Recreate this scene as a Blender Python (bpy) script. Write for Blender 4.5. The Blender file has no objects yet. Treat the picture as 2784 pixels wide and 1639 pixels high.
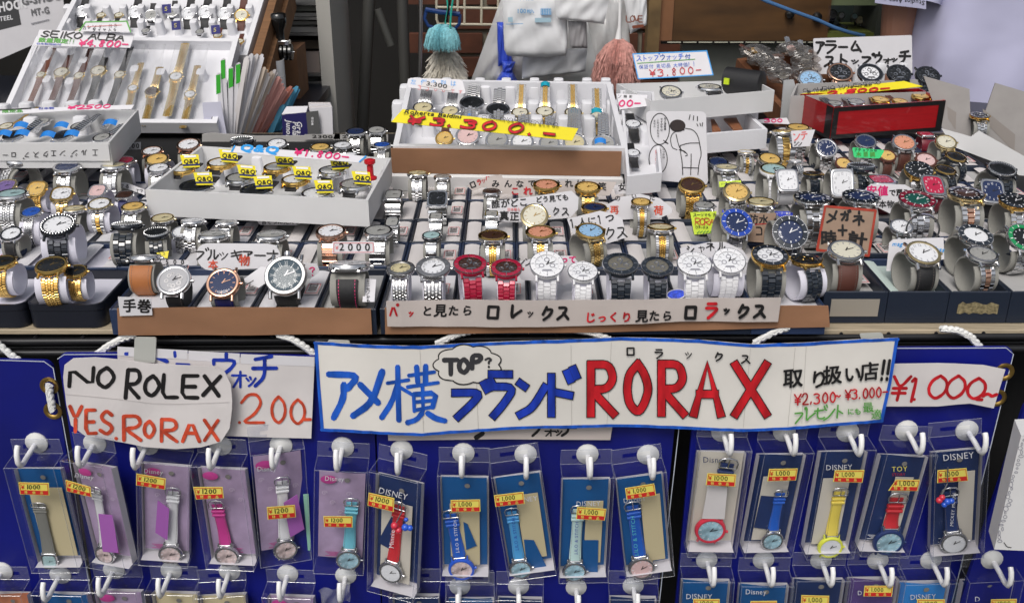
import bpy, bmesh, math, random
from mathutils import Vector, Matrix
from math import radians as R, sin, cos, pi
random.seed(7)
scene = bpy.context.scene
COL = scene.collection

# ------------------------------------------------------------------ camera, sky, sun, exposure
FPX, CX, CY, PITCH, CAMZ, TZ = 2750.0, 1392.0, 819.5, R(23.5), 1.31, 0.85
cd = bpy.data.cameras.new('camera'); cam = bpy.data.objects.new('camera', cd); COL.objects.link(cam)
cd.sensor_width = 36.0; cd.lens = 36.0 * FPX / 2784.0; cd.clip_start = 0.02; cd.clip_end = 500
cam.location = (0, 0, CAMZ); cam.rotation_euler = (pi / 2 - PITCH, 0, 0); scene.camera = cam
cd.dof.use_dof = True; cd.dof.focus_distance = 1.12; cd.dof.aperture_fstop = 30.0

SUN_EL, SUN_AZ = R(52), R(200)        # azimuth clockwise from +Y; the street side, a little to the left
world = bpy.data.worlds.new('World'); scene.world = world; world.use_nodes = True
wn = world.node_tree.nodes; wl = world.node_tree.links
sky = wn.new('ShaderNodeTexSky'); sky.sky_type = 'NISHITA'; sky.sun_disc = False
sky.sun_elevation = SUN_EL; sky.sun_rotation = SUN_AZ; sky.air_density = 1.0; sky.dust_density = 4.0; sky.ozone_density = 1.0
hs = wn.new('ShaderNodeHueSaturation'); hs.inputs['Saturation'].default_value = 0.35
wl.new(sky.outputs[0], hs.inputs['Color']); wl.new(hs.outputs[0], wn['Background'].inputs[0])
wn['Background'].inputs[1].default_value = 0.105
sd = bpy.data.lights.new('sun', 'SUN'); sd.energy = 1.45; sd.angle = R(26); sd.color = (1.0, 0.95, 0.89)
sun = bpy.data.objects.new('sun', sd); COL.objects.link(sun)
sdir = Vector((sin(SUN_AZ) * cos(SUN_EL), cos(SUN_AZ) * cos(SUN_EL), sin(SUN_EL)))
sun.rotation_euler = sdir.to_track_quat('Z', 'Y').to_euler(); sun.location = (0, -2, 5)
vs = scene.view_settings; vs.view_transform = 'Standard'; vs.look = 'None'; vs.gamma = 1.0; vs.use_curve_mapping = False
vs.exposure = 0.12
scene.render.engine = 'CYCLES'; scene.cycles.max_bounces = 8; scene.cycles.transparent_max_bounces = 32
scene.cycles.use_denoising = True; scene.cycles.caustics_reflective = False; scene.cycles.caustics_refractive = False
scene.cycles.sample_clamp_indirect = 6.0

# ------------------------------------------------------------------ pixel -> place
RT, UP, FW = Vector((1, 0, 0)), Vector((0, sin(PITCH), cos(PITCH))), Vector((0, cos(PITCH), -sin(PITCH)))
CAM = Vector((0, 0, CAMZ))
def ray(p): return RT * ((p[0] - CX) / FPX) - UP * ((p[1] - CY) / FPX) + FW
def onz(p, z): d = ray(p); return CAM + d * ((z - CAMZ) / d.z)
def ony(p, y): d = ray(p); return CAM + d * (y / d.y)
def onp(p, P, n): d = ray(p); return CAM + d * ((P - CAM).dot(n) / d.dot(n))
def depth(P): return (P - CAM).dot(FW)
def crop(x0, y0, s): return lambda x, y: (x0 + x / s, y0 + y / s)
A = crop(0, 0, 3.533); B = crop(500, 0, 3.533); C = crop(1000, 0, 3.533); D = crop(1600, 0, 3.533); E = crop(2100, 0, 3.534)
F1 = crop(0, 400, 2.854); F2 = crop(500, 400, 2.854); F3 = crop(1000, 440, 3.091); F4 = crop(1450, 440, 3.091)
F5 = crop(1850, 300, 2.472); F6 = crop(2250, 300, 2.474)
G1 = crop(0, 880, 2.93); G2 = crop(840, 880, 2.93); G3 = crop(1900, 880, 2.851)
G4 = crop(0, 1160, 3.099); G5 = crop(650, 1160, 3.099); G6 = crop(1150, 1160, 3.099); G7 = crop(1800, 1160, 2.561)
H1 = crop(1040, 460, 5.707); H2 = crop(0, 430, 5.495); H3 = crop(1900, 330, 5.495); H4 = crop(2000, 560, 4.948); H5 = crop(2000, 0, 5.707)

# ------------------------------------------------------------------ materials
MATS = {}
def mat(name, col=(.8, .8, .8), rough=.5, metal=0., coat=0., noise=None, bump=None, spec=.5, trans=0., emit=None):
    if name in MATS: return MATS[name]
    m = bpy.data.materials.new(name); MATS[name] = m; m.use_nodes = True
    nt = m.node_tree; b = nt.nodes['Principled BSDF']
    b.inputs['Base Color'].default_value = (*col, 1); b.inputs['Roughness'].default_value = rough
    b.inputs['Metallic'].default_value = metal; b.inputs['Coat Weight'].default_value = coat
    b.inputs['Coat Roughness'].default_value = .03; b.inputs['Specular IOR Level'].default_value = spec
    b.inputs['Transmission Weight'].default_value = trans
    if noise or bump:
        tc = nt.nodes.new('ShaderNodeTexCoord')
    if noise:
        sc, amt, *st = noise
        mp = nt.nodes.new('ShaderNodeMapping'); mp.inputs['Scale'].default_value = st[0] if st else (1, 1, 1)
        nz = nt.nodes.new('ShaderNodeTexNoise'); nz.inputs['Scale'].default_value = sc; nz.inputs['Detail'].default_value = 5
        rp = nt.nodes.new('ShaderNodeMapRange'); rp.inputs['From Min'].default_value = .3; rp.inputs['From Max'].default_value = .7
        rp.inputs['To Min'].default_value = 1 - amt; rp.inputs['To Max'].default_value = 1 + amt
        mx = nt.nodes.new('ShaderNodeVectorMath'); mx.operation = 'SCALE'; mx.inputs[0].default_value = col
        nt.links.new(tc.outputs['Object'], mp.inputs[0]); nt.links.new(mp.outputs[0], nz.inputs['Vector'])
        nt.links.new(nz.outputs['Fac'], rp.inputs['Value'])
        nt.links.new(rp.outputs[0], mx.inputs['Scale']); nt.links.new(mx.outputs[0], b.inputs['Base Color'])
    if bump:
        nb = nt.nodes.new('ShaderNodeTexNoise'); nb.inputs['Scale'].default_value = bump[0]; nb.inputs['Detail'].default_value = 3
        bp = nt.nodes.new('ShaderNodeBump'); bp.inputs['Strength'].default_value = bump[1]; bp.inputs['Distance'].default_value = bump[2] if len(bump) > 2 else .001
        nt.links.new(tc.outputs['Object'], nb.inputs['Vector']); nt.links.new(nb.outputs['Fac'], bp.inputs['Height'])
        nt.links.new(bp.outputs[0], b.inputs['Normal'])
    return m
def clear(name, tint=(.96, .97, 1), gloss=.10, rough=.04, white=0., bump=None):
    m = bpy.data.materials.new(name); MATS[name] = m; m.use_nodes = True
    nt = m.node_tree; nt.nodes.remove(nt.nodes['Principled BSDF']); out = nt.nodes['Material Output']
    t = nt.nodes.new('ShaderNodeBsdfTransparent'); t.inputs[0].default_value = (*tint, 1)
    g = nt.nodes.new('ShaderNodeBsdfGlossy'); g.inputs['Roughness'].default_value = rough
    fr = nt.nodes.new('ShaderNodeLayerWeight'); fr.inputs['Blend'].default_value = .5
    pw = nt.nodes.new('ShaderNodeMath'); pw.operation = 'POWER'; pw.inputs[1].default_value = 4.; nt.links.new(fr.outputs['Facing'], pw.inputs[0])
    ml = nt.nodes.new('ShaderNodeMath'); ml.operation = 'MULTIPLY'; ml.inputs[1].default_value = .45; nt.links.new(pw.outputs[0], ml.inputs[0])
    ad = nt.nodes.new('ShaderNodeMath'); ad.operation = 'ADD'; ad.inputs[1].default_value = gloss; ad.use_clamp = True
    nt.links.new(ml.outputs[0], ad.inputs[0])
    mx = nt.nodes.new('ShaderNodeMixShader'); nt.links.new(ad.outputs[0], mx.inputs[0])
    nt.links.new(t.outputs[0], mx.inputs[1]); nt.links.new(g.outputs[0], mx.inputs[2]); last = mx
    if white:
        d = nt.nodes.new('ShaderNodeBsdfDiffuse'); d.inputs[0].default_value = (.85, .86, .88, 1)
        m2 = nt.nodes.new('ShaderNodeMixShader'); m2.inputs[0].default_value = white
        nt.links.new(mx.outputs[0], m2.inputs[1]); nt.links.new(d.outputs[0], m2.inputs[2]); last = m2
    if bump:
        tc = nt.nodes.new('ShaderNodeTexCoord'); nb = nt.nodes.new('ShaderNodeTexNoise'); nb.inputs['Scale'].default_value = bump[0]
        bp = nt.nodes.new('ShaderNodeBump'); bp.inputs['Strength'].default_value = bump[1]; bp.inputs['Distance'].default_value = bump[2] if len(bump) > 2 else .002
        nt.links.new(tc.outputs['Object'], nb.inputs['Vector']); nt.links.new(nb.outputs['Fac'], bp.inputs['Height'])
        nt.links.new(bp.outputs[0], g.inputs['Normal']); nt.links.new(bp.outputs[0], fr.inputs['Normal'])
    nt.links.new(last.outputs[0], out.inputs['Surface'])
    return m
PAPER = mat('paper', (.69, .655, .65), .7, noise=(16, .09), bump=(45, .2))
PAPERB = mat('bright_paper', (.70, .69, .72), .6, noise=(30, .03))
BANNER = mat('banner_card', (.75, .725, .68), .42, noise=(9, .10), coat=.15, bump=(30, .25))
DULLP = mat('old_tape_paper', (.55, .49, .46), .5, noise=(18, .08), coat=.2)
CARDB = mat('cardboard_tape', (.30, .155, .085), .45, noise=(14, .14, (1, 1, 2)), bump=(35, .3))
KRAFT = mat('kraft_card', (.34, .235, .17), .8, noise=(40, .1))
GREYB = mat('grey_board', (.42, .41, .40), .85, noise=(30, .06))
WCARD = mat('white_carton', (.68, .68, .685), .55, noise=(20, .03))
FOAM = mat('white_foam', (.74, .74, .77), .75, bump=(300, .25))
NAVY = mat('navy_leatherette', (.010, .017, .034), .45, bump=(900, .2))
NAVY2 = mat('navy_blue_edge', (.018, .034, .085), .5, bump=(700, .2))
BLACKB = mat('black_tray', (.012, .014, .022), .35)
FELT = mat('grey_felt', (.30, .295, .275), .95, noise=(60, .1))
FELTI = mat('pale_grey_insert', (.46, .455, .45), .9, noise=(40, .07))
CUFFW = mat('white_cuff_card', (.70, .69, .78), .6)
CUFFG = mat('grey_cuff_felt', (.30, .295, .27), .95, noise=(70, .1))
MINT = mat('mint_card', (.55, .66, .62), .7)
INKK = mat('black_ink', (.012, .011, .012), .45); INKR = mat('red_ink', (.52, .012, .02), .45, noise=(90, .4, (1, 1, .3))); INKO = mat('orange_red_ink', (.58, .07, .03), .45, noise=(80, .45))
INKB = mat('blue_ink', (.012, .04, .38), .4, noise=(90, .4, (1, 1, .25))); INKB2 = mat('bright_blue_ink', (.015, .10, .52), .4, noise=(90, .45, (1, 1, .3)))
INKG = mat('green_ink', (.10, .36, .06), .5, noise=(60, .15)); INKP = mat('magenta_ink', (.68, .02, .16), .5)
INKC = mat('cyan_ink', (.03, .32, .75), .5); INKW = mat('white_ink', (.8, .8, .82), .5); INKL = mat('light_red_ink', (.72, .18, .18), .5); INKGR = mat('grey_ink', (.3, .3, .33), .6)
YEL = mat('yellow_card', (.80, .68, .02), .55, noise=(20, .05)); YELF = mat('yellow_sticker', (.82, .72, .14), .35)
REDL = mat('red_sticker_band', (.62, .03, .025), .35); GRNC = mat('green_card', (.05, .68, .22), .6); LIME = mat('lime_card', (.62, .80, .06), .6)
BOARD = mat('blue_board', (.001, .0045, .175), .5, noise=(5, .34), coat=.1, bump=(60, .2))
WPLAS = mat('white_plastic', (.86, .86, .86), .3, coat=.3); FROST = mat('frosted_plastic', (.70, .70, .68), .35, coat=.3)
ROPE = mat('white_rope', (.80, .80, .78), .85, bump=(500, .5)); BRASS = mat('brass', (.65, .42, .12), .3, 1.)
RODB = mat('black_rod', (.02, .02, .022), .35, .3); DARK = mat('dark_void_shade', (.006, .006, .007), .9)  # DARK is the near-black colour that stands in for shade on and under the table
SIL = mat('steel', (.72, .72, .73), .2, 1.); SILB = mat('brushed_steel', (.62, .61, .60), .34, 1.); CHR = mat('chrome', (.85, .86, .87), .08, 1.)
GLD = mat('gold_metal', (.85, .56, .18), .2, 1.); GLDP = mat('pale_gold', (.82, .66, .36), .22, 1.); ROSE = mat('rose_gold', (.80, .48, .34), .2, 1.)
BLKM = mat('black_metal', (.035, .04, .05), .22, .6, coat=.5); BLKC = mat('black_ceramic', (.012, .018, .028), .12, 0, coat=1.)
WHC = mat('white_ceramic', (.80, .80, .82), .2, 0, coat=.8); REDC = mat('crimson_ceramic', (.45, .012, .05), .22, .2, coat=.8)
BROWN = mat('brown_leather', (.10, .032, .022), .5, bump=(500, .3)); TAN = mat('tan_leather', (.42, .15, .045), .45, noise=(120, .25), bump=(400, .3))
BLKL = mat('black_leather', (.014, .014, .016), .5, bump=(600, .3)); NAVL = mat('navy_leather', (.02, .022, .12), .4, bump=(500, .3)); WHL = mat('white_leather', (.78, .78, .80), .5)
def dial(n, c, r=.35): return mat('dial_' + n, c, .45, 0, spec=.25)
DW = dial('white', (.78, .79, .80)); DC = dial('cream', (.68, .65, .52)); DK = dial('black', (.012, .014, .016)); DN = dial('navy', (.016, .03, .09))
DB = dial('blue', (.02, .09, .42)); DG = dial('gold', (.72, .48, .15)); DS = dial('salmon', (.66, .30, .19)); DP = dial('pink', (.72, .50, .48)); DGY = dial('grey', (.36, .36, .34))
DT = dial('teal', (.38, .55, .55)); DBR = dial('brown', (.05, .022, .015)); DGR = dial('green', (.01, .09, .07)); DCR = dial('crimson', (.50, .02, .07)); DPU = dial('purple', (.18, .12, .30)); DCH = dial('champagne', (.62, .55, .33)); DLB = dial('ice_blue', (.30, .50, .72))
GLASS = clear('watch_crystal', (.99, .99, 1), .03, .02); BAG = clear('clear_plastic_bag', (.97, .97, .98), .09, .12, .14, (60, 1.0)); BOXP = clear('clear_box_plastic', (.985, .99, 1), .028, .06, .006, (14, 1.0)); EDGE = clear('plastic_edge', (.93, .95, 1), .16, .1, .10)

# ------------------------------------------------------------------ mesh building
class MB:
    def __init__(s): s.v = []; s.f = []
    def add(s, V, F):
        o = len(s.v); s.v += [tuple(x) for x in V]; s.f += [tuple(i + o for i in f) for f in F]; return s
    def box(s, c, d, rot=None, ch=0.):
        hx, hy, hz = d[0] / 2, d[1] / 2, d[2] / 2
        if ch <= 0:
            V = [(x, y, z) for z in (-hz, hz) for y in (-hy, hy) for x in (-hx, hx)]
            F = [(0, 2, 3, 1), (4, 5, 7, 6), (0, 1, 5, 4), (2, 6, 7, 3), (0, 4, 6, 2), (1, 3, 7, 5)]
        else:       # chamfered around the top rim only (12 faces)
            ch = min(ch, hx * .9, hy * .9, hz * .9)
            V = [(-hx, -hy, -hz), (hx, -hy, -hz), (hx, hy, -hz), (-hx, hy, -hz), (-hx, -hy, hz - ch), (hx, -hy, hz - ch), (hx, hy, hz - ch), (-hx, hy, hz - ch),
                 (-hx + ch, -hy + ch, hz), (hx - ch, -hy + ch, hz), (hx - ch, hy - ch, hz), (-hx + ch, hy - ch, hz)]
            F = [(3, 2, 1, 0), (8, 9, 10, 11)] + [(i, (i + 1) % 4, 4 + (i + 1) % 4, 4 + i) for i in range(4)] + [(4 + i, 4 + (i + 1) % 4, 8 + (i + 1) % 4, 8 + i) for i in range(4)]
        V = [Vector(v) for v in V]
        if rot is not None: V = [rot @ v for v in V]
        c = Vector(c); return s.add([v + c for v in V], F)
    def lathe(s, prof, n=32, M=None, cap=False):
        V = [Vector((r * cos(2 * pi * i / n), r * sin(2 * pi * i / n), z)) for r, z in prof for i in range(n)]
        F = [(k * n + i, k * n + (i + 1) % n, (k + 1) * n + (i + 1) % n, (k + 1) * n + i) for k in range(len(prof) - 1) for i in range(n)]
        if cap: F.append(tuple((len(prof) - 1) * n + i for i in range(n))); F.append(tuple(reversed(range(n))))
        if M is not None: V = [M @ v for v in V]
        return s.add(V, F)
    def tube(s, pts, r, n=8, cap=True):
        pts = [Vector(p) for p in pts]; rs = r if isinstance(r, (list, tuple)) else [r] * len(pts)
        V = []; F = []; ref = Vector((.13, .31, .94)); prev = None
        for i, p in enumerate(pts):
            t = (pts[min(i + 1, len(pts) - 1)] - pts[max(i - 1, 0)]).normalized()
            a = prev if prev is not None else ref
            u = (a - t * a.dot(t))
            if u.length < 1e-4: u = Vector((1, 0, 0)) - t * t.x
            u.normalize(); prev = u; w = t.cross(u)
            V += [p + (u * cos(2 * pi * k / n) + w * sin(2 * pi * k / n)) * rs[i] for k in range(n)]
        for i in range(len(pts) - 1):
            F += [(i * n + k, i * n + (k + 1) % n, (i + 1) * n + (k + 1) % n, (i + 1) * n + k) for k in range(n)]
        if cap: F.append(tuple(reversed(range(n)))); F.append(tuple((len(pts) - 1) * n + k for k in range(n)))
        return s.add(V, F)
    def grid(s, fn, nu, nv, closed=False):
        V = [fn(i / nu, j / nv) for j in range(nv + 1) for i in range(nu + 1)]
        F = [(j * (nu + 1) + i, j * (nu + 1) + i + 1, (j + 1) * (nu + 1) + i + 1, (j + 1) * (nu + 1) + i) for j in range(nv) for i in range(nu)]
        return s.add(V, F)
    def prism(s, poly, h0, h1, M=None):        # poly: 2d outline counter-clockwise
        n = len(poly); V = [Vector((x, y, h0)) for x, y in poly] + [Vector((x, y, h1)) for x, y in poly]
        F = [tuple(reversed(range(n))), tuple(range(n, 2 * n))] + [(i, (i + 1) % n, n + (i + 1) % n, n + i) for i in range(n)]
        if M is not None: V = [M @ v for v in V]
        return s.add(V, F)
    def hexa(s, b, t):                         # bottom quad, top quad (same winding, seen from above counter-clockwise)
        return s.add(list(b) + list(t), [(3, 2, 1, 0), (4, 5, 6, 7), (0, 1, 5, 4), (1, 2, 6, 5), (2, 3, 7, 6), (3, 0, 4, 7)])
    def mesh(s, name, m=None, smooth=False, M=None):
        me = bpy.data.meshes.new(name)
        V = s.v if M is None else [tuple(M @ Vector(v)) for v in s.v]
        me.from_pydata(V, [], s.f); me.update()
        if smooth == True: me.polygons.foreach_set('use_smooth', [True] * len(me.polygons))
        elif smooth:
            me.polygons.foreach_set('use_smooth', [True] * len(me.polygons)); me.set_sharp_from_angle(angle=R(smooth))
        if m: me.materials.append(m)
        return me
def link(name, data, parent=None, loc=None, M=None):
    o = bpy.data.objects.new(name, data); COL.objects.link(o)
    if parent is not None: o.parent = parent
    if M is not None: o.matrix_basis = M
    elif loc is not None: o.location = loc
    return o
def tag(o, label, cat, group=None):
    o['label'] = label; o['category'] = cat
    if group: o['group'] = group
    return o
def thing(name, label, cat, M=None, group=None):
    o = link(name, None, M=M if M is not None else Matrix()); o.empty_display_size = .01
    return tag(o, label, cat, group)
def struct(name, mb, m, smooth=False):
    o = link(name, mb.mesh(name, m, smooth)); o['kind'] = 'structure'; return o
def part(name, mb, m, parent, smooth=False, M=None, label=None):
    o = link(name, mb.mesh(name, m, smooth), parent, M=M)
    if label: o['label'] = label
    return o
def frame(O, x, y, z):
    return Matrix(((x.x, y.x, z.x, O.x), (x.y, y.y, z.y, O.y), (x.z, y.z, z.z, O.z), (0, 0, 0, 1)))
def ortho(O, u, v):
    x = u.normalized(); z = x.cross(v).normalized(); y = z.cross(x); return frame(O, x, y, z)
def world_thing(name, label, cat, O, group=None): return thing(name, label, cat, Matrix.Translation(O), group)
def wpart(name, mb, m, parent, smooth=False, label=None):   # mb in world coordinates
    return part(name, MB().add([parent.matrix_basis.inverted() @ Vector(v) for v in mb.v], mb.f), m, parent, smooth, label=label)

# ------------------------------------------------------------------ handwriting
SG = {'0': '5A281522508295885A', '1': '385A50', '2': '073A7A976300A0', '3': '095A986646 467693814001', '4': '7A03A3 7A70', '5': '9A2A156694825001', '6': '7A3713316093854614',
 '7': '0AAA30', '8': '5A28467360402356875A', '9': '976535285A899770', '¥': '0A55AA 5550 1595 1393', '.': '4051', ',': '5230', '-': '1595', '~': '0426466496', '!': '5A53 5051', '?': '085A985654 5051',
 'N': '000AA0AA', 'O': '5A1805125082A5885A', 'R': '000A 0A8AA77505A0', 'L': '0A00A0', 'E': '0A00A0 0A9A 0585', 'X': '0AA0 AA00', 'Y': '0A55AA 5550', 'S': '985A182684925002', 'A': '005AA0 2484', 'T': '0AAA 5A50',
 'P': '000A8AA86505', 'I': '5A50', 'K': '0A00 AA05A0', 'B': '0A00 0A7A987505 0575A37000', 'D': '0A00 0A6AA8A26000', 'G': '985A28152250929565', 'H': '0A00 AAA0 05A5', 'M': '000A55AAA0', 'C': '985A2815225092', 'V': '0A50AA', 'U': '0A0250A2AA', 'J': '8A815012', '+': '5A50 05A5',
 'ア': '09A966 575420', 'メ': '9A6300 2783', 'ブ': '08886510 9BA9 BCCA', 'ラ': '1A8A 07A76320', 'ン': '0928 0052A8', 'ド': '2A20 2685 7B89 9CAA', 'ロ': '1999 1911 9991 1191', 'ッ': '0624 3745 865220', 'ク': '3A04 38986310', 'ス': '19896400 55A0',
 'レ': '2A2053A6', 'パ': '4820 68A0 9BACBBAA9B', 'ル': '3A3400 6A6082A5', 'キ': '07A9 04A6 3A70', 'ー': '05A5', 'ナ': '07A7 6A6410', 'シ': '1A38 0726 0041A7', 'ャ': '06A783 3850', 'ネ': '5B59 179703 5650 6593', 'ガ': '0797858060 5A5510 9BA9 BCCA', 'カ': '0797858060 5A5510',
 'ム': '5A1192 67A0', 'ト': '3A30 3683', 'プ': '08886510 9BACBBAA9B', 'ウ': '5B59 0806 08987420', 'ォ': '06A6 6860 6610', 'チ': '8A19 06A6 595310', 'テ': '2A8A 07A7 575310', 'ジ': '1A38 0726 0041A7 9BA9 BCCA', 'エ': '1999 5950 00A0', 'ィ': '884615 5650', 'コ': '188880 1080', 'デ': '2A8A 07A7 575310 9BA9 BCCA', 'ゼ': '08A868 3A3281A2 9BA9 BCCA'}
GLY = {}
def glyph(ch, bold=.0):
    k = (ch, bold)
    if k not in GLY:
        c = bpy.data.curves.new('g', 'FONT'); c.body = ch; c.offset = bold; c.resolution_u = 2; c.fill_mode = 'FRONT' if hasattr(c, 'fill_mode') else None
        o = bpy.data.objects.new('g', c); m = o.to_mesh()
        V = [(v.co.x, v.co.y) for v in m.vertices]; F = [tuple(p.vertices) for p in m.polygons]
        w = 1.0 if ord(ch[0]) > 0x2000 else (max([v[0] for v in V], default=.25) + .07)
        o.to_mesh_clear(); bpy.data.objects.remove(o); bpy.data.curves.remove(c); GLY[k] = (V, F, w)
    return GLY[k]
def smooth2(P, it=1):
    for _ in range(it):
        if len(P) < 3: return P
        Q = [P[0]]
        for a, b in zip(P, P[1:]): Q += [(a[0] * .78 + b[0] * .22, a[1] * .78 + b[1] * .22), (a[0] * .22 + b[0] * .78, a[1] * .22 + b[1] * .78)]
        P = Q + [P[-1]]
    return P
def ribbon(P, w, flat=False):
    n = len(P); st = []
    for i, p in enumerate(P):
        a, b = P[max(i - 1, 0)], P[min(i + 1, n - 1)]; dx, dy = b[0] - a[0], b[1] - a[1]; l = math.hypot(dx, dy) or 1
        st.append((p, (dx / l, dy / l), w / 2 * random.uniform(.9, 1.08)))
    (p0, d0, w0), (p1, d1, w1) = st[0], st[-1]
    if flat: st = [((p0[0] - d0[0] * w * .42, p0[1] - d0[1] * w * .42), d0, w / 2)] + [(p, d, w / 2) for p, d, h in st] + [((p1[0] + d1[0] * w * .42, p1[1] + d1[1] * w * .42), d1, w / 2)]
    else: st = [((p0[0] - d0[0] * w * .38, p0[1] - d0[1] * w * .38), d0, w0 * .55)] + st + [((p1[0] + d1[0] * w * .38, p1[1] + d1[1] * w * .38), d1, w1 * .5)]
    V = []
    for p, d, h in st: V += [(p[0] - d[1] * h, p[1] + d[0] * h), (p[0] + d[1] * h, p[1] - d[0] * h)]
    return V, [(2 * i, 2 * i + 1, 2 * i + 3, 2 * i + 2) for i in range(len(st) - 1)]
class Card:
    def __init__(s, name, label, cat, top, bot, plane, m, r=0, wave=None, thick=.0006, parent=None, group=None, nu=24, nv=3):
        s.P, s.n = plane; s.wave = wave; s.h = .0004; s.ink = {}
        def interp(L, u):
            k = u * (len(L) - 1); i = min(int(k), len(L) - 2); t = k - i
            return (L[i][0] * (1 - t) + L[i + 1][0] * t, L[i][1] * (1 - t) + L[i + 1][1] * t)
        def edge(u):
            t, b = interp(top, u), interp(bot, u)
            if r:
                wpx = math.hypot(top[-1][0] - top[0][0], top[-1][1] - top[0][1]); d = min(u, 1 - u) * wpx
                if d < r:
                    q = r * (1 - math.sqrt(max(0, 1 - ((r - d) / r) ** 2))); L = math.hypot(b[0] - t[0], b[1] - t[1]) or 1; q = min(q / L, .48)
                    t, b = (t[0] + (b[0] - t[0]) * q, t[1] + (b[1] - t[1]) * q), (b[0] + (t[0] - b[0]) * q, b[1] + (t[1] - b[1]) * q)
            return t, b
        us = [i / nu for i in range(nu + 1)]
        if r:
            wpx = math.hypot(top[-1][0] - top[0][0], top[-1][1] - top[0][1]); rr = min(.45, r / wpx)
            us = sorted({0., rr * .08, rr * .3, rr * .6, 1 - rr * .6, 1 - rr * .3, 1 - rr * .08, 1.} | {rr + (1 - 2 * rr) * i / nu for i in range(nu + 1)})
        nu = len(us) - 1
        def pt(i, v, h):
            t, b = edge(us[i]); return s.S((t[0] + (b[0] - t[0]) * v, t[1] + (b[1] - t[1]) * v), h)
        mb = MB(); K = nu + 1
        for h in (0, -thick): mb.v += [tuple(pt(i, j / nv, h)) for j in range(nv + 1) for i in range(K)]
        N = K * (nv + 1)
        for j in range(nv):
            for i in range(nu):
                a, b, c, d = j * K + i, j * K + i + 1, (j + 1) * K + i + 1, (j + 1) * K + i
                mb.f += [(d, c, b, a), (N + a, N + b, N + c, N + d)]
        loop = [i for i in range(K)] + [j * K + nu for j in range(1, nv + 1)] + [nv * K + i for i in range(nu - 1, -1, -1)] + [j * K for j in range(nv - 1, 0, -1)]
        for a, b in zip(loop, loop[1:] + loop[:1]): mb.f.append((a, b, N + b, N + a))
        if parent is None:
            s.loc = s.S(interp(bot, .5), 0); s.inv = Matrix.Translation(-s.loc)
            s.o = link(name, MB().add([Vector(v) - s.loc for v in mb.v], mb.f).mesh(name, m), loc=s.loc); tag(s.o, label, cat, group)
        else:
            root = parent; Mx = Matrix()
            while root is not None: Mx = root.matrix_basis @ Mx; root = root.parent
            s.inv = Mx.inverted(); s.o = link(name, MB().add([s.inv @ Vector(v) for v in mb.v], mb.f).mesh(name, m), parent)
            if label: s.o['label'] = label
    def S(s, p, h=0):
        q = onp(p, s.P, s.n); return q + s.n * (h + (s.wave(p) if s.wave else 0))
    def put(s, V, F, m, dh=0):
        s.h += .00002; mb = s.ink.setdefault(m.name, MB()); mb.add([s.inv @ s.S(v, s.h + dh) for v in V], F)
    def stroke(s, P, w, m, it=1): s.put(*ribbon(smooth2([tuple(p) for p in P], it), w), m)
    def fill(s, P, m): s.put([tuple(p) for p in P], [tuple(range(len(P)))], m)
    def text(s, t, x, y, size, m, bw=None, adv=None, rot=0, shear=0, wide=1., gap=.14, jit=.03, out=None, bold=.02, vert=False, font=False):
        """x,y: photo pixel of the left baseline; size: pixel height; bw: brush width in px"""
        bw = bw or size * .11; cr, sr = cos(R(rot)), sin(R(rot)); cur = 0
        def mp(gx, gy):
            X, Y = gx + shear * gy, -gy; return (x + X * cr - Y * sr, y + X * sr + Y * cr)
        for i, ch in enumerate(t):
            if ch == ' ': cur += size * .5 * wide; continue
            jx, jy, js = random.uniform(-jit, jit) * size, random.uniform(-jit, jit) * size, random.uniform(1 - jit, 1 + jit)
            oy = -cur if vert else 0; ox = 0 if vert else cur
            if ch in SG and not font:
                nar = .38 if ch in '.,!I' else (.8 if ch in 'ッャォィ' else .72 if ord(ch) < 255 else .86); sz = size * js * (1.05 if ch in 'ッャォィ' else 1)
                bq = bw * (.62 if ch in 'ッャォィ' and not out else 1); strokes = [[mp(ox + jx + int(q[k], 16) / 10 * sz * nar * wide, oy + jy + int(q[k + 1], 16) / 10 * sz) for k in range(0, len(q), 2)] for q in SG[ch].split()]
                sharp = ch in 'NLEXYATIKHMV' ; it = (0 if out else 1) if sharp else 2
                if out:
                    for q in strokes: s.put(*ribbon(smooth2(q, it), bw + out[1], True), out[0])
                for q in strokes: s.put(*ribbon(smooth2(q, it), bq, bool(out)), m, .0001)
                w = sz * nar * wide
            else:
                V, F, w = glyph(ch, 0.); sz = size * js * (1.02 if ord(ch) > 0x2000 else 1.36)
                oyy = .08 * sz if ord(ch) > 0x2000 else 0
                bd = max(0., bold) * .8
                for dx_, dy_ in (((-bd, -bd), (bd, -bd), (bd, bd), (-bd, bd)) if bd > .008 else ((0, 0),)): s.put([mp(ox + jx + (a + dx_) * sz * wide, oy + jy + (b + dy_) * sz + oyy) for a, b in V], F, m)
                w = w * sz * wide
            cur += (adv if adv else ((size * 1.08) if vert else w + size * gap * (1 if ch in SG and not font else .15)))
        return s
    def done(s, name='lettering'):
        for k, mb in s.ink.items(): link(name, mb.mesh(name, MATS[k]), s.o)
        return s
def standing(base, z, tilt=12, yaw=0):
    n = Vector((sin(R(yaw)) * cos(R(tilt)), -cos(R(yaw)) * cos(R(tilt)), sin(R(tilt)))); return (onz(base, z), n)
def vplane(y, yaw=0, tilt=0): return (Vector((0, y, 0)), Vector((sin(R(yaw)) * cos(R(tilt)), -cos(R(yaw)) * cos(R(tilt)), sin(R(tilt)))))
def rectp(L): return [L[0], L[1]], [L[3], L[2]]
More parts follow.
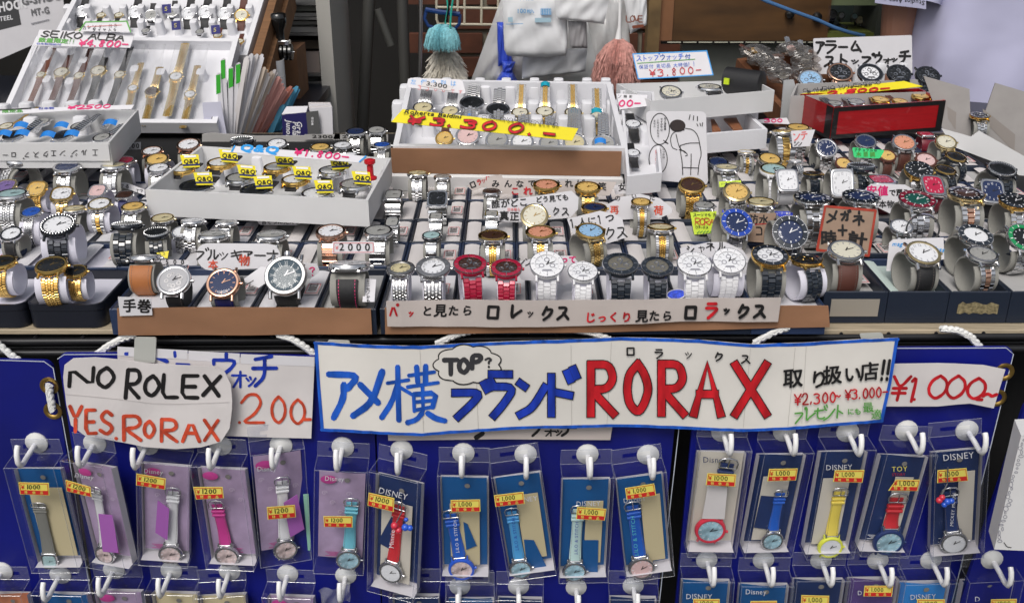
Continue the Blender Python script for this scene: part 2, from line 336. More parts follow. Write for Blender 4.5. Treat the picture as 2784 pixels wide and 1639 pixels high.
# ------------------------------------------------------------------ watches
STY = {}
def S(i, desc, **k):
    d = dict(id=i, desc=desc, shape='round', case=SIL, bez=SIL, bz='plain', dial=DW, mk='bar', mkm=SILB, hand=INKK, strap=SIL, kind='link3', ctr=None, sw=.5, k=1., mode='loop', L=(1.5, 1.5), crown=None)
    d.update(k); STY[i] = d
S('sw', 'steel watch with white dial', mkm=INKGR); S('sgold', 'steel watch with gold dial', dial=DG, ctr=None, bez=GLDP); S('snavy', 'steel watch with navy dial', dial=DN, mkm=SIL, hand=SIL)
S('sblue', 'small steel watch with bright blue dial', dial=DB, mkm=SIL, hand=SIL, k=1.35, sw=.42, kind='jub'); S('sgrey', 'steel watch with grey dial', dial=DGY, kind='bangle', sw=.55); S('scream', 'steel watch with beige dial', dial=DCH)
S('steal', 'steel watch with pale teal dial', dial=DT, kind='jub'); S('scham', 'steel watch with champagne dial', dial=DCH, bez=GLDP); S('scrim', 'steel watch with crimson dial', dial=DCR, mkm=GLDP, hand=GLDP)
S('stwo', 'two-tone watch with white dial', bez=GLDP, ctr=GLD, dial=DW); S('goldk', 'gold bracelet watch with dark dial', case=GLD, bez=GLD, strap=GLD, dial=DK, mkm=GLD, hand=GLD, kind='jub', ctr=GLD, sw=.52)
S('gton', 'gold barrel-shaped watch with gold dial', shape='ton', case=GLD, bez=GLD, strap=GLD, dial=DG, kind='jub', ctr=GLD, sw=.5, mk='num'); S('wton', 'gold-edged barrel-shaped watch with white dial', shape='ton', case=GLDP, bez=GLD, strap=GLDP, ctr=GLD, mk='num')
S('pton', 'steel barrel-shaped watch with purple dial', shape='ton', dial=DPU, bez=GLDP, mkm=SIL, mk='num'); S('pkton', 'steel barrel-shaped watch with pinkish dial', shape='ton', dial=DP, mk='num', k=1.25); S('dkton', 'steel barrel-shaped watch with dark dial', shape='ton', dial=DBR, kind='leather', strap=NAVL, mkm=SIL, mk='num', k=1.2)
S('gemw', 'black steel watch with gem bezel and white dial', case=BLKM, bez=BLKM, bz='gem', strap=BLKM, dial=DW, sw=.55); S('gemk', 'black steel watch with gem bezel and dark dial', case=BLKM, bez=BLKM, bz='gem', strap=BLKC, dial=DGY, sw=.6); S('gemb', 'black watch with studded silver bezel', case=BLKM, bez=SIL, bz='gem', strap=BLKC, dial=DK, mkm=SIL, hand=SIL)
S('blkl', 'silver-dial watch on black strap', kind='leather', strap=BLKL, bez=BLKM, dial=DW); S('skel', 'steel skeleton watch with open-worked dial', dial=dial('skeleton', (.45, .45, .46), .2), mk='skel', kind='leather', strap=BLKL, k=.8)
S('tan', 'watch on tan leather strap', kind='leather', strap=TAN, sw=.72, k=.85); S('rosen', 'rose gold watch with navy dial on navy strap', case=ROSE, bez=ROSE, dial=DN, mkm=ROSE, hand=ROSE, kind='leather', strap=NAVL, sw=.55, k=.78)
S('roman', 'big black-dial watch with white Roman numerals', case=SIL, bez=SILB, dial=dial('blue_black', (.025, .06, .085)), mk='roman', mkm=mat('lume_numeral', (.55, .58, .58), .6), hand=INKW, kind='leather', strap=BLKL, crown='top', sw=.6, k=.74); S('stitch', 'steel watch on black strap with red stitching', kind='leather', strap=BLKL, sw=.52, stitch=INKP, k=.72)
S('rosew', 'rose gold watch with white dial', shape='round', case=ROSE, bez=ROSE, strap=ROSE, kind='bangle', sw=.5, dial=DW, mkm=ROSE); S('rectb', 'rectangular steel bangle watch', shape='rect', dial=DGY, kind='bangle', sw=.85, mk='none'); S('rectk', 'square chrome bangle watch with black dial', shape='rect', case=CHR, bez=CHR, dial=DK, kind='bangle', strap=CHR, sw=.9, mk='dot', mkm=SIL, hand=SIL)
S('bang', 'slim chrome bangle watch', shape='rect', case=CHR, bez=CHR, dial=DGY, kind='bangle', strap=CHR, sw=.9, mk='none', k=1.5); S('ladyb', 'slim ladies bangle watch with pale dial', case=BLKM, bez=CHR, dial=DT, kind='bangle', strap=CHR, sw=.55, k=1.2)
S('darkt', 'dark steel watch with a white hang tag', dial=DBR, mkm=SIL, strap=SIL, kind='bangle')
J = dict(kind='jub', bz='flute', bez=GLD, ctr=GLD, strap=SIL, sw=.5, mkm=GLD, hand=GLD)
S('jdark', 'two-tone fluted watch with dark dial', dial=DBR, **J); S('jwhite', 'steel fluted watch with white dial and steel bracelet', dial=DC, **{**J, 'bez': GLDP, 'ctr': SIL}); S('jsal', 'two-tone fluted watch with salmon dial', dial=DS, **J)
S('jgsal', 'gold fluted watch with salmon dial', dial=DS, case=GLD, **{**J, 'strap': GLDP}); S('jgold', 'gold fluted watch with gold dial', dial=DG, case=GLD, **{**J, 'strap': GLDP}); S('jnavy', 'gold fluted watch with navy dial', dial=DN, case=GLD, **{**J, 'strap': GLDP})
S('jgwh', 'gold fluted watch with white dial', dial=DLB, case=GLDP, **{**J, 'strap': GLDP}); S('jlady', 'small two-tone fluted watch with gold dial', dial=DG, **{**J, 'k': 1.3}); S('jcham', 'two-tone fluted watch with champagne dial', dial=DCH, **J); S('jbr', 'gold fluted watch with brown dial', dial=DBR, case=GLD, **{**J, 'strap': GLD})
S('jgs', 'gold-faced steel watch', dial=DG, **{**J, 'ctr': None, 'bez': GLDP})
S('ringg', 'steel dress watch with notched bezel and gold dial', dial=DCH, bz='dive', bez=SILB, mk='num', kind='bead', sw=.55); S('ringw', 'steel dress watch with notched bezel and white dial', dial=DW, bz='dive', bez=SILB, mk='num', kind='bead', sw=.55)
CE = dict(bz='dive', kind='link3', sw=.56, mk='chrono', kn=SIL)
S('red', 'crimson ceramic watch with dark dial', case=REDC, bez=REDC, strap=REDC, dial=DBR, mkm=SIL, hand=SIL, **CE); S('white', 'white ceramic watch with white dial', case=WHC, bez=WHC, strap=WHC, dial=DW, mkm=INKGR, **CE); S('black', 'black ceramic watch with dark dial', case=BLKC, bez=BLKC, strap=BLKC, dial=dial('smoke', (.16, .15, .12)), mkm=SIL, hand=SIL, **CE)
S('bgold', 'black ceramic watch with gold-rimmed bezel and white dial', case=GLD, bez=BLKC, strap=BLKC, dial=DW, mkm=INKGR, **{**CE, 'kn': GLD}); S('bgoldk', 'black ceramic watch with gold-rimmed bezel and dark dial', case=GLD, bez=BLKC, strap=BLKC, dial=DK, mkm=GLD, hand=GLD, **{**CE, 'kn': GLD})
S('cbrown', 'steel watch with cream dial on brown strap', dial=DC, kind='leather', strap=BROWN, mkm=INKGR, mk='bar', sw=.56); S('wblack', 'gold-edged steel watch with white dial on black strap', bez=GLDP, dial=DW, kind='leather', strap=BLKL, mk='num', mkm=INKGR, sw=.55); S('sgrtwo', 'steel watch with grey dial and two-tone bracelet', dial=DGY, ctr=ROSE)
DV = dict(bz='dive', mk='dot', mkm=INKW, hand=INKW, sw=.52)
S('dblue', 'blue diver watch with blue bezel', dial=DN, bez=mat('blue_bezel', (.015, .06, .40), .25, coat=.6), **DV); S('dblack', 'black-dial diver watch with black bezel', dial=DN, bez=BLKC, **DV); S('dgreen', 'diver watch with green dial and red bezel', dial=DGR, bez=mat('red_bezel', (.20, .01, .03), .25, coat=.6), **DV)
S('dbrown', 'gold-rimmed diver watch with brown dial', case=GLDP, dial=DBR, bez=BLKC, ctr=ROSE, **DV); S('dkgold', 'gold-rimmed diver watch with black dial', case=GLD, dial=DK, bez=BLKC, **DV); S('dgrb', 'diver watch with bright green bezel', dial=DK, bez=mat('green_bezel', (.01, .25, .08), .25, coat=.6), **DV); S('dwhite', 'steel watch with white dial and dark bezel', dial=DW, bez=BLKC, **{**DV, 'hand': INKK})
S('rwh', 'rectangular steel watch with white dial on white strap', shape='rect', mk='num', mkm=INKGR, kind='leather', strap=WHL, sw=.85); S('rwb', 'rectangular steel watch with white dial on black strap', shape='rect', mk='num', mkm=INKGR, kind='leather', strap=BLKL, sw=.85); S('rred', 'rectangular steel watch with red dial on red strap', shape='rect', dial=DCR, mk='num', mkm=INKW, kind='leather', strap=mat('red_leather', (.16, .006, .02), .4), sw=.85); S('rnavy', 'rectangular steel watch with navy and white dial', shape='rect', dial=DN, mk='num', mkm=INKW, kind='leather', strap=BLKL, sw=.85)
S('palegold', 'white watch with pale dial and gold bezel', dial=DT, bez=GLDP, case=WHC, strap=WHC); S('blunum', 'steel watch with navy numeral dial', dial=DN, mk='num', mkm=INKW, hand=INKW); S('wood', 'wooden-cased watch with gold dial', case=BROWN, bez=BROWN, dial=DG, kind='leather', strap=BROWN); S('woodw', 'wooden-cased watch with pale dial', case=BROWN, bez=BROWN, dial=DP, kind='leather', strap=BROWN)
S('navyd', 'steel watch with dark navy dial', dial=DN, mkm=SIL, hand=SIL); S('rosed', 'steel watch with rose dial', dial=DS, mkm=GLD, hand=GLD, kind='leather', strap=BROWN); S('golw', 'pale gold watch with white dial', case=GLDP, bez=GLDP, dial=DC, kind='leather', strap=BLKL); S('blkg', 'black bracelet watch with gold-rimmed black dial', case=BLKC, bez=GLD, bz='flute', strap=BLKC, dial=DK, mkm=GLD, hand=GLD)
S('twob', 'two-tone bracelet watch with broad gold links', bez=GLDP, ctr=GLD, dial=DG, sw=.85, k=1.2); S('black2', 'black studded bracelet watch', case=BLKC, bez=BLKC, bz='gem', strap=BLKC, dial=DK)
# tray and hanging versions
FL = dict(mode='flat')
S('f_pink', 'watch with pale pink dial', dial=DP, L=(.25, 1.2), **FL); S('f_sil', 'steel watch with silver dial', dial=DGY, L=(.3, 1.3), **FL); S('f_white', 'steel watch with white dial', L=(.3, 1.2), **FL); S('f_dark', 'steel watch with dark dial', dial=DK, mkm=SIL, hand=SIL, L=(.35, 1.4), sw=.55, **FL)
S('f_gold', 'gold watch with brown strap', case=GLD, bez=GLD, dial=DG, kind='leather', strap=BROWN, L=(.3, 1.0), **FL); S('f_two', 'slim two-tone bracelet watch', ctr=GLD, bez=GLDP, dial=DC, kind='jub', L=(1.4, 2.6), sw=.62, **FL); S('f_mesh', 'steel bracelet watch with pale gold face', dial=DCH, kind='jub', L=(.4, 1.6), sw=.65, **FL)
S('f_qq', 'steel watch with dark dial', dial=DGY, kind='leather', strap=BLKL, L=(.10, .7), **FL); S('f_qqk', 'black-dial watch', dial=DK, mkm=SIL, hand=SIL, kind='leather', strap=BLKL, case=SIL, bez=BLKM, L=(.10, .7), **FL); S('f_qqw', 'steel watch with white dial', kind='leather', strap=BLKL, L=(.10, .7), **FL); S('f_qqg', 'gold watch with pale dial', case=GLD, bez=GLD, kind='leather', strap=BLKL, L=(.10, .7), **FL)
for n_, l_ in (('f_lbr1', 2.6), ('f_lbr2', 3.9)): S(n_, 'slim gold watch on brown leather strap', case=GLDP, bez=GLDP, dial=DC, kind='leather', strap=BROWN, L=(l_, l_), sw=.5 if l_ < 3 else .7, **FL)
for n_, l_ in (('f_lbk1', 2.5), ('f_lbk2', 3.7)): S(n_, 'slim gold watch on black leather strap', case=GLDP, bez=GLDP, dial=DC, kind='leather', strap=BLKL, L=(l_, l_), sw=.5 if l_ < 3 else .7, **FL)
S('f_lbr', 'slim gold watch on brown leather strap', case=GLDP, bez=GLDP, dial=DC, kind='leather', strap=BROWN, L=(1.9, 2.0), sw=.62, **FL); S('f_lbk', 'slim gold watch on black leather strap', case=GLDP, bez=GLDP, dial=DC, kind='leather', strap=BLKL, L=(1.9, 2.0), sw=.55, **FL); S('f_ltan', 'slim gold watch on reddish brown strap', case=GLDP, bez=GLDP, dial=DC, kind='leather', strap=mat('red_brown_leather', (.17, .06, .035), .5), L=(4.6, 4.4), sw=.75, **FL)
S('f_lg', 'ladies gold bracelet watch', case=GLDP, bez=GLDP, dial=DW, strap=GLDP, ctr=GLD, kind='jub', L=(3.6, 3.6), sw=.7, **FL); S('f_lgk', 'ladies gold bracelet watch with dark dial', case=GLDP, bez=GLDP, dial=DBR, strap=GLDP, ctr=GLD, kind='jub', L=(2.8, 2.4), sw=.6, **FL)
S('f_bk', 'white-dial watch on black strap', kind='leather', strap=BLKL, L=(1.0, 1.0), sw=.6, mk='num', mkm=INKGR, **FL); S('f_gbr', 'gold watch on brown strap', case=GLD, bez=GLD, dial=DC, kind='leather', strap=BROWN, L=(.8, 1.2), sw=.6, **FL)
CH = dict(mode='flat', mk='chrono', L=(.7, .06), sw=.6)
S('c_blue', 'steel chronograph with blue dial', dial=DLB, mkm=SIL, **CH); S('c_rose', 'rose gold chronograph with black dial', case=ROSE, bez=ROSE, dial=DK, mkm=SIL, hand=SIL, **CH); S('c_white', 'black-bezel chronograph with white dial', bez=BLKM, bz='dive', dial=DW, mkm=INKK, **CH); S('c_black', 'black chronograph with three subdials', case=BLKM, bez=BLKM, strap=BLKC, dial=DK, mkm=SIL, hand=SIL, **CH); S('c_pale', 'steel chronograph with cream dial', dial=DC, kind='leather', strap=BLKL, mkm=INKGR, **CH)

def outline(shape, n=40):
    if shape == 'round': return [(.5 * cos(2 * pi * i / n), .5 * sin(2 * pi * i / n)) for i in range(n)]
    P = []
    w, h, e = (.5, .62, 5.) if shape == 'rect' else (.5, .56, 3.2)
    for i in range(n):
        a = 2 * pi * i / n + pi / n; c, s_ = cos(a), sin(a); P.append((w * math.copysign(abs(c) ** (2 / e), c), h * math.copysign(abs(s_) ** (2 / e), s_)))
    return P
def layer(mb, O, prof, cap=True):
    n = len(O); V = [(x * k, y * k, z) for k, z in prof for x, y in O]
    F = [(j * n + i, j * n + (i + 1) % n, (j + 1) * n + (i + 1) % n, (j + 1) * n + i) for j in range(len(prof) - 1) for i in range(n)]
    if cap: F.append(tuple((len(prof) - 1) * n + i for i in range(n)))
    return mb.add(V, F)
def strap_path(st, L=None):
    """returns list of (points, sign): points (y,z) from the lugs outward"""
    k = st['k']; e = .52 if st['shape'] == 'rect' else .43
    if st['mode'] == 'loop':
        a, b = .68 * k, .66 * k; zc = -.05 - b; t0 = math.asin(min(.95, e / a)) * .93; N = 160
        return [([(-a * sin(t0 + (2 * pi - 2 * t0) * i / N), zc + b * cos(t0 + (2 * pi - 2 * t0) * i / N)) for i in range(N + 1)], 1)]
    out = []
    for sgn, l in ((1, st['L'][0]), (-1, st['L'][1])):
        out.append(([(-sgn * (e + l * i / 40), -.05 - .10 * sin(min(1, i / 14) * pi / 2) + (.05 * (i / 40) ** 2 if sgn < 0 else -.05 * i / 40)) for i in range(41)], sgn))
    return out
def stations(P, pitch):
    out = []; acc = 0; nxt = pitch / 2
    for (y0, z0), (y1, z1) in zip(P, P[1:]):
        d = math.hypot(y1 - y0, z1 - z0)
        while acc + d >= nxt:
            f = (nxt - acc) / d; out.append((y0 + (y1 - y0) * f, z0 + (z1 - z0) * f, (y1 - y0) / d, (z1 - z0) / d)); nxt += pitch
        acc += d
    return out
def rotx(ty, tz, sgn):      # local y along the tangent, local z outward
    t = Vector((0, ty, tz)); n = Vector((0, tz, -ty)) * sgn; x = t.cross(n)
    return Matrix((x, t, n)).transposed()
TPL = {}
def template(i, links=False, st=None, key=None):
    key = key or (i, links)
    if key in TPL: return TPL[key]
    st = st or STY[i]; O = outline(st['shape']); T_ = []; rnd = st['shape'] == 'round'
    # case
    mb = MB(); layer(mb, O, [(.80, -.10), (.95, -.085), (1., -.045), (1., .03), (.97, .055), (.86, .06)])
    e = .52 if st['shape'] == 'rect' else .44; sw = st['sw']
    for sx in (-1, 1):
        for sy in (-1, 1): mb.box((sx * (sw / 2 + .035), sy * (e + .02), -.035), (.07, .2, .09), Matrix.Rotation(-sy * .35, 3, 'X'), .02)
    T_.append(('case', mb.mesh('case', st['case'], 35), []))
    # bezel
    mb = MB(); bz = st['bz']; subs = []; ri = .80 if bz == 'plain' else .78 if bz != 'dive' else .70
    if bz == 'flute':
        n = 96; V = []; F = []
        for k, (r, z) in enumerate([(.5, .045), (.497, .068), (.43, .098), (.40, .092)]):
            for q in range(n): V.append(((r + (.006 if q % 2 else -.006) * (1 if k in (1, 2) else 0)) * cos(2 * pi * q / n), (r + (.006 if q % 2 else -.006) * (1 if k in (1, 2) else 0)) * sin(2 * pi * q / n), z + (.005 if q % 2 and k in (1, 2) else 0)))
        F = [(j * n + q, j * n + (q + 1) % n, (j + 1) * n + (q + 1) % n, (j + 1) * n + q) for j in range(3) for q in range(n)]; mb.add(V, F)
    elif bz == 'dive':
        layer(mb, O, [(.985, .05), (.97, .088), (.72, .098), (.70, .085)], False)
        tk = MB()
        for q in range(12):
            a = q * pi / 6; tk.box((cos(a) * .42, sin(a) * .42, .0935), (.065 if q % 3 else .085, .014 if q % 3 else .026, .012), Matrix.Rotation(a, 3, 'Z') @ Matrix.Rotation(.08, 3, 'Y'))
        subs.append(('bezel_scale', tk.mesh('bezel_scale', st['mkm'] if st['bez'] not in (SIL, SILB) else INKGR)))
        g = MB(); n = 60
        for q in range(n):
            a = 2 * pi * q / n; g.box((cos(a) * .497, sin(a) * .497, .062), (.03, .03, .04), Matrix.Rotation(a + .6, 3, 'Z'))
        subs.append(('knurling', g.mesh('knurling', st.get('kn') or st['case'])))
    else:
        layer(mb, O, [(.98, .045), (.955, .085), (.90, .098), (ri, .085), (ri, .06)], False)
        if bz == 'gem':
            g = MB(); n = 34
            for q in range(n):
                a = 2 * pi * q / n; g.lathe([(.026, 0), (.02, .02), (.004, .028)], 6, Matrix.Translation((cos(a) * .445, sin(a) * .445, .088)), True)
            subs.append(('gem', g.mesh('gem', CHR)))
    T_.append(('bezel', mb.mesh('bezel', st['bez'], 40), subs))
    # dial
    mb = MB(); layer(mb, O, [(ri + .02, .045), (ri + .02, .062)]); subs = []; mk = MB(); m_ = st['mk']; rr = ri * .5
    ar = 1.24 if st['shape'] == 'rect' else 1.12 if st['shape'] == 'ton' else 1.
    if m_ in ('bar', 'dot', 'chrono'):
        for q in range(12):
            a = q * pi / 6; big = q % 3 == 0
            if m_ == 'dot': mk.box((cos(a) * rr * .82, sin(a) * rr * .82 * ar, .065), ((.06 if big else .035), .03, .008), Matrix.Rotation(a, 3, 'Z'))
            else: mk.box((cos(a) * rr * .82, sin(a) * rr * .82 * ar, .065), (.075, .024 if big else .014, .008), Matrix.Rotation(a, 3, 'Z'))
    elif m_ in ('num', 'roman'):
        for q in range(12):
            a = pi / 2 - q * pi / 6; s_ = str(q or 12) if m_ == 'num' else ['XII', '1', '2', 'III', '4', '5', 'VI', '7', '8', 'IX', '10', '11'][q]
            h = .12 if m_ == 'num' else .16; ra = rr * (.80 if m_ == 'num' else .72); rot = 0 if m_ == 'num' else (a - pi / 2)
            if m_ == 'roman' and 3 < q < 9: rot += pi
            x = 0; G = []
            for ch in s_:
                V, F, w = glyph(ch, .0); G.append((V, F, x)); x += w
            sx_ = min(1.1, .080 / (x * h)) if m_ == 'roman' else 1.1
            for V, F, ox in G:
                mk.add([(cos(a) * ra + ((vx + ox - x / 2) * sx_ * cos(rot) - (vy - .36) * 1.35 * sin(rot)) * h, sin(a) * ra * ar + ((vx + ox - x / 2) * sx_ * sin(rot) + (vy - .36) * 1.35 * cos(rot)) * h, .0665) for vx, vy in V], F)
    elif m_ == 'skel':
        for q in range(9):
            a = q * 2.4; mk.lathe([(.05 + .012 * (q % 3), .064), (.05 + .012 * (q % 3), .072), (.035, .072), (.03, .064)], 14, Matrix.Translation((cos(a) * .2, sin(a) * .2, 0)))
    if m_ == 'chrono':
        for x, y in ((0, .17), (-.16, -.05), (.16, -.05)): mk.lathe([(.085, .064), (.085, .07), (.06, .07), (.055, .064)], 16, Matrix.Translation((x, y, 0)))
        mk.box((0, -.23, .066), (.26, .07, .008))
    if mk.v: subs.append(('hour_scale', mk.mesh('hour_scale', st['mkm'])))
    for nm, a, l, w in (('hour_hand', R(28), .17, .03), ('minute_hand', R(68), .27, .022)):
        h = MB(); M3 = Matrix.Rotation(-a, 3, 'Z'); h.box(M3 @ Vector((0, l / 2 - .03, .074 if l < .2 else .079)), (w, l, .005), M3); subs.append((nm, h.mesh(nm, st['hand'])))
    T_.append(('dial', mb.mesh('dial', st['dial'], 35), subs))
    mb = MB(); layer(mb, O, [(ri, .083), (ri * .97, .090), (ri * .6, .094)]); T_.append(('crystal', mb.mesh('crystal', GLASS, True), []))
    mb = MB(); Mx = Matrix.Rotation(pi / 2, 4, 'Y')
    if st['crown'] == 'top': mb.lathe([(.05, .5), (.075, .52), (.075, .60), (.05, .62)], 14, Matrix.Rotation(-pi / 2, 4, 'X'), True)
    else: mb.lathe([(.03, .49), (.05, .51), (.05, .57), (.03, .58)], 12, Mx, True)
    T_.append(('crown', mb.mesh('crown', st['bez'] if st['bez'] in (GLD, GLDP, ROSE) else st['case'], 40), []))
    # strap
    kind = st['kind']
    for P, sgn in strap_path(st):
        if kind == 'leather':
            mb = MB(); N = len(P) - 1; prof = [(-.5, -.02), (-.5, .012), (-.44, .03), (.44, .03), (.5, .012), (.5, -.02)]
            for j in range(0, N + 1, 4):
                a, b = P[max(j - 1, 0)], P[min(j + 1, N)]; l = math.hypot(b[0] - a[0], b[1] - a[1]); M3 = rotx((b[0] - a[0]) / l, (b[1] - a[1]) / l, sgn)
                w = sw * (1 - .16 * min(1, j / N * 2.2)); mb.v += [tuple(M3 @ Vector((x * w, 0, z)) + Vector((0, P[j][0], P[j][1]))) for x, z in prof]
            K = len(prof); nst = len(mb.v) // K
            mb.f += [(j * K + q, j * K + (q + 1) % K, (j + 1) * K + (q + 1) % K, (j + 1) * K + q) for j in range(nst - 1) for q in range(K)] + [tuple(range(K)), tuple((nst - 1) * K + q for q in range(K))]
            sub = []
            if True:
                s_ = MB()
                for y, z, ty, tz in stations(P, .075):
                    M3 = rotx(ty, tz, sgn)
                    for sx in (-1, 1): s_.box(M3 @ Vector((sx * sw * .37, 0, .031)) + Vector((0, y, z)), (.014, .045, .006), M3)
                sub = [('stitching', s_.mesh('stitching', st.get('stitch') or mat('dull_thread', (.12, .10, .09), .8)))]
            T_.append(('strap', mb.mesh('strap', st['strap'], 40), sub)); continue
        pitch = {'link3': .135, 'jub': .085, 'bangle': .19, 'bead': .11}[kind]; SS = stations(P, pitch); body = MB(); cen = MB(); nl = 0
        for q, (y, z, ty, tz) in enumerate(SS):
            M3 = rotx(ty, tz, sgn); c = Vector((0, y, z)); w = sw * (1 - .12 * min(1, q / 10))
            b_, c_ = MB(), MB()
            def bx(mb_, x, dy, ww, ll, hh, ch=.012): mb_.box(M3 @ Vector((x, dy, 0)) + c, (ww, ll, hh), M3, ch)
            if kind == 'link3':
                for sx in (-1, 1): bx(b_, sx * w * .34, 0, w * .31, pitch * .94, .06, .014)
                bx(c_, 0, pitch * .5, w * .35, pitch * .94, .066, .014)
            elif kind == 'jub':
                for sx in (-1, 1): bx(b_, sx * w * .37, 0, w * .25, pitch * .9, .055)
                for x in (-.155, 0, .155): bx(c_, x * w, pitch * (.5 if x else 0), w * .145, pitch * .9, .062)
            elif kind == 'bead':
                for x, d in ((-.4, 0), (-.2, .5), (0, 0), (.2, .5), (.4, 0)): bx(b_ if d == 0 else c_, x * w, d * pitch, w * .17, pitch * 1.3, .07, .03)
            else:
                bx(b_, 0, 0, w, pitch * .88, .055, .02); bx(c_, 0, pitch * .5, w * .5, pitch * .1, .05, .01)
            if links and q < 8:
                T_.append(('link', b_.mesh('link', st['strap'], 30), [('centre_link', c_.mesh('centre_link', st['ctr'] or st['strap'], 30))])); nl += 1
            else: body.add(b_.v, b_.f); cen.add(c_.v, c_.f)
        if body.v: T_.append(('bracelet', body.mesh('bracelet', st['strap'], 30), [('centre_chain', cen.mesh('centre_chain', st['ctr'] or st['strap'], 30))]))
    TPL[key] = T_; return T_
def build_watch(M, Dm, T_, label, group=None, name='wristwatch', cat='watch'):
    root = thing(name, label, cat, M @ Matrix.Scale(Dm, 4), group)
    for n, me, subs in T_:
        o = link(n, me, root)
        for sn, sm in subs: link(sn, sm, o)
    return root
CUFF = {}
def cuff(M, Dm, k, m, wide, label, group):
    key = (round(k, 2), m.name, wide)
    if key not in CUFF:
        a, b = (.68 - .06) * k, (.66 - .06) * k; zc = -.05 - .66 * k; mb = MB(); N = 36; W = wide / 2
        for i in range(N + 1):
            t = R(20) + (2 * pi - R(30) - R(20)) * i / N
            for q in (0, .05): mb.v += [(x, -(a - q) * sin(t + pi), zc - (b - q) * cos(t + pi)) for x in (-W, W)]
        for i in range(N):
            o = i * 4; p = o + 4; mb.f += [(o, p, p + 1, o + 1), (o + 3, p + 3, p + 2, o + 2), (o + 1, p + 1, p + 3, o + 3), (o + 2, p + 2, p, o)]
        mb.f += [(0, 1, 3, 2), (4 * N + 2, 4 * N + 3, 4 * N + 1, 4 * N)]
        CUFF[key] = mb.mesh('watch_cuff', m, 50)
    return tag(link('watch_cuff', CUFF[key], M=M @ Matrix.Scale(Dm, 4)), label, 'watch holder', group)
BASES = []; GBOX = []
def pose(px, wpx, a, st, yaw=0, roll=0, floor=TZ + .0215):
    Dm = .04; k = st['k']
    for _ in range(6):
        d = ray(px).normalized(); el = math.asin(-d.z); al = math.asin(max(-.999, min(.999, a))) - el
        H = (.05 + .66 * k) * Dm * cos(al) + .66 * k * Dm
        P = onz(px, floor + H); Dm = wpx * depth(P) / FPX * .98
    M = Matrix.Translation(P) @ Matrix.Rotation(R(yaw), 4, 'Z') @ Matrix.Rotation(al, 4, 'X') @ Matrix.Rotation(R(roll), 4, 'Z')
    return M, Dm
def W(p, w, a, sid, where, yaw=0, roll=0, cf='g', links=False, floor=TZ + .0215, group=None):
    st = STY[sid]; M, Dm = pose(p, w, a, st, yaw, roll, floor)
    lab = (st['desc'] + ' ' + where).strip()
    r = build_watch(M, Dm, template(sid, links), lab, group)
    BASES.append((M @ Vector((0, 0, -(.05 + .66 * st['k']) * Dm)), st['desc']))
    if cf == 'w': cuff(M, Dm, st['k'], CUFFW, .95, 'white card cuff inside the ' + st['desc'], 'white watch cuffs')
    elif cf == 'n': cuff(M, Dm, st['k'], CUFFW, .60, 'white card cuff inside the ' + st['desc'], 'white watch cuffs')
    elif cf == 'g': cuff(M, Dm, st['k'], CUFFG, .82, 'grey felt cuff inside the ' + st['desc'], 'grey watch cuffs')
    return r

# ------------------------------------------------------------------ gift boxes with price tags
TAGM = {}
def text_mesh(t, h, m, fn, bold=.015, gapf=1.):
    mb = MB(); x = 0
    for ch in t:
        V, F, w = glyph(ch, bold); s_ = h * (1.36 if ord(ch) < 0x2000 else 1.0)
        mb.add([fn(x + vx * s_, vy * s_) for vx, vy in V], F); x += w * s_ * gapf
    return mb
def price_tag(t, parent, x, y, z, L=.030, Wd=.0155, rot=-90, pink=True):
    key = (t, L, Wd)
    if key not in TAGM:
        a = MB().box((0, 0, 0), (L, Wd, .0006)); b = MB()
        for sy in (-1, 1): b.box((0, sy * (Wd / 2 - .0012), .0006), (L - .003, .0006, .0003))
        for sx in (-1, 1): b.box((sx * (L / 2 - .0015), 0, .0006), (.0006, Wd - .003, .0003))
        tx = text_mesh(t, Wd * .62, INKK, lambda u, v: (u * .72 - L * .42, v - Wd * .30, .0009), .0)
        TAGM[key] = (a.mesh('price_tag', PAPER), b.mesh('border', INKL), tx.mesh('lettering', INKK))
    a, b, c = TAGM[key]; o = link('price_tag', a, parent, M=Matrix.Translation((x, y, z)) @ Matrix.Rotation(R(rot), 4, 'Z'))
    link('border', b, o); link('lettering', c, o); return o
GB = {}
def gift_box(x0, y0, w, d, h=.03, price='2300', m=NAVY, leaf=PAPER, ins=FELTI, label=None, group='navy watch boxes in rows', rnd=False):
    key = (round(w, 4), round(d, 4), h, m.name, leaf.name if leaf else '', ins.name)
    if key not in GB:
        t = .0026; sh = MB()
        sh.box((0, 0, .002), (w, d, .004)); rim = .0015
        for sx in (-1, 1): sh.box((sx * (w / 2 - t / 2), 0, h / 2 + .002), (t, d, h - .004), None, rim)
        for sy in (-1, 1): sh.box((0, sy * (d / 2 - t / 2), h / 2 + .002), (w - 2 * t, t, h - .0044), None, rim)
        L = [('shell', sh.mesh('shell', m, 30)), ('insert', MB().box((0, 0, .013), (w - 2 * t, d - 2 * t, .018)).mesh('insert', ins))]
        if leaf:
            for nm, xc in (('leaf', -w * .31), ('leaf', w * .31)):
                lf = MB(); N = 6; ww = w * .27
                lf.grid(lambda u, v: (xc + (u - .5) * ww, (v - .5) * (d - 2 * t - .004), .0270 - .0015 * abs(u - .5) ** 2 * 4 + .002 * v), 4, 2)
                lf.grid(lambda u, v: (xc + (u - .5) * ww, -(d / 2 - t - .002), .0190 + (.0081 - .0015 * abs(u - .5) ** 2 * 4) * v), 4, 1)
                L.append((nm, lf.mesh(nm, leaf)))
        GB[key] = L
    root = thing('watch_box', label or 'navy watch box with pale insert set in the display rows', 'box', Matrix.Translation((x0 + w / 2, y0 + d / 2, TZ)), group)
    for n, me in GB[key]: link(n, me, root)
    if label is None: GBOX.append((root, x0, y0, w, d))
    if price: price_tag(price, root, w * .31, -d * .02, .0293)
    return root

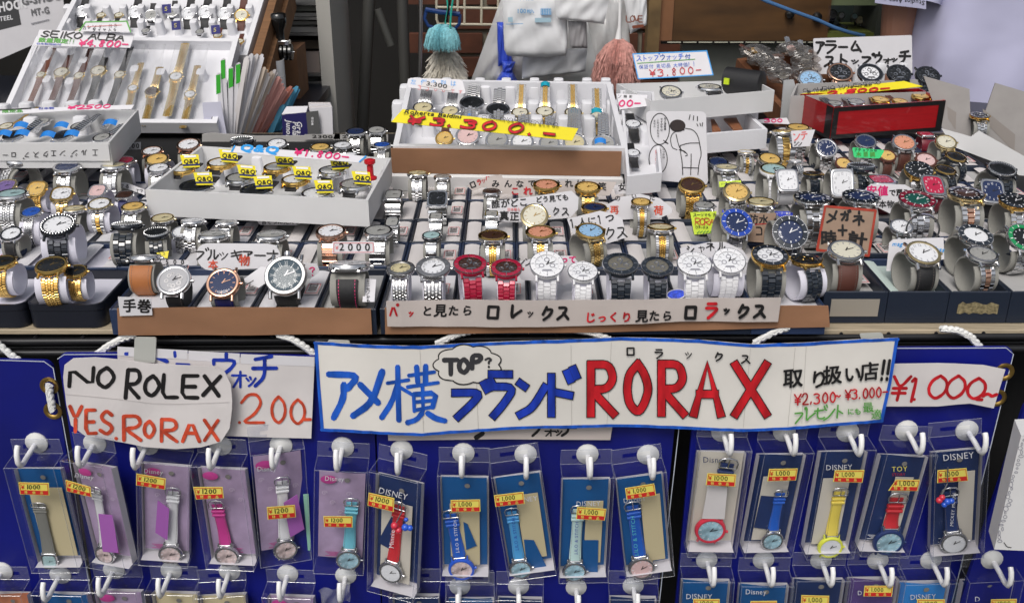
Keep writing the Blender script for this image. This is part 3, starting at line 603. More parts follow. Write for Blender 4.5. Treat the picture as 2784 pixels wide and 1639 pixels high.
# ------------------------------------------------------------------ trays
class Tray:
    def __init__(s, name, label, cat, q, z0, tilt, dep, m, wall=.004, floorm=None, yaw=0, group=None):
        FLp, FRp, BRp, BLp = q; s.n = Vector((0, -sin(R(tilt)), cos(R(tilt)))); s.P = onz(FLp, z0)
        s.c = [onp(p, s.P, s.n) for p in q]
        u = (s.c[1] - s.c[0] + s.c[2] - s.c[3]); v = s.c[3] - s.c[0] + s.c[2] - s.c[1]
        s.M = ortho((s.c[0] + s.c[1] + s.c[2] + s.c[3]) / 4 - s.n * dep, u, v); s.R = s.M.to_3x3().to_4x4(); s.dep = dep; s.inv = s.M.inverted()
        s.o = thing(name, label, cat, s.M, group); L = [s.inv @ c for c in s.c]
        cen = sum(L, Vector()) / 4
        def inset(k, z):
            out = []
            for i in range(4):
                a, b, c = L[i - 1], L[i], L[(i + 1) % 4]; d1 = (a - b).normalized(); d2 = (c - b).normalized(); p = b + (d1 + d2) * k; out.append(Vector((p.x, p.y, z)))
            return out
        o0, o1, i0, i1 = inset(0, 0), inset(0, dep), inset(wall, .003), inset(wall, dep)
        mb = MB()
        for i in range(4):
            j = (i + 1) % 4; mb.add([o0[i], o0[j], o1[j], o1[i], i1[i], i1[j], i0[i], i0[j]], [(0, 1, 2, 3), (3, 2, 5, 4), (4, 5, 7, 6)])
        mb.add(i0, [(0, 1, 2, 3)]); mb.add(o0, [(3, 2, 1, 0)])
        part('shell', mb, m, s.o); s.L = L
    def lp(s, p, h=0): return s.inv @ (onp(p, s.P - s.n * s.dep, s.n) + s.n * h)   # pixel -> local point on the floor plane
    def at(s, p, h): return onp(p, s.P - s.n * (s.dep - h), s.n)
    def watch(s, p, w, sid, where, tilt=0, h=.012, roll=0, yaw=0, group=None):
        st = STY[sid]; P = s.at(p, h); Dm = w * depth(P) / FPX * .95
        M = Matrix.Translation(P) @ s.R @ Matrix.Rotation(R(yaw), 4, 'Z') @ Matrix.Rotation(R(tilt), 4, 'X') @ Matrix.Rotation(R(roll), 4, 'Z')
        return build_watch(M, Dm, template(sid), (st['desc'] + ' ' + where).strip(), group)
    def post(s, p, w=.014, d=.014, h=.02):
        key = ('post', round(w, 3), round(d, 3), round(h, 3))
        if key not in GB:
            mb = MB(); O = [(.5 * math.copysign(abs(cos(a)) ** .5, cos(a)), .5 * math.copysign(abs(sin(a)) ** .5, sin(a))) for a in [2 * pi * i / 20 for i in range(20)]]
            n = 20; pr = [(1.15, 0), (1., .25), (.95, .8), (.85, .95), (.55, 1.)]
            mb.add([(x * k * w, y * k * d, z * h) for k, z in pr for x, y in O], [(j * n + i, j * n + (i + 1) % n, (j + 1) * n + (i + 1) % n, (j + 1) * n + i) for j in range(4) for i in range(n)] + [tuple(4 * n + i for i in range(n))])
            GB[key] = mb.mesh('foam_post', FOAM, 45)
        return link('foam_post', GB[key], s.o, loc=s.lp(p, .003))
def proj(P):
    d = P - CAM; z = d.dot(FW); return (CX + FPX * d.x / z, CY - FPX * d.dot(UP) / z)
# ------------------------------------------------------------------ setting
struct('ground', MB().add([(-40, -40, 0), (40, -40, 0), (40, 40, 0), (-40, 40, 0)], [(0, 1, 2, 3)]), mat('asphalt', (.06, .06, .06), .9, noise=(8, .2)))
struct('shop_floor', MB().box((0, 3.2, .02), (5, 4, .04)), mat('shop_concrete', (.10, .10, .10), .8, noise=(6, .15)))
PLY = mat('pale_plywood', (.40, .33, .23), .7, noise=(30, .15, (1, 8, 8)))
tb = thing('display_table', 'long stall table of pale plywood carrying all the watch trays', 'table', Matrix.Translation((0, 1.55, 0)))
part('table_top', MB().box((0, -.137, TZ - .0035), (2.3, .858, .005), None, .001), PLY, tb)
part('table_shade_sheet', MB().box((0, -.115, TZ - .0006), (2.28, .80, .0008)), DARK, tb)  # added black sheet, puts the shade between the boxes into colour
for x in (-1.05, 1.05):
    for y in (-.45, .25): part('leg', MB().tube([(x, y, 0), (x, y, TZ - .012)], .016, 10), RODB, tb, 40)
part('front_shade_sheet', MB().grid(lambda u, v: (-1.12 + 2.24 * u, -.47 + .012 * sin(u * 60), .03 + (TZ - .075) * v), 120, 1), DARK, tb)  # added black sheet in place of the shadowed void under the table
rs = thing('rear_shelf', 'dark low shelf behind the table carrying the foam trays and crate', 'shelf', Matrix.Translation((0, 2.15, 0)))
for sx, xs in ((-.85, .86), (.98, .9)):
    part('shelf_top', MB().box((sx, 0, .825), (xs, .62, .02)), BLACKB, rs); part('shelf_body', MB().box((sx, .02, .41), (xs - .04, .56, .80)), BLACKB, rs)
rk = world_thing('wire_rack', 'black wire rack running under the front edge of the table', 'rack', Vector((0, .985, .82)))
for (ya, yb, yy, r) in ((929, 913, .985, .0042), (945, 930, .995, .003), (960, 946, .985, .0042)):
    wpart('rod', MB().tube([ony((-80, ya), yy), ony((2870, yb), yy)], r, 10), RODB, rk, 40)
for i in range(24):
    x = -35 + i * 129; yy = 921 - 16 * x / 2784
    wpart('wire', MB().tube([ony((x, yy), .9835), ony((x + 4, yy), .9835) + Vector((0, .02, .0005)), ony((x, yy), .9835) + Vector((0, .35, .0005))], .0022, 6), RODB, rk, 40)

# ------------------------------------------------------------------ watch boxes on the table
COVER = [[(392, 505), (1005, 540), (1075, 420), (540, 380), (-50, 300), (-50, 440), (300, 440)], [(1060, 395), (1080, 492), (1720, 492), (1920, 420), (2100, 400), (2040, 250), (1060, 200)],
         [(2160, 250), (2260, 380), (2570, 360), (2600, 430), (2790, 470), (2790, 100), (2160, 100)], [(-100, 460), (310, 445), (400, 330), (-100, 300)], [(320, 420), (1060, 430), (1060, 300), (320, 300)]]
def inside(p, poly):
    c = False; n = len(poly)
    for i in range(n):
        (x0, y0), (x1, y1) = poly[i], poly[i - 1]
        if (y0 > p[1]) != (y1 > p[1]) and p[0] < (x1 - x0) * (p[1] - y0) / (y1 - y0) + x0: c = not c
    return c
PR = ['2300', '2300', '2300', '2800', '2300', '2500']
for j in range(8):
    for i in range(-12, 13):
        x0, y0 = -.127 + .066 * i, 1.09 + .0845 * j
        if j == 0 and x0 > .33: y0 += .022
        p = proj(Vector((x0 + .033, y0 + .042, TZ + .03)))
        if p[0] < -70 or p[0] > 2860 or any(inside(p, q) for q in COVER): continue
        gift_box(x0, y0, .0653, .0833, .029 + .001 * ((i * 7 + j) % 3), PR[(i * 5 + j * 3) % 6] if (i + 2 * j) % 4 != 3 else None, NAVY2 if (i * 3 + j) % 3 == 0 else NAVY, ins=CUFFW if x0 < -.33 else FELTI, leaf=PAPERB if x0 < -.33 else PAPER)
FE = [-.423, -.339, -.273, -.205, -.142]
for k in range(4): gift_box(FE[k], .970, FE[k + 1] - FE[k] - .001, .115, .030, ['', '2500', '2300', ''][k] or None, NAVY2 if k < 1 else NAVY, leaf=PAPERB if k in (1, 2) else None, ins=PAPERB if k == 0 else FELTI, label='navy front box holding the ' + ['tan strap and skeleton watches', 'rose gold watch', 'big Roman numeral watch', 'watch with red stitching'][k], group='front boxes behind the brown tape')
for k in range(6): gift_box(-.139 + k * .0785, .971, .0778, .114, .030, ['1500', '2500', '1500', '1500', '1500', None][k], NAVY2 if k == 5 else NAVY, leaf=None, ins=PAPERB, label='white-lined navy front box under the ' + ['two notched-bezel dress watches', 'crimson ceramic pair', 'white ceramic pair beside the crimson pair', 'black ceramic pair', 'white ceramic pair below the curved card', 'gold-rimmed black ceramic watches'][k], group='front boxes behind the slogan strip')
RB = [.336, .405, .471, .537, .604]
RN = ['deep navy watch box with a pale metal plate on its front', 'deep navy watch box lined with mint green card', 'deep navy watch box with a scuffed gold smear on its front', 'deep navy watch box at the end of the front row']
rbx = [gift_box(RB[k], 1.0, RB[k + 1] - RB[k] - .0008, .118, .037, ['1900', None, None, None][k], NAVY, leaf=MINT if k == 1 else None, ins=MINT if k == 1 else FELTI, label=RN[k], group=None) for k in range(4)]
part('metal_plate', MB().box((0, -.0595, .018), (.052, .001, .020)), mat('plate_beige', (.42, .38, .32), .35, .3), rbx[0])
part('gold_smear', MB().prism([(-.022 + .044 * i / 10, -.006 + random.uniform(-.002, .002)) for i in range(11)] + [(.022 - .044 * i / 10, .005 + random.uniform(-.002, .002)) for i in range(11)], 0, .0003, Matrix.Translation((0, -.0592, .018)) @ Matrix.Rotation(pi / 2, 4, 'X')), mat('worn_gold', (.30, .25, .14), .5, .4, noise=(300, .5)), rbx[2])
def rounded_tray(x0, x1, y0, d, h, label):
    root = thing('watch_tray', label, 'tray', Matrix.Translation(((x0 + x1) / 2, y0 + d / 2, TZ)), 'black rounded trays of gold watches'); w = x1 - x0
    def rr(k, wd, dd, r=.012):
        P = []
        for cx, cy, a0 in ((1, 1, 0), (-1, 1, 90), (-1, -1, 180), (1, -1, 270)):
            for q in range(6): a = R(a0 + q * 18); P.append((cx * (wd / 2 - r) + r * cos(a), cy * (dd / 2 - r) + r * sin(a)))
        return P
    o, i_ = rr(0, w, d), rr(0, w - .004, d - .004, .010); n = len(o); mb = MB()
    V = [(x, y, 0) for x, y in o] + [(x, y, h * .72) for x, y in o] + [(x * 1.012, y * 1.012, h * .74) for x, y in o] + [(x * 1.012, y * 1.012, h) for x, y in o] + [(x, y, h) for x, y in i_] + [(x, y, .005) for x, y in i_]
    mb.add(V, [(k * n + q, k * n + (q + 1) % n, (k + 1) * n + (q + 1) % n, (k + 1) * n + q) for k in range(5) for q in range(n)] + [tuple(range(5 * n, 6 * n))])
    part('shell', mb, BLACKB, root, 35); part('lining', MB().prism(rr(0, w - .005, d - .005, .009), .005, h * .62), CUFFW, root)
    return root
rounded_tray(-.6005, -.5215, .987, .10, .027, 'black rounded tray with white lining holding a single gold watch')
rounded_tray(-.5195, -.4385, .987, .10, .027, 'black rounded tray with white lining holding a pair of gold watches')

# ------------------------------------------------------------------ tape strips and slogan along the front edge
Card('tape_strip', 'brown tape strip along the edge below the rose gold and roman watches', 'tape', [(318, 839), (660, 836), (1008, 840)], [(322, 911), (660, 911), (1012, 908)], vplane(.9675), CARDB, thick=.002, wave=lambda p: .0006 * sin(p[0] * .021))
Card('tape_strip', 'brown tape strip running behind the long slogan strip', 'tape', [(1046, 838), (2252, 832)], [(1047, 909), (1650, 903), (2256, 889)], vplane(.9685), CARDB, thick=.002, wave=lambda p: .0005 * sin(p[0] * .017))
c = Card('sign_strip', 'long beige slogan strip with red and black Japanese handwriting', 'sign', [F3(155, 1168), F3(900, 1160), F4(300, 1165), F5(0, 1265), F5(677, 1258)], [F3(165, 1380), F3(900, 1388), F4(300, 1385), F5(0, 1420), F5(655, 1420)], vplane(.9635), DULLP, wave=lambda p: .0008 * sin(p[0] * .019) + .0005 * sin(p[0] * .047 + 1))
for t, x, y, s, m in (('パ', 172, 1285, 84, INKR), ('ッ', 345, 1295, 52, INKR), ('と', 450, 1295, 92, INKK), ('見', 548, 1300, 108, INKK), ('た', 668, 1290, 92, INKK), ('ら', 785, 1290, 92, INKK), ('ロ', 1000, 1315, 120, INKK), ('レ', 1185, 1315, 110, INKK), ('ッ', 1340, 1300, 62, INKK), ('ク', 1470, 1318, 110, INKK), ('ス', 1590, 1318, 110, INKK)):
    X, Y = F3(x, y); c.text(t, X, Y, s / 3.091, m, bw=8 if m is INKK and s > 100 else 5.5, bold=.035, shear=.08)
for t, x, y, s, m in (('じ', 425, 1350, 92, INKR), ('っ', 530, 1345, 84, INKR), ('く', 625, 1340, 92, INKR), ('り', 735, 1340, 92, INKR), ('見', 850, 1340, 108, INKK), ('た', 960, 1332, 92, INKK), ('ら', 1075, 1330, 92, INKK)):
    X, Y = F4(x, y); c.text(t, X, Y, s / 3.091, m, bw=5.5, bold=.035, shear=.08)
for t, x, y, s, m in (('ロ', 25, 1400, 92, INKK), ('ラ', 165, 1395, 96, INKR), ('ッ', 290, 1365, 50, INKK), ('ク', 385, 1385, 86, INKK), ('ス', 490, 1385, 86, INKK)):
    X, Y = F5(x, y); c.text(t, X, Y, s / 2.472, m, bw=8.5, bold=.035, shear=.08)
c.done()
c = Card('paper_label', 'small white paper label with two black characters taped on the front edge', 'sign', *rectp([F1(915, 1162), F1(1172, 1170), F1(1182, 1303), F1(930, 1310)]), vplane(.9645), PAPERB)
for t, x, y in (('手', 950, 1280), ('巻', 1065, 1285)): c.text(t, *F1(x, y), 37, INKK, bold=.035)
c.done()

# ------------------------------------------------------------------ table watches: left block
lw = dict(cf='w')
W(H2(290, 55), 76, .13, 'sw', 'turned aside under the upside-down lettered carton', yaw=-35); W(H2(90, 430), 56, .55, 'pton', 'at the table edge', **lw); W(H2(545, 470), 56, .66, 'gton', 'before the navy-dial steel watch', **lw)
W(H2(1000, 150), 74, .36, 'snavy', 'behind the gold barrel-shaped watches'); W(H2(925, 545), 62, .55, 'wton', 'beside the gold-dial barrel watch', yaw=10, **lw); W(H2(1700, 130), 72, .2, 'scream', 'below the crimson-dial watch')
W(H2(1850, 55), 62, .36, 'scrim', 'beside the upside-down lettered carton', yaw=8, **lw); W(F1(1220, 105), 66, .5, 'sgold', 'next to the crimson-dial watch', **lw); W(F1(1232, 172), 62, .42, 'sw', 'tucked against the corner of the yellow-tag tray')
W(H2(180, 555), 84, .28, 'steal', 'at the table edge'); W(H2(1455, 500), 50, .62, 'pkton', 'beside the wide steel watches', **lw); W(H2(1860, 560), 48, .42, 'dkton', 'next to the yellow-tag tray', **lw)
W(H2(470, 820), 58, .5, 'sblue', 'on a white cuff', **lw); W(H2(1110, 770), 62, .24, 'scham', 'between the blue-dial and white-dial watches'); W(H2(1490, 700), 66, .5, 'stwo', 'on a white cuff', **lw); W(H2(1990, 740), 66, .36, 'sgold', 'beside the tray corner on a steel bracelet')
W(H2(870, 1020), 96, .6, 'gemw', 'on a white cuff', yaw=8, links=True, **lw); W(H2(170, 1140), 60, .62, 'blkl', 'at the table edge'); W(H2(1900, 1010), 86, .14, 'gemk', 'seen edge-on', yaw=6, roll=-4, links=True); W(F1(1210, 668), 70, .36, 'gemb', 'leaning by the edge-on gem watch', yaw=12)
W(F1(1262, 560), 66, .36, 'scham', 'in the shade of the yellow-tag tray'); W(F1(1405, 664), 52, .62, 'sw', 'small and upright beside the handwritten oval sign', **lw)
W(F1(400, 925), 88, .52, 'goldk', 'larger of the pair in a black tray', links=True, cf='w', yaw=6); W(F1(588, 968), 64, .52, 'goldk', 'smaller of the pair in a black tray', cf='w', yaw=6); W(F1(20, 898), 74, .45, 'goldk', 'in the black tray cut by the picture edge', cf='w')
W(F1(1130, 862), 86, .07, 'tan', 'standing in the box above the two-character label', cf='g'); W(F1(1350, 1038), 96, .86, 'skel', 'in the box beside the tan strap', cf=None)
W(F1(1180, 38), 58, .42, 'rosew', 'behind the crimson-dial watch'); W((513, 396), 66, .5, 'rosew', 'behind the yellow-tag tray')
# ------------------------------------------------------------------ centre
W(F2(70, 580), 66, .18, 'sw', 'in the shade behind the oval sign'); W(F2(330, 590), 60, .16, 'sgrey', 'in the shade of the yellow-tag tray'); W(F2(228, 690), 84, .22, 'sgrey', 'behind the oval sign with brush writing', floor=TZ + .010); W(F2(682, 692), 84, .26, 'sgrey', 'below the yellow-tag tray behind the roman watch', floor=TZ + .010); W(F2(305, 1058), 94, .88, 'rosen', 'before the oval sign'); W(F2(790, 1000), 118, .93, 'roman', 'in the front row', cf=None)
W(F2(1140, 664), 84, .46, 'rosew', 'behind the 2000 price tag', floor=TZ + .014); W(F2(1285, 925), 116, .12, 'stitch', 'seen edge-on in the front row'); W(F2(1508, 662), 82, .4, 'sgrey', 'beside the 2000 price tag', links=True, floor=TZ + .014)
W(H1(165, 410), 52, .4, 'rectb', 'beside the yellow-tag tray'); W(H1(850, 470), 58, .62, 'rectk', 'among the bangles'); W(H1(545, 75), 60, .2, 'scham', 'in the shade under the yellow price banner tray'); W(H1(930, 130), 50, .22, 'sgrey', 'in the shade beside the square black watch')
W(H1(145, 830), 40, .5, 'bang', 'below the rectangular bangle watch'); W(H1(830, 740), 38, .4, 'bang', 'below the square black watch'); W(H1(760, 1042), 54, .42, 'ladyb', 'in the middle row'); W(H1(1690, 360), 52, .3, 'darkt', 'behind the white slogan card'); W(H1(1690, 700), 38, .35, 'bang', 'beside the white slogan card')
W(H1(1712, 1050), 82, .36, 'jdark', 'behind the crimson watches', links=True); W(F3(1400, 460), 78, .85, 'jwhite', 'in front of the slogan card'); W(F3(1450, 602), 84, .45, 'jsal', 'behind the white ceramic watch', links=True); W(F3(1500, 205), 74, .42, 'jgsal', 'behind the slogan card')
W(F4(455, 225), 72, .45, 'jgold', 'beside the salmon-dial gold watch', links=True); W(F4(510, 395), 72, .36, 'jnavy', 'peeping over the hand-lettered card'); W(F4(480, 592), 82, .55, 'jgwh', 'turned sideways before the hand-lettered card', yaw=18, roll=6, links=True); W(F4(905, 345), 56, .4, 'jlady', 'before the arched white card', links=True)
W(F4(1070, 560), 76, .24, 'jcham', 'behind the black ceramic watches', links=True); W(F4(1330, 205), 74, .6, 'jbr', 'beside the cartoon card'); W(F5(375, 555), 76, .7, 'jgs', 'under a lime sticker'); W(F4(825, 150), 36, .3, 'jgold', 'half hidden behind the three-character label', cf=None)
fr = dict(links=True, cf='n')
W(F3(275, 905), 78, .5, 'ringg', 'in the front row', **fr); W(F3(550, 897), 94, .6, 'ringw', 'in the front row', **fr); W(F3(860, 872), 92, .56, 'red', 'larger of the crimson pair', yaw=6, roll=4, **fr); W(F3(1165, 902), 86, .56, 'red', 'smaller of the crimson pair', **fr)
W(F3(1505, 872), 94, .76, 'white', 'beside the crimson pair', **fr); W(F4(415, 932), 82, .64, 'white', 'smaller one beside the black pair', **fr); W(F4(730, 872), 98, .6, 'black', 'larger of the black pair', **fr); W(F4(1040, 892), 88, .6, 'black', 'smaller of the black pair', **fr)
W(F4(1350, 872), 94, .68, 'white', 'with the blue oval tag beside it', **fr); W(F5(325, 1020), 90, .76, 'white', 'below the curved white card', links=True, cf='w'); W(F5(600, 987), 100, .56, 'bgold', 'in the front row', links=True); W(F5(848, 1012), 84, .32, 'bgoldk', 'twisted on its white cuff', yaw=26, roll=-12, links=True, cf='w')
# ------------------------------------------------------------------ right block
W(F6(122, 952), 100, .55, 'cbrown', 'in the box with the metal plate', floor=TZ + .0215); W(F6(640, 968), 98, .66, 'wblack', 'in the mint-lined box', yaw=6, floor=TZ + .0215); W(F6(1040, 978), 86, .5, 'sgrtwo', 'in the box with the gold smear', yaw=8, links=True, floor=TZ + .0215)
W(F5(375, 762), 90, .86, 'dblue', 'beside the lime card', yaw=10, roll=-8); W(F5(733, 825), 98, .93, 'dblack', 'with a blue sticker'); W(F5(160, 645), 60, .34, 'sgrey', 'behind the lime card'); W(F5(540, 625), 82, .28, 'scham', 'wrapped in clear film'); W(F5(885, 602), 100, .3, 'dblack', 'seen edge-on on a steel bracelet', links=True)
W(F5(718, 475), 62, .84, 'rwh', 'beside the other rectangular watch', floor=TZ + .048); W(F5(1085, 490), 66, .98, 'rwb', 'upright beside the black studded watch', floor=TZ + .034); W(F5(600, 335), 66, .5, 'sgold', 'tilted beside the two-tone bracelet', roll=-14, yaw=10); W(F5(625, 405), 78, .4, 'palegold', 'behind the white rectangular watch'); W(F5(255, 355), 58, .5, 'snavy', 'beside the cartoon card'); W(F5(310, 392), 70, .24, 'scream', 'beside the cartoon card')
W(F5(440, 285), 46, .2, 'stwo', 'under the white foam tray'); W(F5(690, 150), 62, .1, 'twob', 'before the red-lettered card'); W(F5(790, 125), 66, .3, 'sgold', 'behind the red-lettered card'); W(F5(980, 258), 62, .84, 'blunum', 'beside the red-lettered card'); W(H3(1440, 600), 40, .2, 'sw', 'with a spring bracelet on the price tags', yaw=25, cf=None)
W(F6(105, 360), 46, .72, 'wood', 'beside the rectangular watch'); W(F6(225, 385), 78, .18, 'black2', 'behind the rectangular watches'); W(F5(890, 432), 54, .2, 'blkg', 'low between the rectangular watches'); W(F6(255, 215), 60, .62, 'navyd', 'above the green card'); W(F6(512, 225), 68, .66, 'rosed', 'below the red box'); W(F6(795, 220), 60, .66, 'golw', 'beside the grey carton')
W(F6(400, 310), 50, .66, 'wood', 'next to the green card'); W(F6(660, 340), 60, .66, 'woodw', 'behind the big black and gold dial'); W(F6(860, 320), 60, .5, 'blkg', 'leaning beside the grey carton', yaw=25, roll=14); W(F6(612, 410), 78, .6, 'dkgold', 'beside the smaller gold-rimmed black watches', roll=-10); W(F6(790, 408), 60, .46, 'blkg', 'smaller one leaning forward', yaw=22, roll=10); W(F6(1170, 405), 80, .5, 'gemb', 'beside the white carton', yaw=8)
W(F6(360, 475), 68, .28, 'rred', 'lying low behind the price slogan card'); W(F6(708, 510), 64, .7, 'rred', 'tilted beside the green diver', roll=-8, yaw=6); W(F6(1108, 550), 66, .82, 'rnavy', 'below the gem bezel watch', roll=-6); W(F6(222, 592), 98, .36, 'dblack', 'on a steel bracelet behind the kraft card'); W(F6(600, 612), 98, .46, 'dgreen', 'beside the price slogan card'); W(F6(930, 572), 96, .36, 'dbrown', 'on a two-tone bracelet', links=True)
W(F6(1262, 620), 86, .46, 'dkgold', 'at the picture edge'); W(F6(495, 790), 66, .62, 'sw', 'under the open magnifier lid'); W(F6(992, 850), 92, .6, 'dwhite', 'beside the magnifier watch', yaw=10); W(F6(1310, 865), 90, .8, 'dgrb', 'at the picture edge', yaw=12)
# magnifier lid
lens = world_thing('magnifier_lid', 'round magnifier lid hinged open over a steel watch', 'magnifier', onz(F6(640, 880), TZ + .05)); Pm, nm = standing(F6(640, 885), TZ + .05, 35, -20)
cc = onp(F6(640, 800), Pm, nm); ml = ortho(cc, Vector((0, 0, 1)).cross(nm) * -1, Vector((0, 0, 1))); rad = 108 / 2.474 * depth(cc) / FPX
wpart('rim', MB().lathe([(rad, -.002), (rad, .002), (rad * .9, .002), (rad * .9, -.002), (rad, -.002)], 40, ml), SIL, lens, 40); wpart('lens', MB().lathe([(rad * .91, 0), (rad * .5, .002), (.001, .003)], 36, ml), GLASS, lens, True)
# watches standing in the back row behind the yellow-tag tray
for p, w, a, s_, wh in ((B(895, 1392), 58, .5, 'sw', 'behind the handwritten price strip of the yellow-tag tray'), (B(1310, 1425), 58, .36, 'twob', 'in the back row below a 2300 tag'), (B(1520, 1405), 54, .36, 'sw', 'in the back row below a 2300 tag'), (B(1650, 1275), 56, .36, 'snavy', 'behind the back row of tags'), (B(1850, 1262), 54, .4, 'sgrey', 'behind the back row of tags')):
    W(p, w, a, s_, wh, floor=TZ + .03)
W(B(560, 1350), 66, .2, 'black2', 'in the back row beside the paper envelopes', floor=TZ + .03); W(B(1905, 1400), 50, .3, 'sblue', 'half hidden beside the yellow price banner tray', floor=TZ + .03)
# ------------------------------------------------------------------ hand-written cards among the watches
def sign(label, top, bot, base, m=PAPERB, tilt=14, r=0, z=TZ + .038, yaw=0, **k): return Card('paper_sign', label, 'sign', top, bot, standing(base, z, tilt, yaw), m, r=r, **k)
c = sign('oval white card with black and red brush writing behind the rose gold watch', *rectp([F2(85, 745), F2(750, 750), F2(748, 935), F2(115, 960)]), F2(400, 965), r=34, z=TZ + .046)
c.text('ブルッキアーナ', *F2(95, 870), 27, INKK, bw=4.2, wide=1.25, adv=32, rot=1); c.text('本', *F2(190, 945), 27, INKO); c.text('物', *F2(425, 918), 31, INKO); c.done()
c = sign('white card with a red question mark behind the roman dial watch', [F2(640, 930), F2(900, 892), F2(1030, 905), F2(1050, 950)], [F2(600, 1030), F2(800, 1040), F2(990, 1015), F2(1045, 975)], F2(850, 1040)); c.text('ﾞ', *F2(930, 950), 16, INKK); c.text('?', *F2(975, 995), 24, INKP, bw=3.4); c.done()
c = sign('folded white hang tag on a black string beside the roman dial watch', [F2(455, 1030), F2(600, 925), F2(645, 935)], [F2(455, 1040), F2(580, 1092), F2(640, 1050)], F2(580, 1095), tilt=40)
c.stroke([F2(540, 1035), F2(500, 1060), F2(450, 1055), F2(470, 1080), F2(520, 1050)], 2, INKK, 2); c.done()
c = sign('white 2000 price tag with pink border clipped above the edge-on watch', *rectp([F2(1153, 735), F2(1478, 733), F2(1480, 825), F2(1150, 826)]), F2(1300, 870), thick=.002, z=TZ + .062)
for a, b in ((F2(1165, 745), F2(1468, 744)), (F2(1468, 744), F2(1470, 815)), (F2(1470, 815), F2(1162, 817)), (F2(1162, 817), F2(1165, 745))): c.stroke([a, b], 1.5, INKL)
c.text('¥', *F2(1178, 795), 10, INKL, bw=1.5); c.text('2000', *F2(1205, 803), 21, INKK, font=True, adv=23, bold=.015); c.done()
c = sign('narrow white card with vertical black writing in the stitched strap box', *rectp([F2(1398, 1020), F2(1492, 1025), F2(1478, 1200), F2(1385, 1200)]), F2(1430, 1200), tilt=60)
c.text('ミニセジかも', *F2(1415, 1055), 10, INKK, vert=True); c.done()
c = sign('pale shaded strip of Japanese writing under the yellow price banner tray', [F3(1000, 130), F4(200, 160), F4(700, 170)], [F3(1000, 262), F4(200, 300), F4(640, 285)], F4(200, 300), DULLP)
c.text('みんなで着ければ', *F3(1040, 215), 22, INKK, adv=33, bold=.03); c.text('これ', *F3(1200, 280), 24, INKR, bold=.04, adv=34); c.text('笑', *F4(540, 240), 24, INKK); c.done()
c = sign('slanted pale tag with a red and black character by the shaded strip', [F3(832, 200), F3(980, 130), F3(1120, 105)], [F3(880, 245), F3(985, 212), F3(1140, 150)], F3(960, 240), DULLP, thick=.001); c.text('ロ', *F3(870, 225), 17, INKK, rot=-22, bw=3.5); c.text('ラック', *F3(930, 195), 13, INKR, rot=-22, bw=2.6); c.done()
c = sign('white slogan card of black writing behind the white-dial fluted watch', [F3(1035, 335), F3(1400, 290), F4(320, 243), F4(380, 300)], [F3(1000, 490), F3(1250, 508), F3(1700, 470), F4(375, 400)], F3(1350, 508))
c.text('誰がどこ', *F3(1040, 392), 24, INKK, adv=25, rot=-4, bold=.03); c.text('どう見ても', *F3(1412, 345), 18, INKK, adv=18, rot=-5, bold=.03); c.text('真正銘', *F3(1105, 492), 26, INKK, adv=28, bold=.03); c.text('クス', *F3(1560, 445), 20, INKK, bw=3, adv=24); c.text('日本製ム', *F3(1170, 412), 9, INKL); c.done()
c = sign('small white label of three black characters above the arched card', *rectp([F4(672, 198), F4(1000, 165), F4(1012, 248), F4(690, 275)]), F4(850, 270)); c.text('女性用', *F4(715, 250), 22, INKK, adv=34, rot=-6, bold=.02); c.done()
c = sign('arched white card with two red characters behind the small two-tone watch', [F4(600, 370), F4(740, 295), F4(890, 270), F4(1060, 305), F4(1168, 390)], [F4(625, 420), F4(730, 488), F4(880, 478), F4(1080, 466), F4(1165, 430)], F4(880, 490))
c.text('の', *F4(680, 330), 17, INKK); c.text('い', *F4(820, 310), 15, INKK); c.text('た', *F4(970, 325), 17, INKK); c.text('再', *F4(645, 440), 24, INKO); c.text('荷', *F4(1010, 448), 27, INKO, bold=.03); c.done()
c = sign('hand-lettered white card behind the gold watch turned sideways', [F4(283, 480), F4(560, 412), F4(690, 440), F4(748, 480)], [F4(320, 590), F4(420, 662), F4(610, 692), F4(782, 635)], F4(600, 690)); c.text('1人に1つ', *F4(305, 560), 25, INKK, rot=-9, bw=3, adv=25, bold=.03); c.text('クス', *F4(618, 650), 29, INKK, bw=3.6, adv=29, rot=-6); c.done()
c = sign('curved white card with magenta writing behind the large white ceramic watch', [F3(1195, 850), F3(1500, 790), F4(330, 790), F4(385, 850)], [F3(1300, 995), F3(1500, 1000), F4(250, 1040), F4(340, 1000)], F3(1500, 1000)); c.text('シン', *F3(1265, 870), 20, INKK, bw=3); c.text('って', *F4(225, 850), 22, INKP, bold=.04); c.done()
c = sign('curved white card with black brush writing above two white ceramic watches', [F4(1232, 725), F4(1480, 675), F5(300, 885), F5(420, 940), F5(475, 1020)], [F4(1245, 800), F5(60, 990), F5(250, 1060), F5(420, 1110), F5(470, 1100)], F5(250, 1060))
c.text('シ', *F4(1290, 775), 21, INKK, bw=3.6); c.text('ャ', *F4(1390, 760), 19, INKK, bw=3.4); c.text('ネ', *F4(1455, 745), 26, INKK, bw=3.6); c.text('ル', *F4(1550, 745), 22, INKK, bw=3.6); c.done()
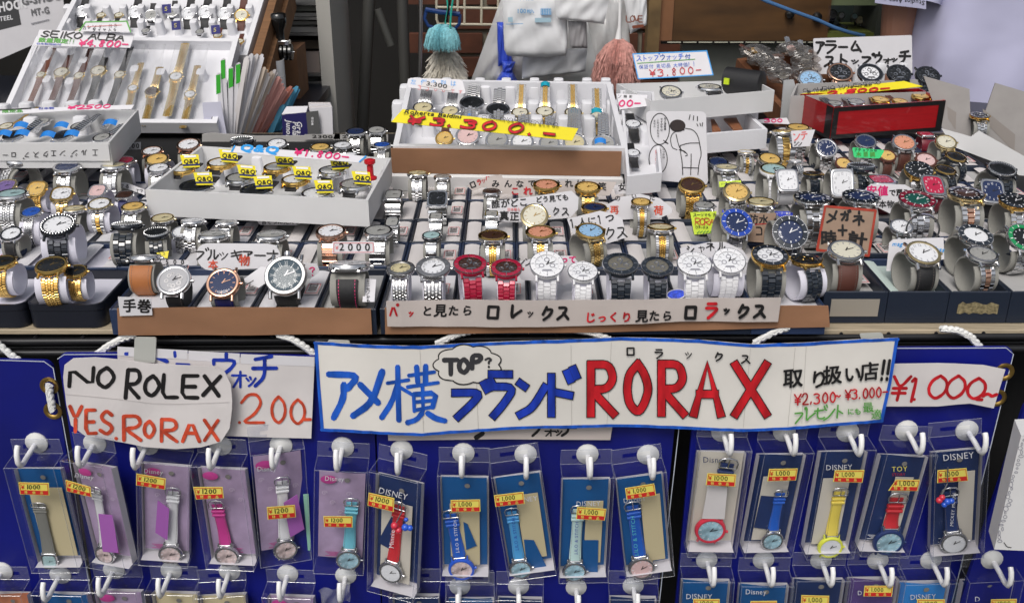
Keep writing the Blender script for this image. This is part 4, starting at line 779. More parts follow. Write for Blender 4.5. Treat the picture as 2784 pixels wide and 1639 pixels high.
for p, w_, l in ((F5(160, 985), 42, 'between two white ceramic watches'), (F4(1200, 1115), 54, 'lying before the smaller black ceramic watch')):
    P = onz(p, TZ + .04); s_ = w_ * depth(P) / FPX / 2; o = thing('oval_tag', 'blue oval paper tag ' + l, 'tag', Matrix.Translation(P) @ Matrix.Rotation(R(35), 4, 'X') @ Matrix.Rotation(.2, 4, 'Z'))
    part('rim', MB().lathe([(s_, 0), (s_, .0006), (.0001, .0006)], 30, Matrix.Scale(.6, 4, (0, 1, 0))), PAPERB, o); part('face', MB().lathe([(s_ * .9, .0008), (.0001, .0008)], 30, Matrix.Scale(.58, 4, (0, 1, 0))), mat('blue_tag', (.03, .07, .55), .5, noise=(400, .5)), o)
c = sign('lime yellow card with red brand lettering before a steel bracelet', *rectp([F4(1318, 425), F4(1540, 415), F4(1518, 598), F4(1352, 612)]), F4(1430, 615), LIME); c.text('スーツでも カ', *F4(1345, 460), 9.5, INKK, bw=1.5, bold=.02); c.text('RORA', *F4(1360, 530), 18, INKO, bw=2.4, adv=13); c.text('ロラックス', *F4(1362, 560), 7, INKK, bw=1.2)
for k in range(5): c.stroke([F4(1375 + 25 * k, 600 - 4 * (k % 2)), F4(1395 + 25 * k, 580)], 2, INKG)
c.done()
c = sign('brown kraft card half hidden between the two diver watches', *rectp([F5(440, 690), F5(645, 690), F5(600, 892), F5(440, 880)]), F5(560, 890), KRAFT); c.text('防水', *F5(455, 765), 27, INKK, bold=.03); c.text('コ', *F5(505, 835), 24, INKK, bw=3.5); c.stroke([F5(460, 770), F5(600, 760)], 2, INKR); c.done()
q = [H4(1205, 5), H4(1882, 62), H4(1788, 668), H4(1095, 592)]
c = sign('red-bordered kraft card with bold black writing behind the cream-dial watch', *rectp(q), H4(1440, 640), KRAFT, thick=.002)
for a, b in zip(q, q[1:] + q[:1]): c.stroke([a, b], 7, mat('red_marker', (.38, .04, .02), .6, noise=(80, .2)))
for t, x, y, s_ in (('メ', 1225, 215, 150), ('ガ', 1415, 190, 115), ('ネ', 1575, 250, 165), ('+', 1385, 400, 140)): c.text(t, *H4(x, y), s_ / 4.948, INKK, bw=6.5, wide=1.1)
c.text('時', *H4(1140, 530), 42, INKK, bold=.05); c.text('計', *H4(1490, 520), 42, INKK, bold=.05, wide=1.3, rot=8); c.done()
c = sign('white card of red and black writing beside the navy numeral dial', *rectp([F5(742, 140), F5(905, 130), F5(868, 242), F5(755, 248)]), F5(800, 248), z=TZ + .066); c.text('ンテ', *F5(765, 205), 19, INKL, bw=3.5, rot=-8, adv=20); c.text('シン', *F5(765, 238), 11, INKK, bw=2); c.done()
c = sign('bright green card with handwritten lines below the navy-dial watch', *rectp([F6(165, 250), F6(385, 268), F6(352, 325), F6(178, 318)]), F6(270, 325), GRNC, r=5, z=TZ + .064); c.text('ナチュラルな', *F6(180, 278), 9, INKK, adv=10.5); c.text('木目調', *F6(190, 312), 14, INKG, adv=19, bold=.03); c.done()
c = sign('white card with magenta and black price slogan behind the green diver', [F6(245, 540), F6(290, 495), F6(520, 500), F6(608, 550)], [F6(250, 570), F6(330, 650), F6(430, 700), F6(600, 590)], F6(420, 700)); c.text('安値', *F6(262, 572), 28, INKP, adv=29, bold=.04); c.text('で買える', *F6(412, 575), 19, INKK, adv=18, bold=.03); c.text('本物', *F6(340, 655), 22, INKK); c.done()
c = sign('white card with blue cursive English writing around the magnifier lid', [F6(415, 890), F6(440, 868), F6(780, 855)], [F6(395, 1080), F6(500, 1080), F6(785, 1000)], F6(560, 1080), tilt=20); c.text('mag', *F6(432, 912), 12, INKC, shear=.3, font=True); c.text('glass', *F6(690, 942), 13, INKC, shear=.3, rot=8, font=True); c.done()
c = sign('curled white strip of black writing behind the barrel-shaped watches', [F1(780, 275), F1(980, 275), F1(1122, 330)], [F1(800, 300), F1(960, 315), F1(1122, 372)], F1(1000, 330), tilt=50); c.text('着ける', *F1(885, 312), 12, INKK, adv=15, rot=6); c.text('エ?', *F1(1050, 358), 12, INKK, rot=10); c.done()
c = sign('round-ended white card in the shade under the yellow-tag tray', *rectp([F2(562, 545), F2(930, 560), F2(885, 608), F2(580, 602)]), F2(740, 640), r=8, z=TZ + .03); c.text('言そうに見える', *F2(600, 598), 15, INKK, adv=15); c.done()
c = sign('small white price card with round digits behind the skeleton watch', *rectp([F1(1215, 868), F1(1466, 878), F1(1462, 912), F1(1215, 910)]), F1(1340, 915)); c.text('2500', *F1(1225, 908), 13, INKK, font=True, adv=21); c.done()
c = sign('small black and white price tag between carton and rose gold watches', *rectp([A(1212, 1370), A(1352, 1365), A(1350, 1436), A(1212, 1440)]), A(1280, 1440), z=TZ + .05); c.text('200', *A(1222, 1425), 13, INKK, font=True, adv=12); c.done()
for p0, w_, m, l in ((F5(280, 668), 46, mat('blue_sticker', (.02, .05, .62), .4), 'blue sticker above the blue diver watch'), (F5(630, 678), 50, MATS['blue_sticker'], 'blue sticker above the black-dial diver watch'), (F5(258, 480), 60, LIME, 'lime sticker above the gold-faced watch')):
    c = sign(l, [p0, (p0[0] + w_, p0[1] - (4 if m is LIME else -1))], [(p0[0] + 2, p0[1] + 15), (p0[0] + w_ + 1, p0[1] + 13)], (p0[0] + 20, p0[1] + 22), m, z=TZ + .05, tilt=30); c.text('ソーラー電波', p0[0] + 5, p0[1] + 9, 6, INKW if m is not LIME else INKK, adv=6.5); c.done()
c = sign('small bright green sticker on a white card by the kraft card', [F5(870, 805), F5(930, 800)], [F5(880, 860), F5(925, 868)], F5(900, 880), GRNC, r=8, tilt=40); c.done()
c = sign('tiny yellow price tag on the black bracelet', [F1(1215, 820), F1(1310, 805)], [F1(1225, 855), F1(1300, 862)], F1(1260, 880), YEL, tilt=40); c.text('2,3', *F1(1235, 845), 8, INKK, rot=-10); c.done()
# ------------------------------------------------------------------ the cartoon card
PC = standing(F4(1220, 195), TZ + .035, 10)
c = Card('cartoon_card', 'white card with line drawing of a man from behind and two speech bubbles', 'sign', *rectp([D(548, 1070), D(1128, 1072), F4(1468, 195), F4(1000, 150)]), PC, PAPERB, r=12, thick=.001)
def ell(cx, cy, rx, ry, n=26, a0=0, a1=360): return [(cx + rx * cos(R(a0 + (a1 - a0) * i / n)), cy + ry * sin(R(a0 + (a1 - a0) * i / n))) for i in range(n + 1)]
sx = 3.533
def dl(P, w=2.2, it=1): c.stroke([D(*p) for p in P], w, INKK, it)
dl(ell(685, 1240, 92, 150), 2.4); dl([(735, 1370), (775, 1388), (720, 1350)], 2.2)
dl(ell(668, 1530, 88, 138), 2.4)
c.fill([D(*p) for p in ell(855, 1210, 76, 60)], mat('drawn_hair', (.03, .02, .02), .7))
dl([(790, 1200), (800, 1250), (840, 1262), (920, 1250)], 2.4); dl([(850, 1255), (800, 1290), (785, 1340), (800, 1420), (850, 1440)]); dl([(930, 1235), (1000, 1245), (1050, 1300), (1075, 1420)]); dl([(840, 1290), (860, 1380), (880, 1430), (930, 1470)])
dl([(880, 1400), (960, 1375), (1065, 1375)]); dl([(880, 1405), (885, 1480), (900, 1560), (905, 1680)]); dl([(1065, 1380), (1085, 1480), (1060, 1570), (1050, 1680)]); dl([(985, 1480), (985, 1560), (980, 1680)]); dl([(905, 1610), (1050, 1615)]); dl([(870, 1440), (920, 1450), (955, 1490), (930, 1500)])
for k in range(3): dl([(975 + 35 * k, 1105 + 8 * k), (965 + 40 * k, 1150 + 6 * k)], 2.4)
dl([(1040, 1190), (1050, 1215)]); dl([(1070, 1185), (1075, 1210)]); dl([(1095, 1180), (1090, 1215)])
for k, t in enumerate(('元上流家庭', 'ですが今は', 'これよりおもえ', 'ません')): c.text(t, *D(722 - 34 * k, 1150 + 8 * k), 6.6, INKK, vert=True)
for k, t in enumerate(('いつかは', 'ロレックスも', 'ロラックスで')): c.text(t, *D(708 - 34 * k, 1445 + 10 * k), 6.6, INKK if k != 2 else INKR, vert=True, bw=1.1)
c.done()

# ------------------------------------------------------------------ yellow-tag tray (centre left)
t = Tray('display_tray', 'shallow white carton tray of watches with yellow tags', 'tray', [(394, 516), (1001, 545), (1064, 430), (545, 397)], .932, 0, .034, WCARD)
QQ = [(F1(1420, 178), 66, 'f_qqg', 'with pale dial beside the tray wall'), (F2(290, 130), 78, 'f_qqg', 'at the tray back'), (F2(95, 312), 92, 'f_qqk', 'at the front wall, left of the posts'), (F2(432, 250), 78, 'f_qq', 'tilted beside a white post'), (F2(722, 165), 74, 'f_qqg', 'and plain face in the back row'), (F2(560, 342), 88, 'f_qqk', 'with numerals at the front wall'), (F2(862, 262), 76, 'f_qqg', 'with rose rim in the middle row'), (F2(1030, 372), 86, 'f_qqw', 'cut by the front wall'), (F2(1150, 192), 76, 'f_qqw', 'in the back row'), (F2(1322, 300), 84, 'f_qq', 'below the red pushpin')]
for i, (p, w_, s_, wh) in enumerate(QQ):
    t.watch(p, w_ * 1.05, s_, wh + ' in the yellow-tag tray', tilt=4, h=.030, yaw=-8 + 4 * (i % 4))
    x, y = p[0] + 16, p[1] - 10; R_ = random.uniform(-4, 4)
    def tq(u, v): return (x - 24 + 50 * u + 7 * v, y - 30 + 34 * v + R_ * u)
    tc_ = Card('yellow_tag', 'yellow and navy brand tag on the watch ' + wh, 'tag', [tq(0, 0), tq(1, 0)], [tq(.04, 1), tq(.94, 1)], (t.at((x, y + 4), .036), Vector((.1, -.5, .86)).normalized()), YEL, group='yellow brand tags')
    tc_.text('Q&Q', *tq(.10, .70), 12, INKK, font=True, bold=.03, rot=R_, wide=1.05); tc_.fill([tq(.02, .76), tq(.97, .76), tq(.95, .90), tq(.03, .90)], mat('navy_print', (.02, .03, .12), .5)); tc_.fill([tq(.2, .08), tq(.85, .08), tq(.85, .24), tq(.2, .24)], INKW); tc_.done()
for p in (F2(265, 300), F2(370, 220), F2(585, 200), F2(720, 320), F2(810, 220), F2(470, 330), F2(905, 340), F2(1190, 330), F2(1235, 250), F2(460, 130), F2(650, 140), F2(1000, 190), F2(1300, 180), F1(1400, 300), F2(1390, 360)): t.post(p, .017, .02, .022)
pn = thing('pushpin', 'red plastic pushpin stuck in the yellow-tag tray', 'pushpin', Matrix.Translation(t.at(F2(1450, 255), .026))); RP = mat('red_plastic', (.55, .01, .02), .3, coat=.5)
part('body', MB().lathe([(.004, 0), (.0085, .001), (.0085, .004), (.0045, .006), (.0042, .020), (.0075, .023), (.0075, .027), (.004, .0285)], 20, None, True), RP, pn, 40); part('needle', MB().tube([(0, 0, .001), (0, 0, -.012)], .0006, 6), CHR, pn)
c = Card('price_strip', 'white price strip with blue brand and magenta price on the yellow-tag tray', 'sign', *rectp([F2(395, -8), F2(1425, 72), F2(1368, 122), F2(358, 40)]), (t.at(F2(900, 90), .052), Vector((0, -.5, .87)).normalized()), PAPERB)
c.text('Q&Q', *F2(430, 28), 19, INKC, rot=5, wide=1.7, font=True, bold=.05, shear=.3); c.text('¥1.800-', *F2(850, 62), 17, INKP, rot=6, wide=1.7, bw=4, shear=.3)
for a, b in ((F2(395, -5), F2(372, 38)), (F2(1412, 75), F2(1362, 118))): c.stroke([a, b], 4, INKC)
c.done()
# ------------------------------------------------------------------ the big tray with the yellow price banner
t = Tray('display_tray', 'white foam tray edged with brown tape under a yellow price banner', 'tray', [(1068, 397), (1706, 403), (1661, 224), (1110, 215)], .94, 8.5, .040, FOAM, wall=.008)
rw = t
part('tape_front', MB().box((0, min(v.y for v in t.L) - .0012, .018), (abs(t.L[1].x - t.L[0].x) * .985, .002, .038)), CARDB, t.o)
part('lower_tray', MB().box((-.004, 0, -.014), (abs(t.L[1].x - t.L[0].x) + .012, abs(t.L[3].y - t.L[0].y) + .01, .026), None, .004), WCARD, t.o)
for i, (p, w_, s_, wh) in enumerate([(C(530, 1045), 52, 'f_mesh', 'below the price tag'), (C(790, 1075), 46, 'f_mesh', 'tucked behind the banner'), (C(1000, 1000), 62, 'f_dark', 'and blue film'), (C(1250, 1065), 60, 'f_dark', 'with its clasp folded over'), (C(1462, 1090), 44, 'f_two', 'with tallest silver clasp'), (C(1700, 1080), 46, 'f_two', 'with teal film at its top'), (C(1972, 1090), 44, 'f_two', 'with teal film on its dial'), (C(2212, 1130), 44, 'f_two', 'nearest the side wall with teal film')]):
    t.watch(p, w_ * 1.18, s_, wh + ' in the yellow banner tray', tilt=12, h=.026)
for i, (p, w_, s_, wh) in enumerate([(C(735, 1335), 48, 'f_gold', 'below the banner'), (C(960, 1315), 66, 'f_pink', 'below the red price'), (C(1240, 1355), 62, 'f_sil', 'beside the pink dial'), (C(1482, 1372), 62, 'f_white', 'below the banner'), (C(1742, 1385), 56, 'f_sil', 'low under the banner dash'), (C(1985, 1380), 62, 'f_mesh', 'at the banner end'), (C(2268, 1392), 64, 'f_sil', 'in the tape corner')]):
    t.watch(p, w_ * 1.1, s_, wh + ' in the yellow banner tray', tilt=26, h=.026)
TEAL = mat('teal_film', (.01, .33, .45), .15, coat=.8); BLUF = mat('blue_film', (.03, .25, .75), .2, coat=.6)
def film(tr, p, w_, h_, m, lab, hh=.045):
    P = tr.at(p, hh); o = link('protective_film', MB().grid(lambda u, v: ((u - .5) * w_, (v - .5) * h_, -.004 * (2 * u - 1) ** 2), 6, 2).mesh('protective_film', m), M=Matrix.Translation(P) @ tr.R @ Matrix.Rotation(R(22), 4, 'X')); return tag(o, lab, 'film', 'coloured protective films')
for p, s_, m in ((C(1705, 800), .017, TEAL), (C(1975, 1060), .017, MATS['teal_film']), (C(2200, 1055), .019, TEAL), (C(2235, 1345), .019, BLUF), (C(975, 1085), .014, BLUF)): film(t, p, s_ * .85, .010, m, 'small blue or teal plastic film on a tray bracelet')
for y, L_ in ((1000, (370, 670, 880, 1130, 1370, 1600, 1850, 2080, 2300)), (1160, (300, 1590, 1860, 2100, 2340)), (1310, (350, 590, 850, 1110, 1360, 1620, 1880, 2120, 2390))):
    for x in L_: t.post(C(x, y), .020, .024, .030)
for x in (480, 760, 1080, 1330, 1600, 1830, 2100, 2280): t.post(C(x, 890), .018, .016, .022)
c = Card('price_banner', 'long yellow price banner with red outlined figures across the foam tray', 'sign', *rectp([C(335, 1050), C(2022, 1235), C(1962, 1352), C(225, 1172)]), (t.at(C(1100, 1200), .078), Vector((0, -.55, .83)).normalized()), YEL)
c.text('Roberta Baldini', *C(345, 1090), 11, INKK, rot=6, font=True, shear=.3, wide=1.5); c.text('ラドー製 メタル', *C(340, 1112), 6.5, INKK, rot=6, wide=1.3); c.text('CLAUDIO VALENTINO', *C(1085, 1148), 9.5, INKK, rot=6.2, wide=1.75, bw=1.2, shear=.3); c.text('10気圧防水 日付 曜日付 時計', *C(1300, 1190), 8, INKK, rot=6.2, adv=11, bold=0)
for ch, x, y, s_ in (('¥', 370, 1200, 21), ('3', 600, 1215, 20), ('.', 760, 1225, 12), ('3', 890, 1240, 22), ('0', 1070, 1257, 24), ('0', 1320, 1282, 26), ('.', 1530, 1307, 12), ('-', 1660, 1330, 20)): c.text(ch, *C(x, y), s_, INKR, bw=6, wide=2.4, shear=.5, rot=6, out=(INKK, 2.5), jit=.01)
c.done()
c = Card('paper_note', 'white rounded note in blue and red pencil at the back of the foam tray', 'sign', *rectp([C(392, 750), C(905, 765), C(945, 905), C(375, 840)]), (t.at(C(650, 880), .05), Vector((0, -.85, .5)).normalized()), PAPERB, r=8); c.text('左側の列は', *C(410, 815), 16, INKC, adv=27, rot=2, bold=.005); c.text('3300です', *C(480, 862), 12, INKL, adv=22, rot=6, bold=.0); c.done()
c = Card('price_tag_card', 'white 3,300 price tag slanting over the blue pencil note', 'tag', *rectp([C(535, 785), C(820, 830), C(795, 875), C(515, 830)]), (t.at(C(660, 900), .055), Vector((0, -.85, .5)).normalized()), PAPER, thick=.002); c.text('3.300', *C(555, 822), 12.5, INKK, font=True, rot=9, wide=1.5); c.done()
# ------------------------------------------------------------------ left carton with upside-down lettering
t = Tray('display_tray', 'white carton tray with upside-down lettering on its front', 'tray', [(-200, 389), (297, 388), (376, 299), (-80, 303)], .955, 0, .036, WCARD, wall=.003)
BRCL = [('f_dark', A(130, 1310), 62, 'and blue film'), ('f_dark', A(605, 1310), 62, 'beside the corner'), ('f_sil', A(400, 1180), 50, 'in the back row'), ('f_sil', A(760, 1220), 50, 'in the middle of the carton'), ('f_sil', A(980, 1330), 54, 'lying by the carton wall'), ('f_two', A(60, 1220), 44, 'in the back row'), ('f_sil', A(1060, 1140), 50, 'at the back corner')]
for s_, p, w_, wh in BRCL: t.watch(p, w_, s_, wh + ' in the upside-down lettered carton', tilt=14, h=.022, yaw=-20)
for p in (A(30, 1270), A(200, 1265), A(450, 1280), A(580, 1190), A(680, 1270), A(1050, 1165), A(190, 1190)): film(t, p, .020, .013, BLUF, 'bright blue film strip on a watch in the lettered carton', .036)
for p in (A(60, 1180), A(280, 1160), A(500, 1150), A(725, 1150), A(940, 1140), A(180, 1230), A(640, 1230), A(870, 1240), A(330, 1310), A(800, 1300), A(1130, 1260)): t.post(p, .022, .022, .028)
fc = Card('front_lettering', None, None, *rectp([(-195, 391), (294, 391), (300, 438), (-195, 438)]), (t.c[0] + Vector((0, -.0006, 0)), Vector((0, -1, 0))), WCARD, parent=t.o)
for ch, x, y, s_ in (('エ', 760, 22, 45), ('ル', 672, 22, 40), ('ジ', 600, 25, 45), ('ン', 505, 28, 42), ('エ', 435, 30, 40), ('ク', 372, 35, 42), ('ス', 300, 38, 42), ('プ', 225, 40, 42), ('ロ', 125, 40, 38), ('ー', 60, 42, 40)):
    fc.text(ch, *F1(x, y), s_ / 2.854, INKK, bw=1.8, rot=180, wide=1.1)
fc.done()
c = Card('price_strip', 'white price strip with red figures lying on the lettered carton back', 'sign', [A(-30, 1062), A(700, 1025), A(1290, 1008)], [A(-30, 1108), A(700, 1062), A(1262, 1050)], (t.at(A(600, 1060), .04), Vector((0, -.6, .8)).normalized()), PAPERB); c.text('¥2500', *A(640, 1055), 9.5, INKP, wide=3.3, bw=3, shear=.6, rot=-2); c.text('限定品', *A(20, 1090), 8, INKG, wide=2.4, rot=-2, bold=.03); c.text('日本製', *A(370, 1058), 6, INKB, wide=2.4, rot=-2)
c.stroke([A(0, 1062), A(300, 1045)], 3, INKK); c.done()
# ------------------------------------------------------------------ blue boards, ropes, grommets
YB = .965
def board(lab, top, bot, y=YB, yaw=0): return Card('hanging_board', lab, 'board', top, bot, vplane(y, yaw), BOARD, r=22, thick=.005, nu=10, nv=2)
b_l = board('blue hanging board with brass grommets and one white rope loop', [(-90, 976), (140, 982)], [(-20, 1790), (274, 1790)])
b_2 = board('blue hanging board under the rounded black and red slogan sign', [(157, 962), (560, 962), (1012, 975)], [(282, 1790), (1040, 1790)])
b_3 = board('blue hanging board below the middle of the long banner', [(1017, 978), (1852, 978)], [(1044, 1790), (1772, 1790)])
b_4 = board('blue hanging board with the red 1.000 price strip', [(1902, 950), (2758, 945)], [(1822, 1790), (2548, 1790)])
b_5 = board('blue hanging board turned at the end of the row', [(2790, 1090), (3050, 1085)], [(2560, 1790), (2980, 1790)], .945)
rim = mat('board_edge', (.55, .60, .70), .6)
for cd_, pts in ((b_l, [(-80, 976), (120, 982), (145, 1000), (188, 1240), (272, 1780)]), (b_2, [(157, 975), (175, 963), (560, 962)]), (b_4, [(2440, 946), (2735, 945), (2755, 962), (2706, 1160), (2552, 1780)]), (b_3, [(1848, 1000), (1845, 1170), (1776, 1780)])):
    cd_.stroke(pts, 2.4, rim, 0); cd_.done('edge_wear')
def rope(pts, label, r=.0042, y=.972):
    P = [ony(p, y) for p in pts]; Q = []
    for a, b in zip(P, P[1:]):
        for k in range(10): Q.append(a + (b - a) * k / 10)
    Q.append(P[-1]); mb = MB(); N = len(Q)
    L = sum((b - a).length for a, b in zip(Q, Q[1:])); st = int(L / .0022); S_ = []
    for k in range(st + 1):
        f = k / st * (N - 1); i = min(int(f), N - 2); S_.append(Q[i] + (Q[i + 1] - Q[i]) * (f - i))
    for ph in range(3): mb.tube([S_[k] + Vector((cos(k * .75 + ph * 2.094) * r * .42, 0, sin(k * .75 + ph * 2.094) * r * .42)) for k in range(len(S_))], r * .62, 6)
    loc = S_[0]; return tag(link('rope', MB().add([Vector(v) - loc for v in mb.v], mb.f).mesh('rope', ROPE, 60), loc=loc), label, 'rope', 'white ropes tying the boards to the rack')
RL = 'white braided rope tying a blue board to the wire rack'
for pts in ([G1(-60, 110), G1(0, 172), G1(80, 240), G1(155, 292)], [G1(1075, 92), G1(960, 125), G1(860, 180), G1(770, 248)], [G1(2210, 85), G1(2330, 120), G1(2440, 190), G1(2530, 262)], [G2(1330, 48), G2(1180, 85), G2(1020, 160)], [G2(2110, 45), G2(2250, 70), G2(2400, 125)], [G3(690, 32), G3(560, 75), G3(430, 150)], [G3(1880, 36), G3(2010, 50), G3(2110, 100), G3(2190, 195)]): rope(pts, RL)
def grommet(p, y, par):
    P = ony(p, y); mb = MB().lathe([(.0105, 0), (.0100, .0016), (.0075, .0022), (.0055, .0008), (.0055, -.002)], 24, Matrix.Translation(P) @ Matrix.Rotation(pi / 2, 4, 'X')); L = Matrix.Translation(-par.o.location)
    part('grommet', MB().add([L @ Vector(v) for v in mb.v], mb.f), BRASS, par.o, 50)
for p in (G1(395, 493), G1(424, 690)): grommet(p, YB - .0002, b_l)
for p in (G3(2368, 372), G3(2310, 572)): grommet(p, YB - .0002, b_4)
rope([G1(392, 490), G1(398, 560), G1(412, 640), G1(420, 690)], 'white rope loop threaded through two brass grommets', .0045, .959)
# ------------------------------------------------------------------ the big hand-lettered signs
def letters(c, cr, L, m, bw, out=None, shear=0, sc=3., bold=.05):
    for ch, x0, x1, yt, yb in L:
        (X0, Y0), (X1, Y1) = cr(x0, yb), cr(x1, yt); h = Y0 - Y1; n_ = .72 if ord(ch) < 255 else .86
        if ch in '.,!I': n_ = .38
        if ch in SG: c.text(ch, X0, Y0, h, m, bw=bw, wide=(X1 - X0) / (h * n_), out=out, jit=0, shear=shear)
        else: c.text(ch, X0 - .04 * (X1 - X0), Y0 - .0 * h, h, m, wide=(X1 - X0) / h * 1.0, jit=0, bold=bold, shear=shear)
c = Card('paper_sign', 'folded white sign with blue characters and orange price figures behind the rounded sign', 'sign', [G1(932, 205), G1(1480, 235), G1(1920, 265), G1(2505, 300)], [G1(960, 880), G1(1500, 890), G1(1840, 890), G1(2478, 915)], vplane(.957), PAPER, wave=lambda p: .001 * sin(p[0] * .012))
for x0, x1, y0, y1 in ((935, 1495, 182, 225), (1502, 1912, 212, 258), (1920, 2505, 235, 282)):
    c.fill([G1(x0, y0), G1(x1, y0 + (x1 - x0) * .05), G1(x1, y1 + (x1 - x0) * .05 + 30), G1(x0, y1 + 30)], PAPERB)
letters(c, G1, [('ウ', 1705, 1905, 250, 420), ('ォ', 1850, 1965, 350, 500), ('ッ', 1965, 2060, 390, 490), ('チ', 2015, 2205, 255, 490)], INKB, 10)
c.stroke([G1(1000, 240), G1(1062, 238)], 10, INKB); c.stroke([G1(1250, 265), G1(1330, 300)], 12, INKB); c.stroke([G1(1345, 230), G1(1350, 262)], 9, INKB); c.stroke([G1(1392, 225), G1(1396, 260)], 9, INKB); c.stroke([G1(1405, 318), G1(1510, 322)], 6, INKB)
letters(c, G1, [('1', 1790, 1870, 545, 785), ('.', 1895, 1930, 745, 780), ('2', 1925, 2105, 555, 780), ('0', 2150, 2290, 575, 790), ('0', 2300, 2445, 600, 800), ('-', 2420, 2480, 720, 800)], INKO, 8); c.done()
# rounded slogan sign
top = [G1(508, 420), G1(520, 320), G1(590, 268), G1(760, 265), G1(960, 290), G1(1200, 322), G1(1480, 332), G1(1680, 342), G1(1790, 385), G1(1840, 480), G1(1852, 600)]
bot = [G1(512, 480), G1(530, 640), G1(570, 800), G1(680, 885), G1(900, 935), G1(1150, 985), G1(1400, 1000), G1(1600, 985), G1(1760, 940), G1(1830, 830), G1(1850, 680)]
c = Card('paper_sign', 'rounded white sign with black and orange-red English brush lettering', 'sign', top, bot, vplane(.944), PAPER, nu=40, nv=6, wave=lambda p: .0015 * sin(p[0] * .011) + .0007 * sin(p[1] * .03 + p[0] * .02))
letters(c, G1, [('N', 555, 735, 345, 495), ('O', 770, 905, 350, 510), ('R', 1000, 1105, 370, 590), ('O', 1145, 1265, 415, 580), ('L', 1290, 1410, 405, 590), ('E', 1445, 1575, 415, 590), ('X', 1615, 1745, 415, 570)], INKK, 11, shear=.08)
letters(c, G1, [('Y', 560, 655, 650, 850), ('E', 690, 770, 680, 865), ('S', 800, 905, 685, 880), ('.', 915, 935, 885, 915), ('R', 985, 1120, 735, 930), ('O', 1145, 1230, 780, 910), ('R', 1285, 1410, 765, 935), ('A', 1455, 1590, 765, 935), ('X', 1630, 1740, 760, 925)], INKO, 10)
c.stroke([G1(525, 555), G1(900, 590), G1(1300, 650), G1(1830, 615)], 1, mat('tape_seam', (.50, .47, .46), .4)); c.done()
gm = mat('grey_clip', (.48, .49, .46), .4)
for q, l, yy in (([G1(1072, 110), G1(1245, 112), G1(1235, 312), G1(1065, 300)], 'grey plastic hook strap hanging over the rack beside the rounded sign', .9545), ([G2(148, 132), G2(325, 138), G2(325, 175), G2(145, 170)], 'pale clip end showing above the banner corner with blue character', .9535), ([G3(1245, 80), G3(1425, 72), G3(1435, 125), G3(1265, 130)], 'grey clip showing above the banner end', .9535)): Card('hook_strap', l, 'clip', *rectp(q), vplane(yy), gm, r=6, thick=.002)
# half hidden strip under the banner
c = Card('paper_sign', 'pale strip of black writing showing below the long banner', 'sign', [G2(625, 800), G2(2420, 800)], [G2(632, 930), G2(1500, 918), G2(2400, 925)], vplane(.958), DULLP); c.stroke([G2(1330, 905), G2(1385, 870)], 13, INKK)
letters(c, G2, [('ウ', 1760, 1860, 780, 890), ('ォ', 1880, 1960, 830, 890), ('ッ', 1960, 2030, 830, 885), ('チ', 2000, 2130, 780, 888)], INKK, 7); c.done()
# price strip right
c = Card('paper_sign', 'curled white strip with the red 1.000 price on the blue board', 'sign', [G3(1440, 312), G3(1850, 305), G3(2200, 315), G3(2368, 345)], [G3(1400, 640), G3(1850, 640), G3(2100, 615), G3(2280, 648)], vplane(.955), PAPER, wave=lambda p: .002 * max(0, (p[0] - 2600) / 100))
letters(c, G3, [('¥', 1470, 1600, 405, 590), ('1', 1570, 1720, 405, 600), ('.', 1650, 1690, 550, 585), ('0', 1740, 1920, 400, 580), ('0', 1880, 2060, 400, 580), ('0', 2040, 2215, 415, 580), ('~', 2185, 2300, 500, 590), ('-', 2140, 2190, 560, 600)], INKR, 8.5, shear=.24); c.done()
# long banner
bt = [(855, 930), (1000, 936), (1145, 939), (1300, 933), (1480, 924), (1690, 917), (1900, 923), (2047, 935), (2190, 932), (2330, 922), (2441, 917)]
bb = [(873, 1173), (1010, 1177), (1147, 1183), (1300, 1175), (1480, 1162), (1690, 1160), (1900, 1168), (2020, 1172), (2142, 1169), (2270, 1158), (2398, 1146)]
def bwave(p): return .0012 * sin(p[0] * .0135) + .0014 * abs(((p[0] - 1147) / 270) % 2 - 1) - .0007
c = Card('banner_sign', 'long white banner with blue border and large red and blue hand-drawn lettering', 'sign', bt, bb, vplane(.9475), BANNER, nu=60, nv=6, wave=bwave)
def off(L, d): return [(x, y + d) for x, y in L]
def dense(L, n=6): return [(a[0] + (b[0] - a[0]) * k / n, a[1] + (b[1] - a[1]) * k / n + random.uniform(-.7, .7)) for a, b in zip(L, L[1:]) for k in range(n)] + [L[-1]]
c.stroke(dense(off(bt, 4)), 9, INKB2, 0); c.stroke(dense(off(bb, -4)), 8, INKB2, 0); c.stroke([(858, 934), (866, 1050), (876, 1170)], 9, INKB2, 0); c.stroke([(2437, 921), (2418, 1040), (2395, 1143)], 9, INKB2, 0)
FOLD = mat('fold_crease', (.50, .48, .45), .5)
for (x0, y0), (x1, y1) in (((1142, 950), (1152, 1172)), ((1292, 945), (1300, 1166)), ((1552, 936), (1554, 1154)), ((1662, 930), (1650, 1150)), ((2040, 945), (2020, 1160)), ((2162, 945), (2142, 1158)), ((2192, 940), (2180, 1150))): c.stroke([(x0, y0), (x1, y1)], 1.1, FOLD, 0)
letters(c, G2, [('ア', 145, 395, 365, 750), ('メ', 350, 600, 370, 730)], INKB2, 18, shear=.03)
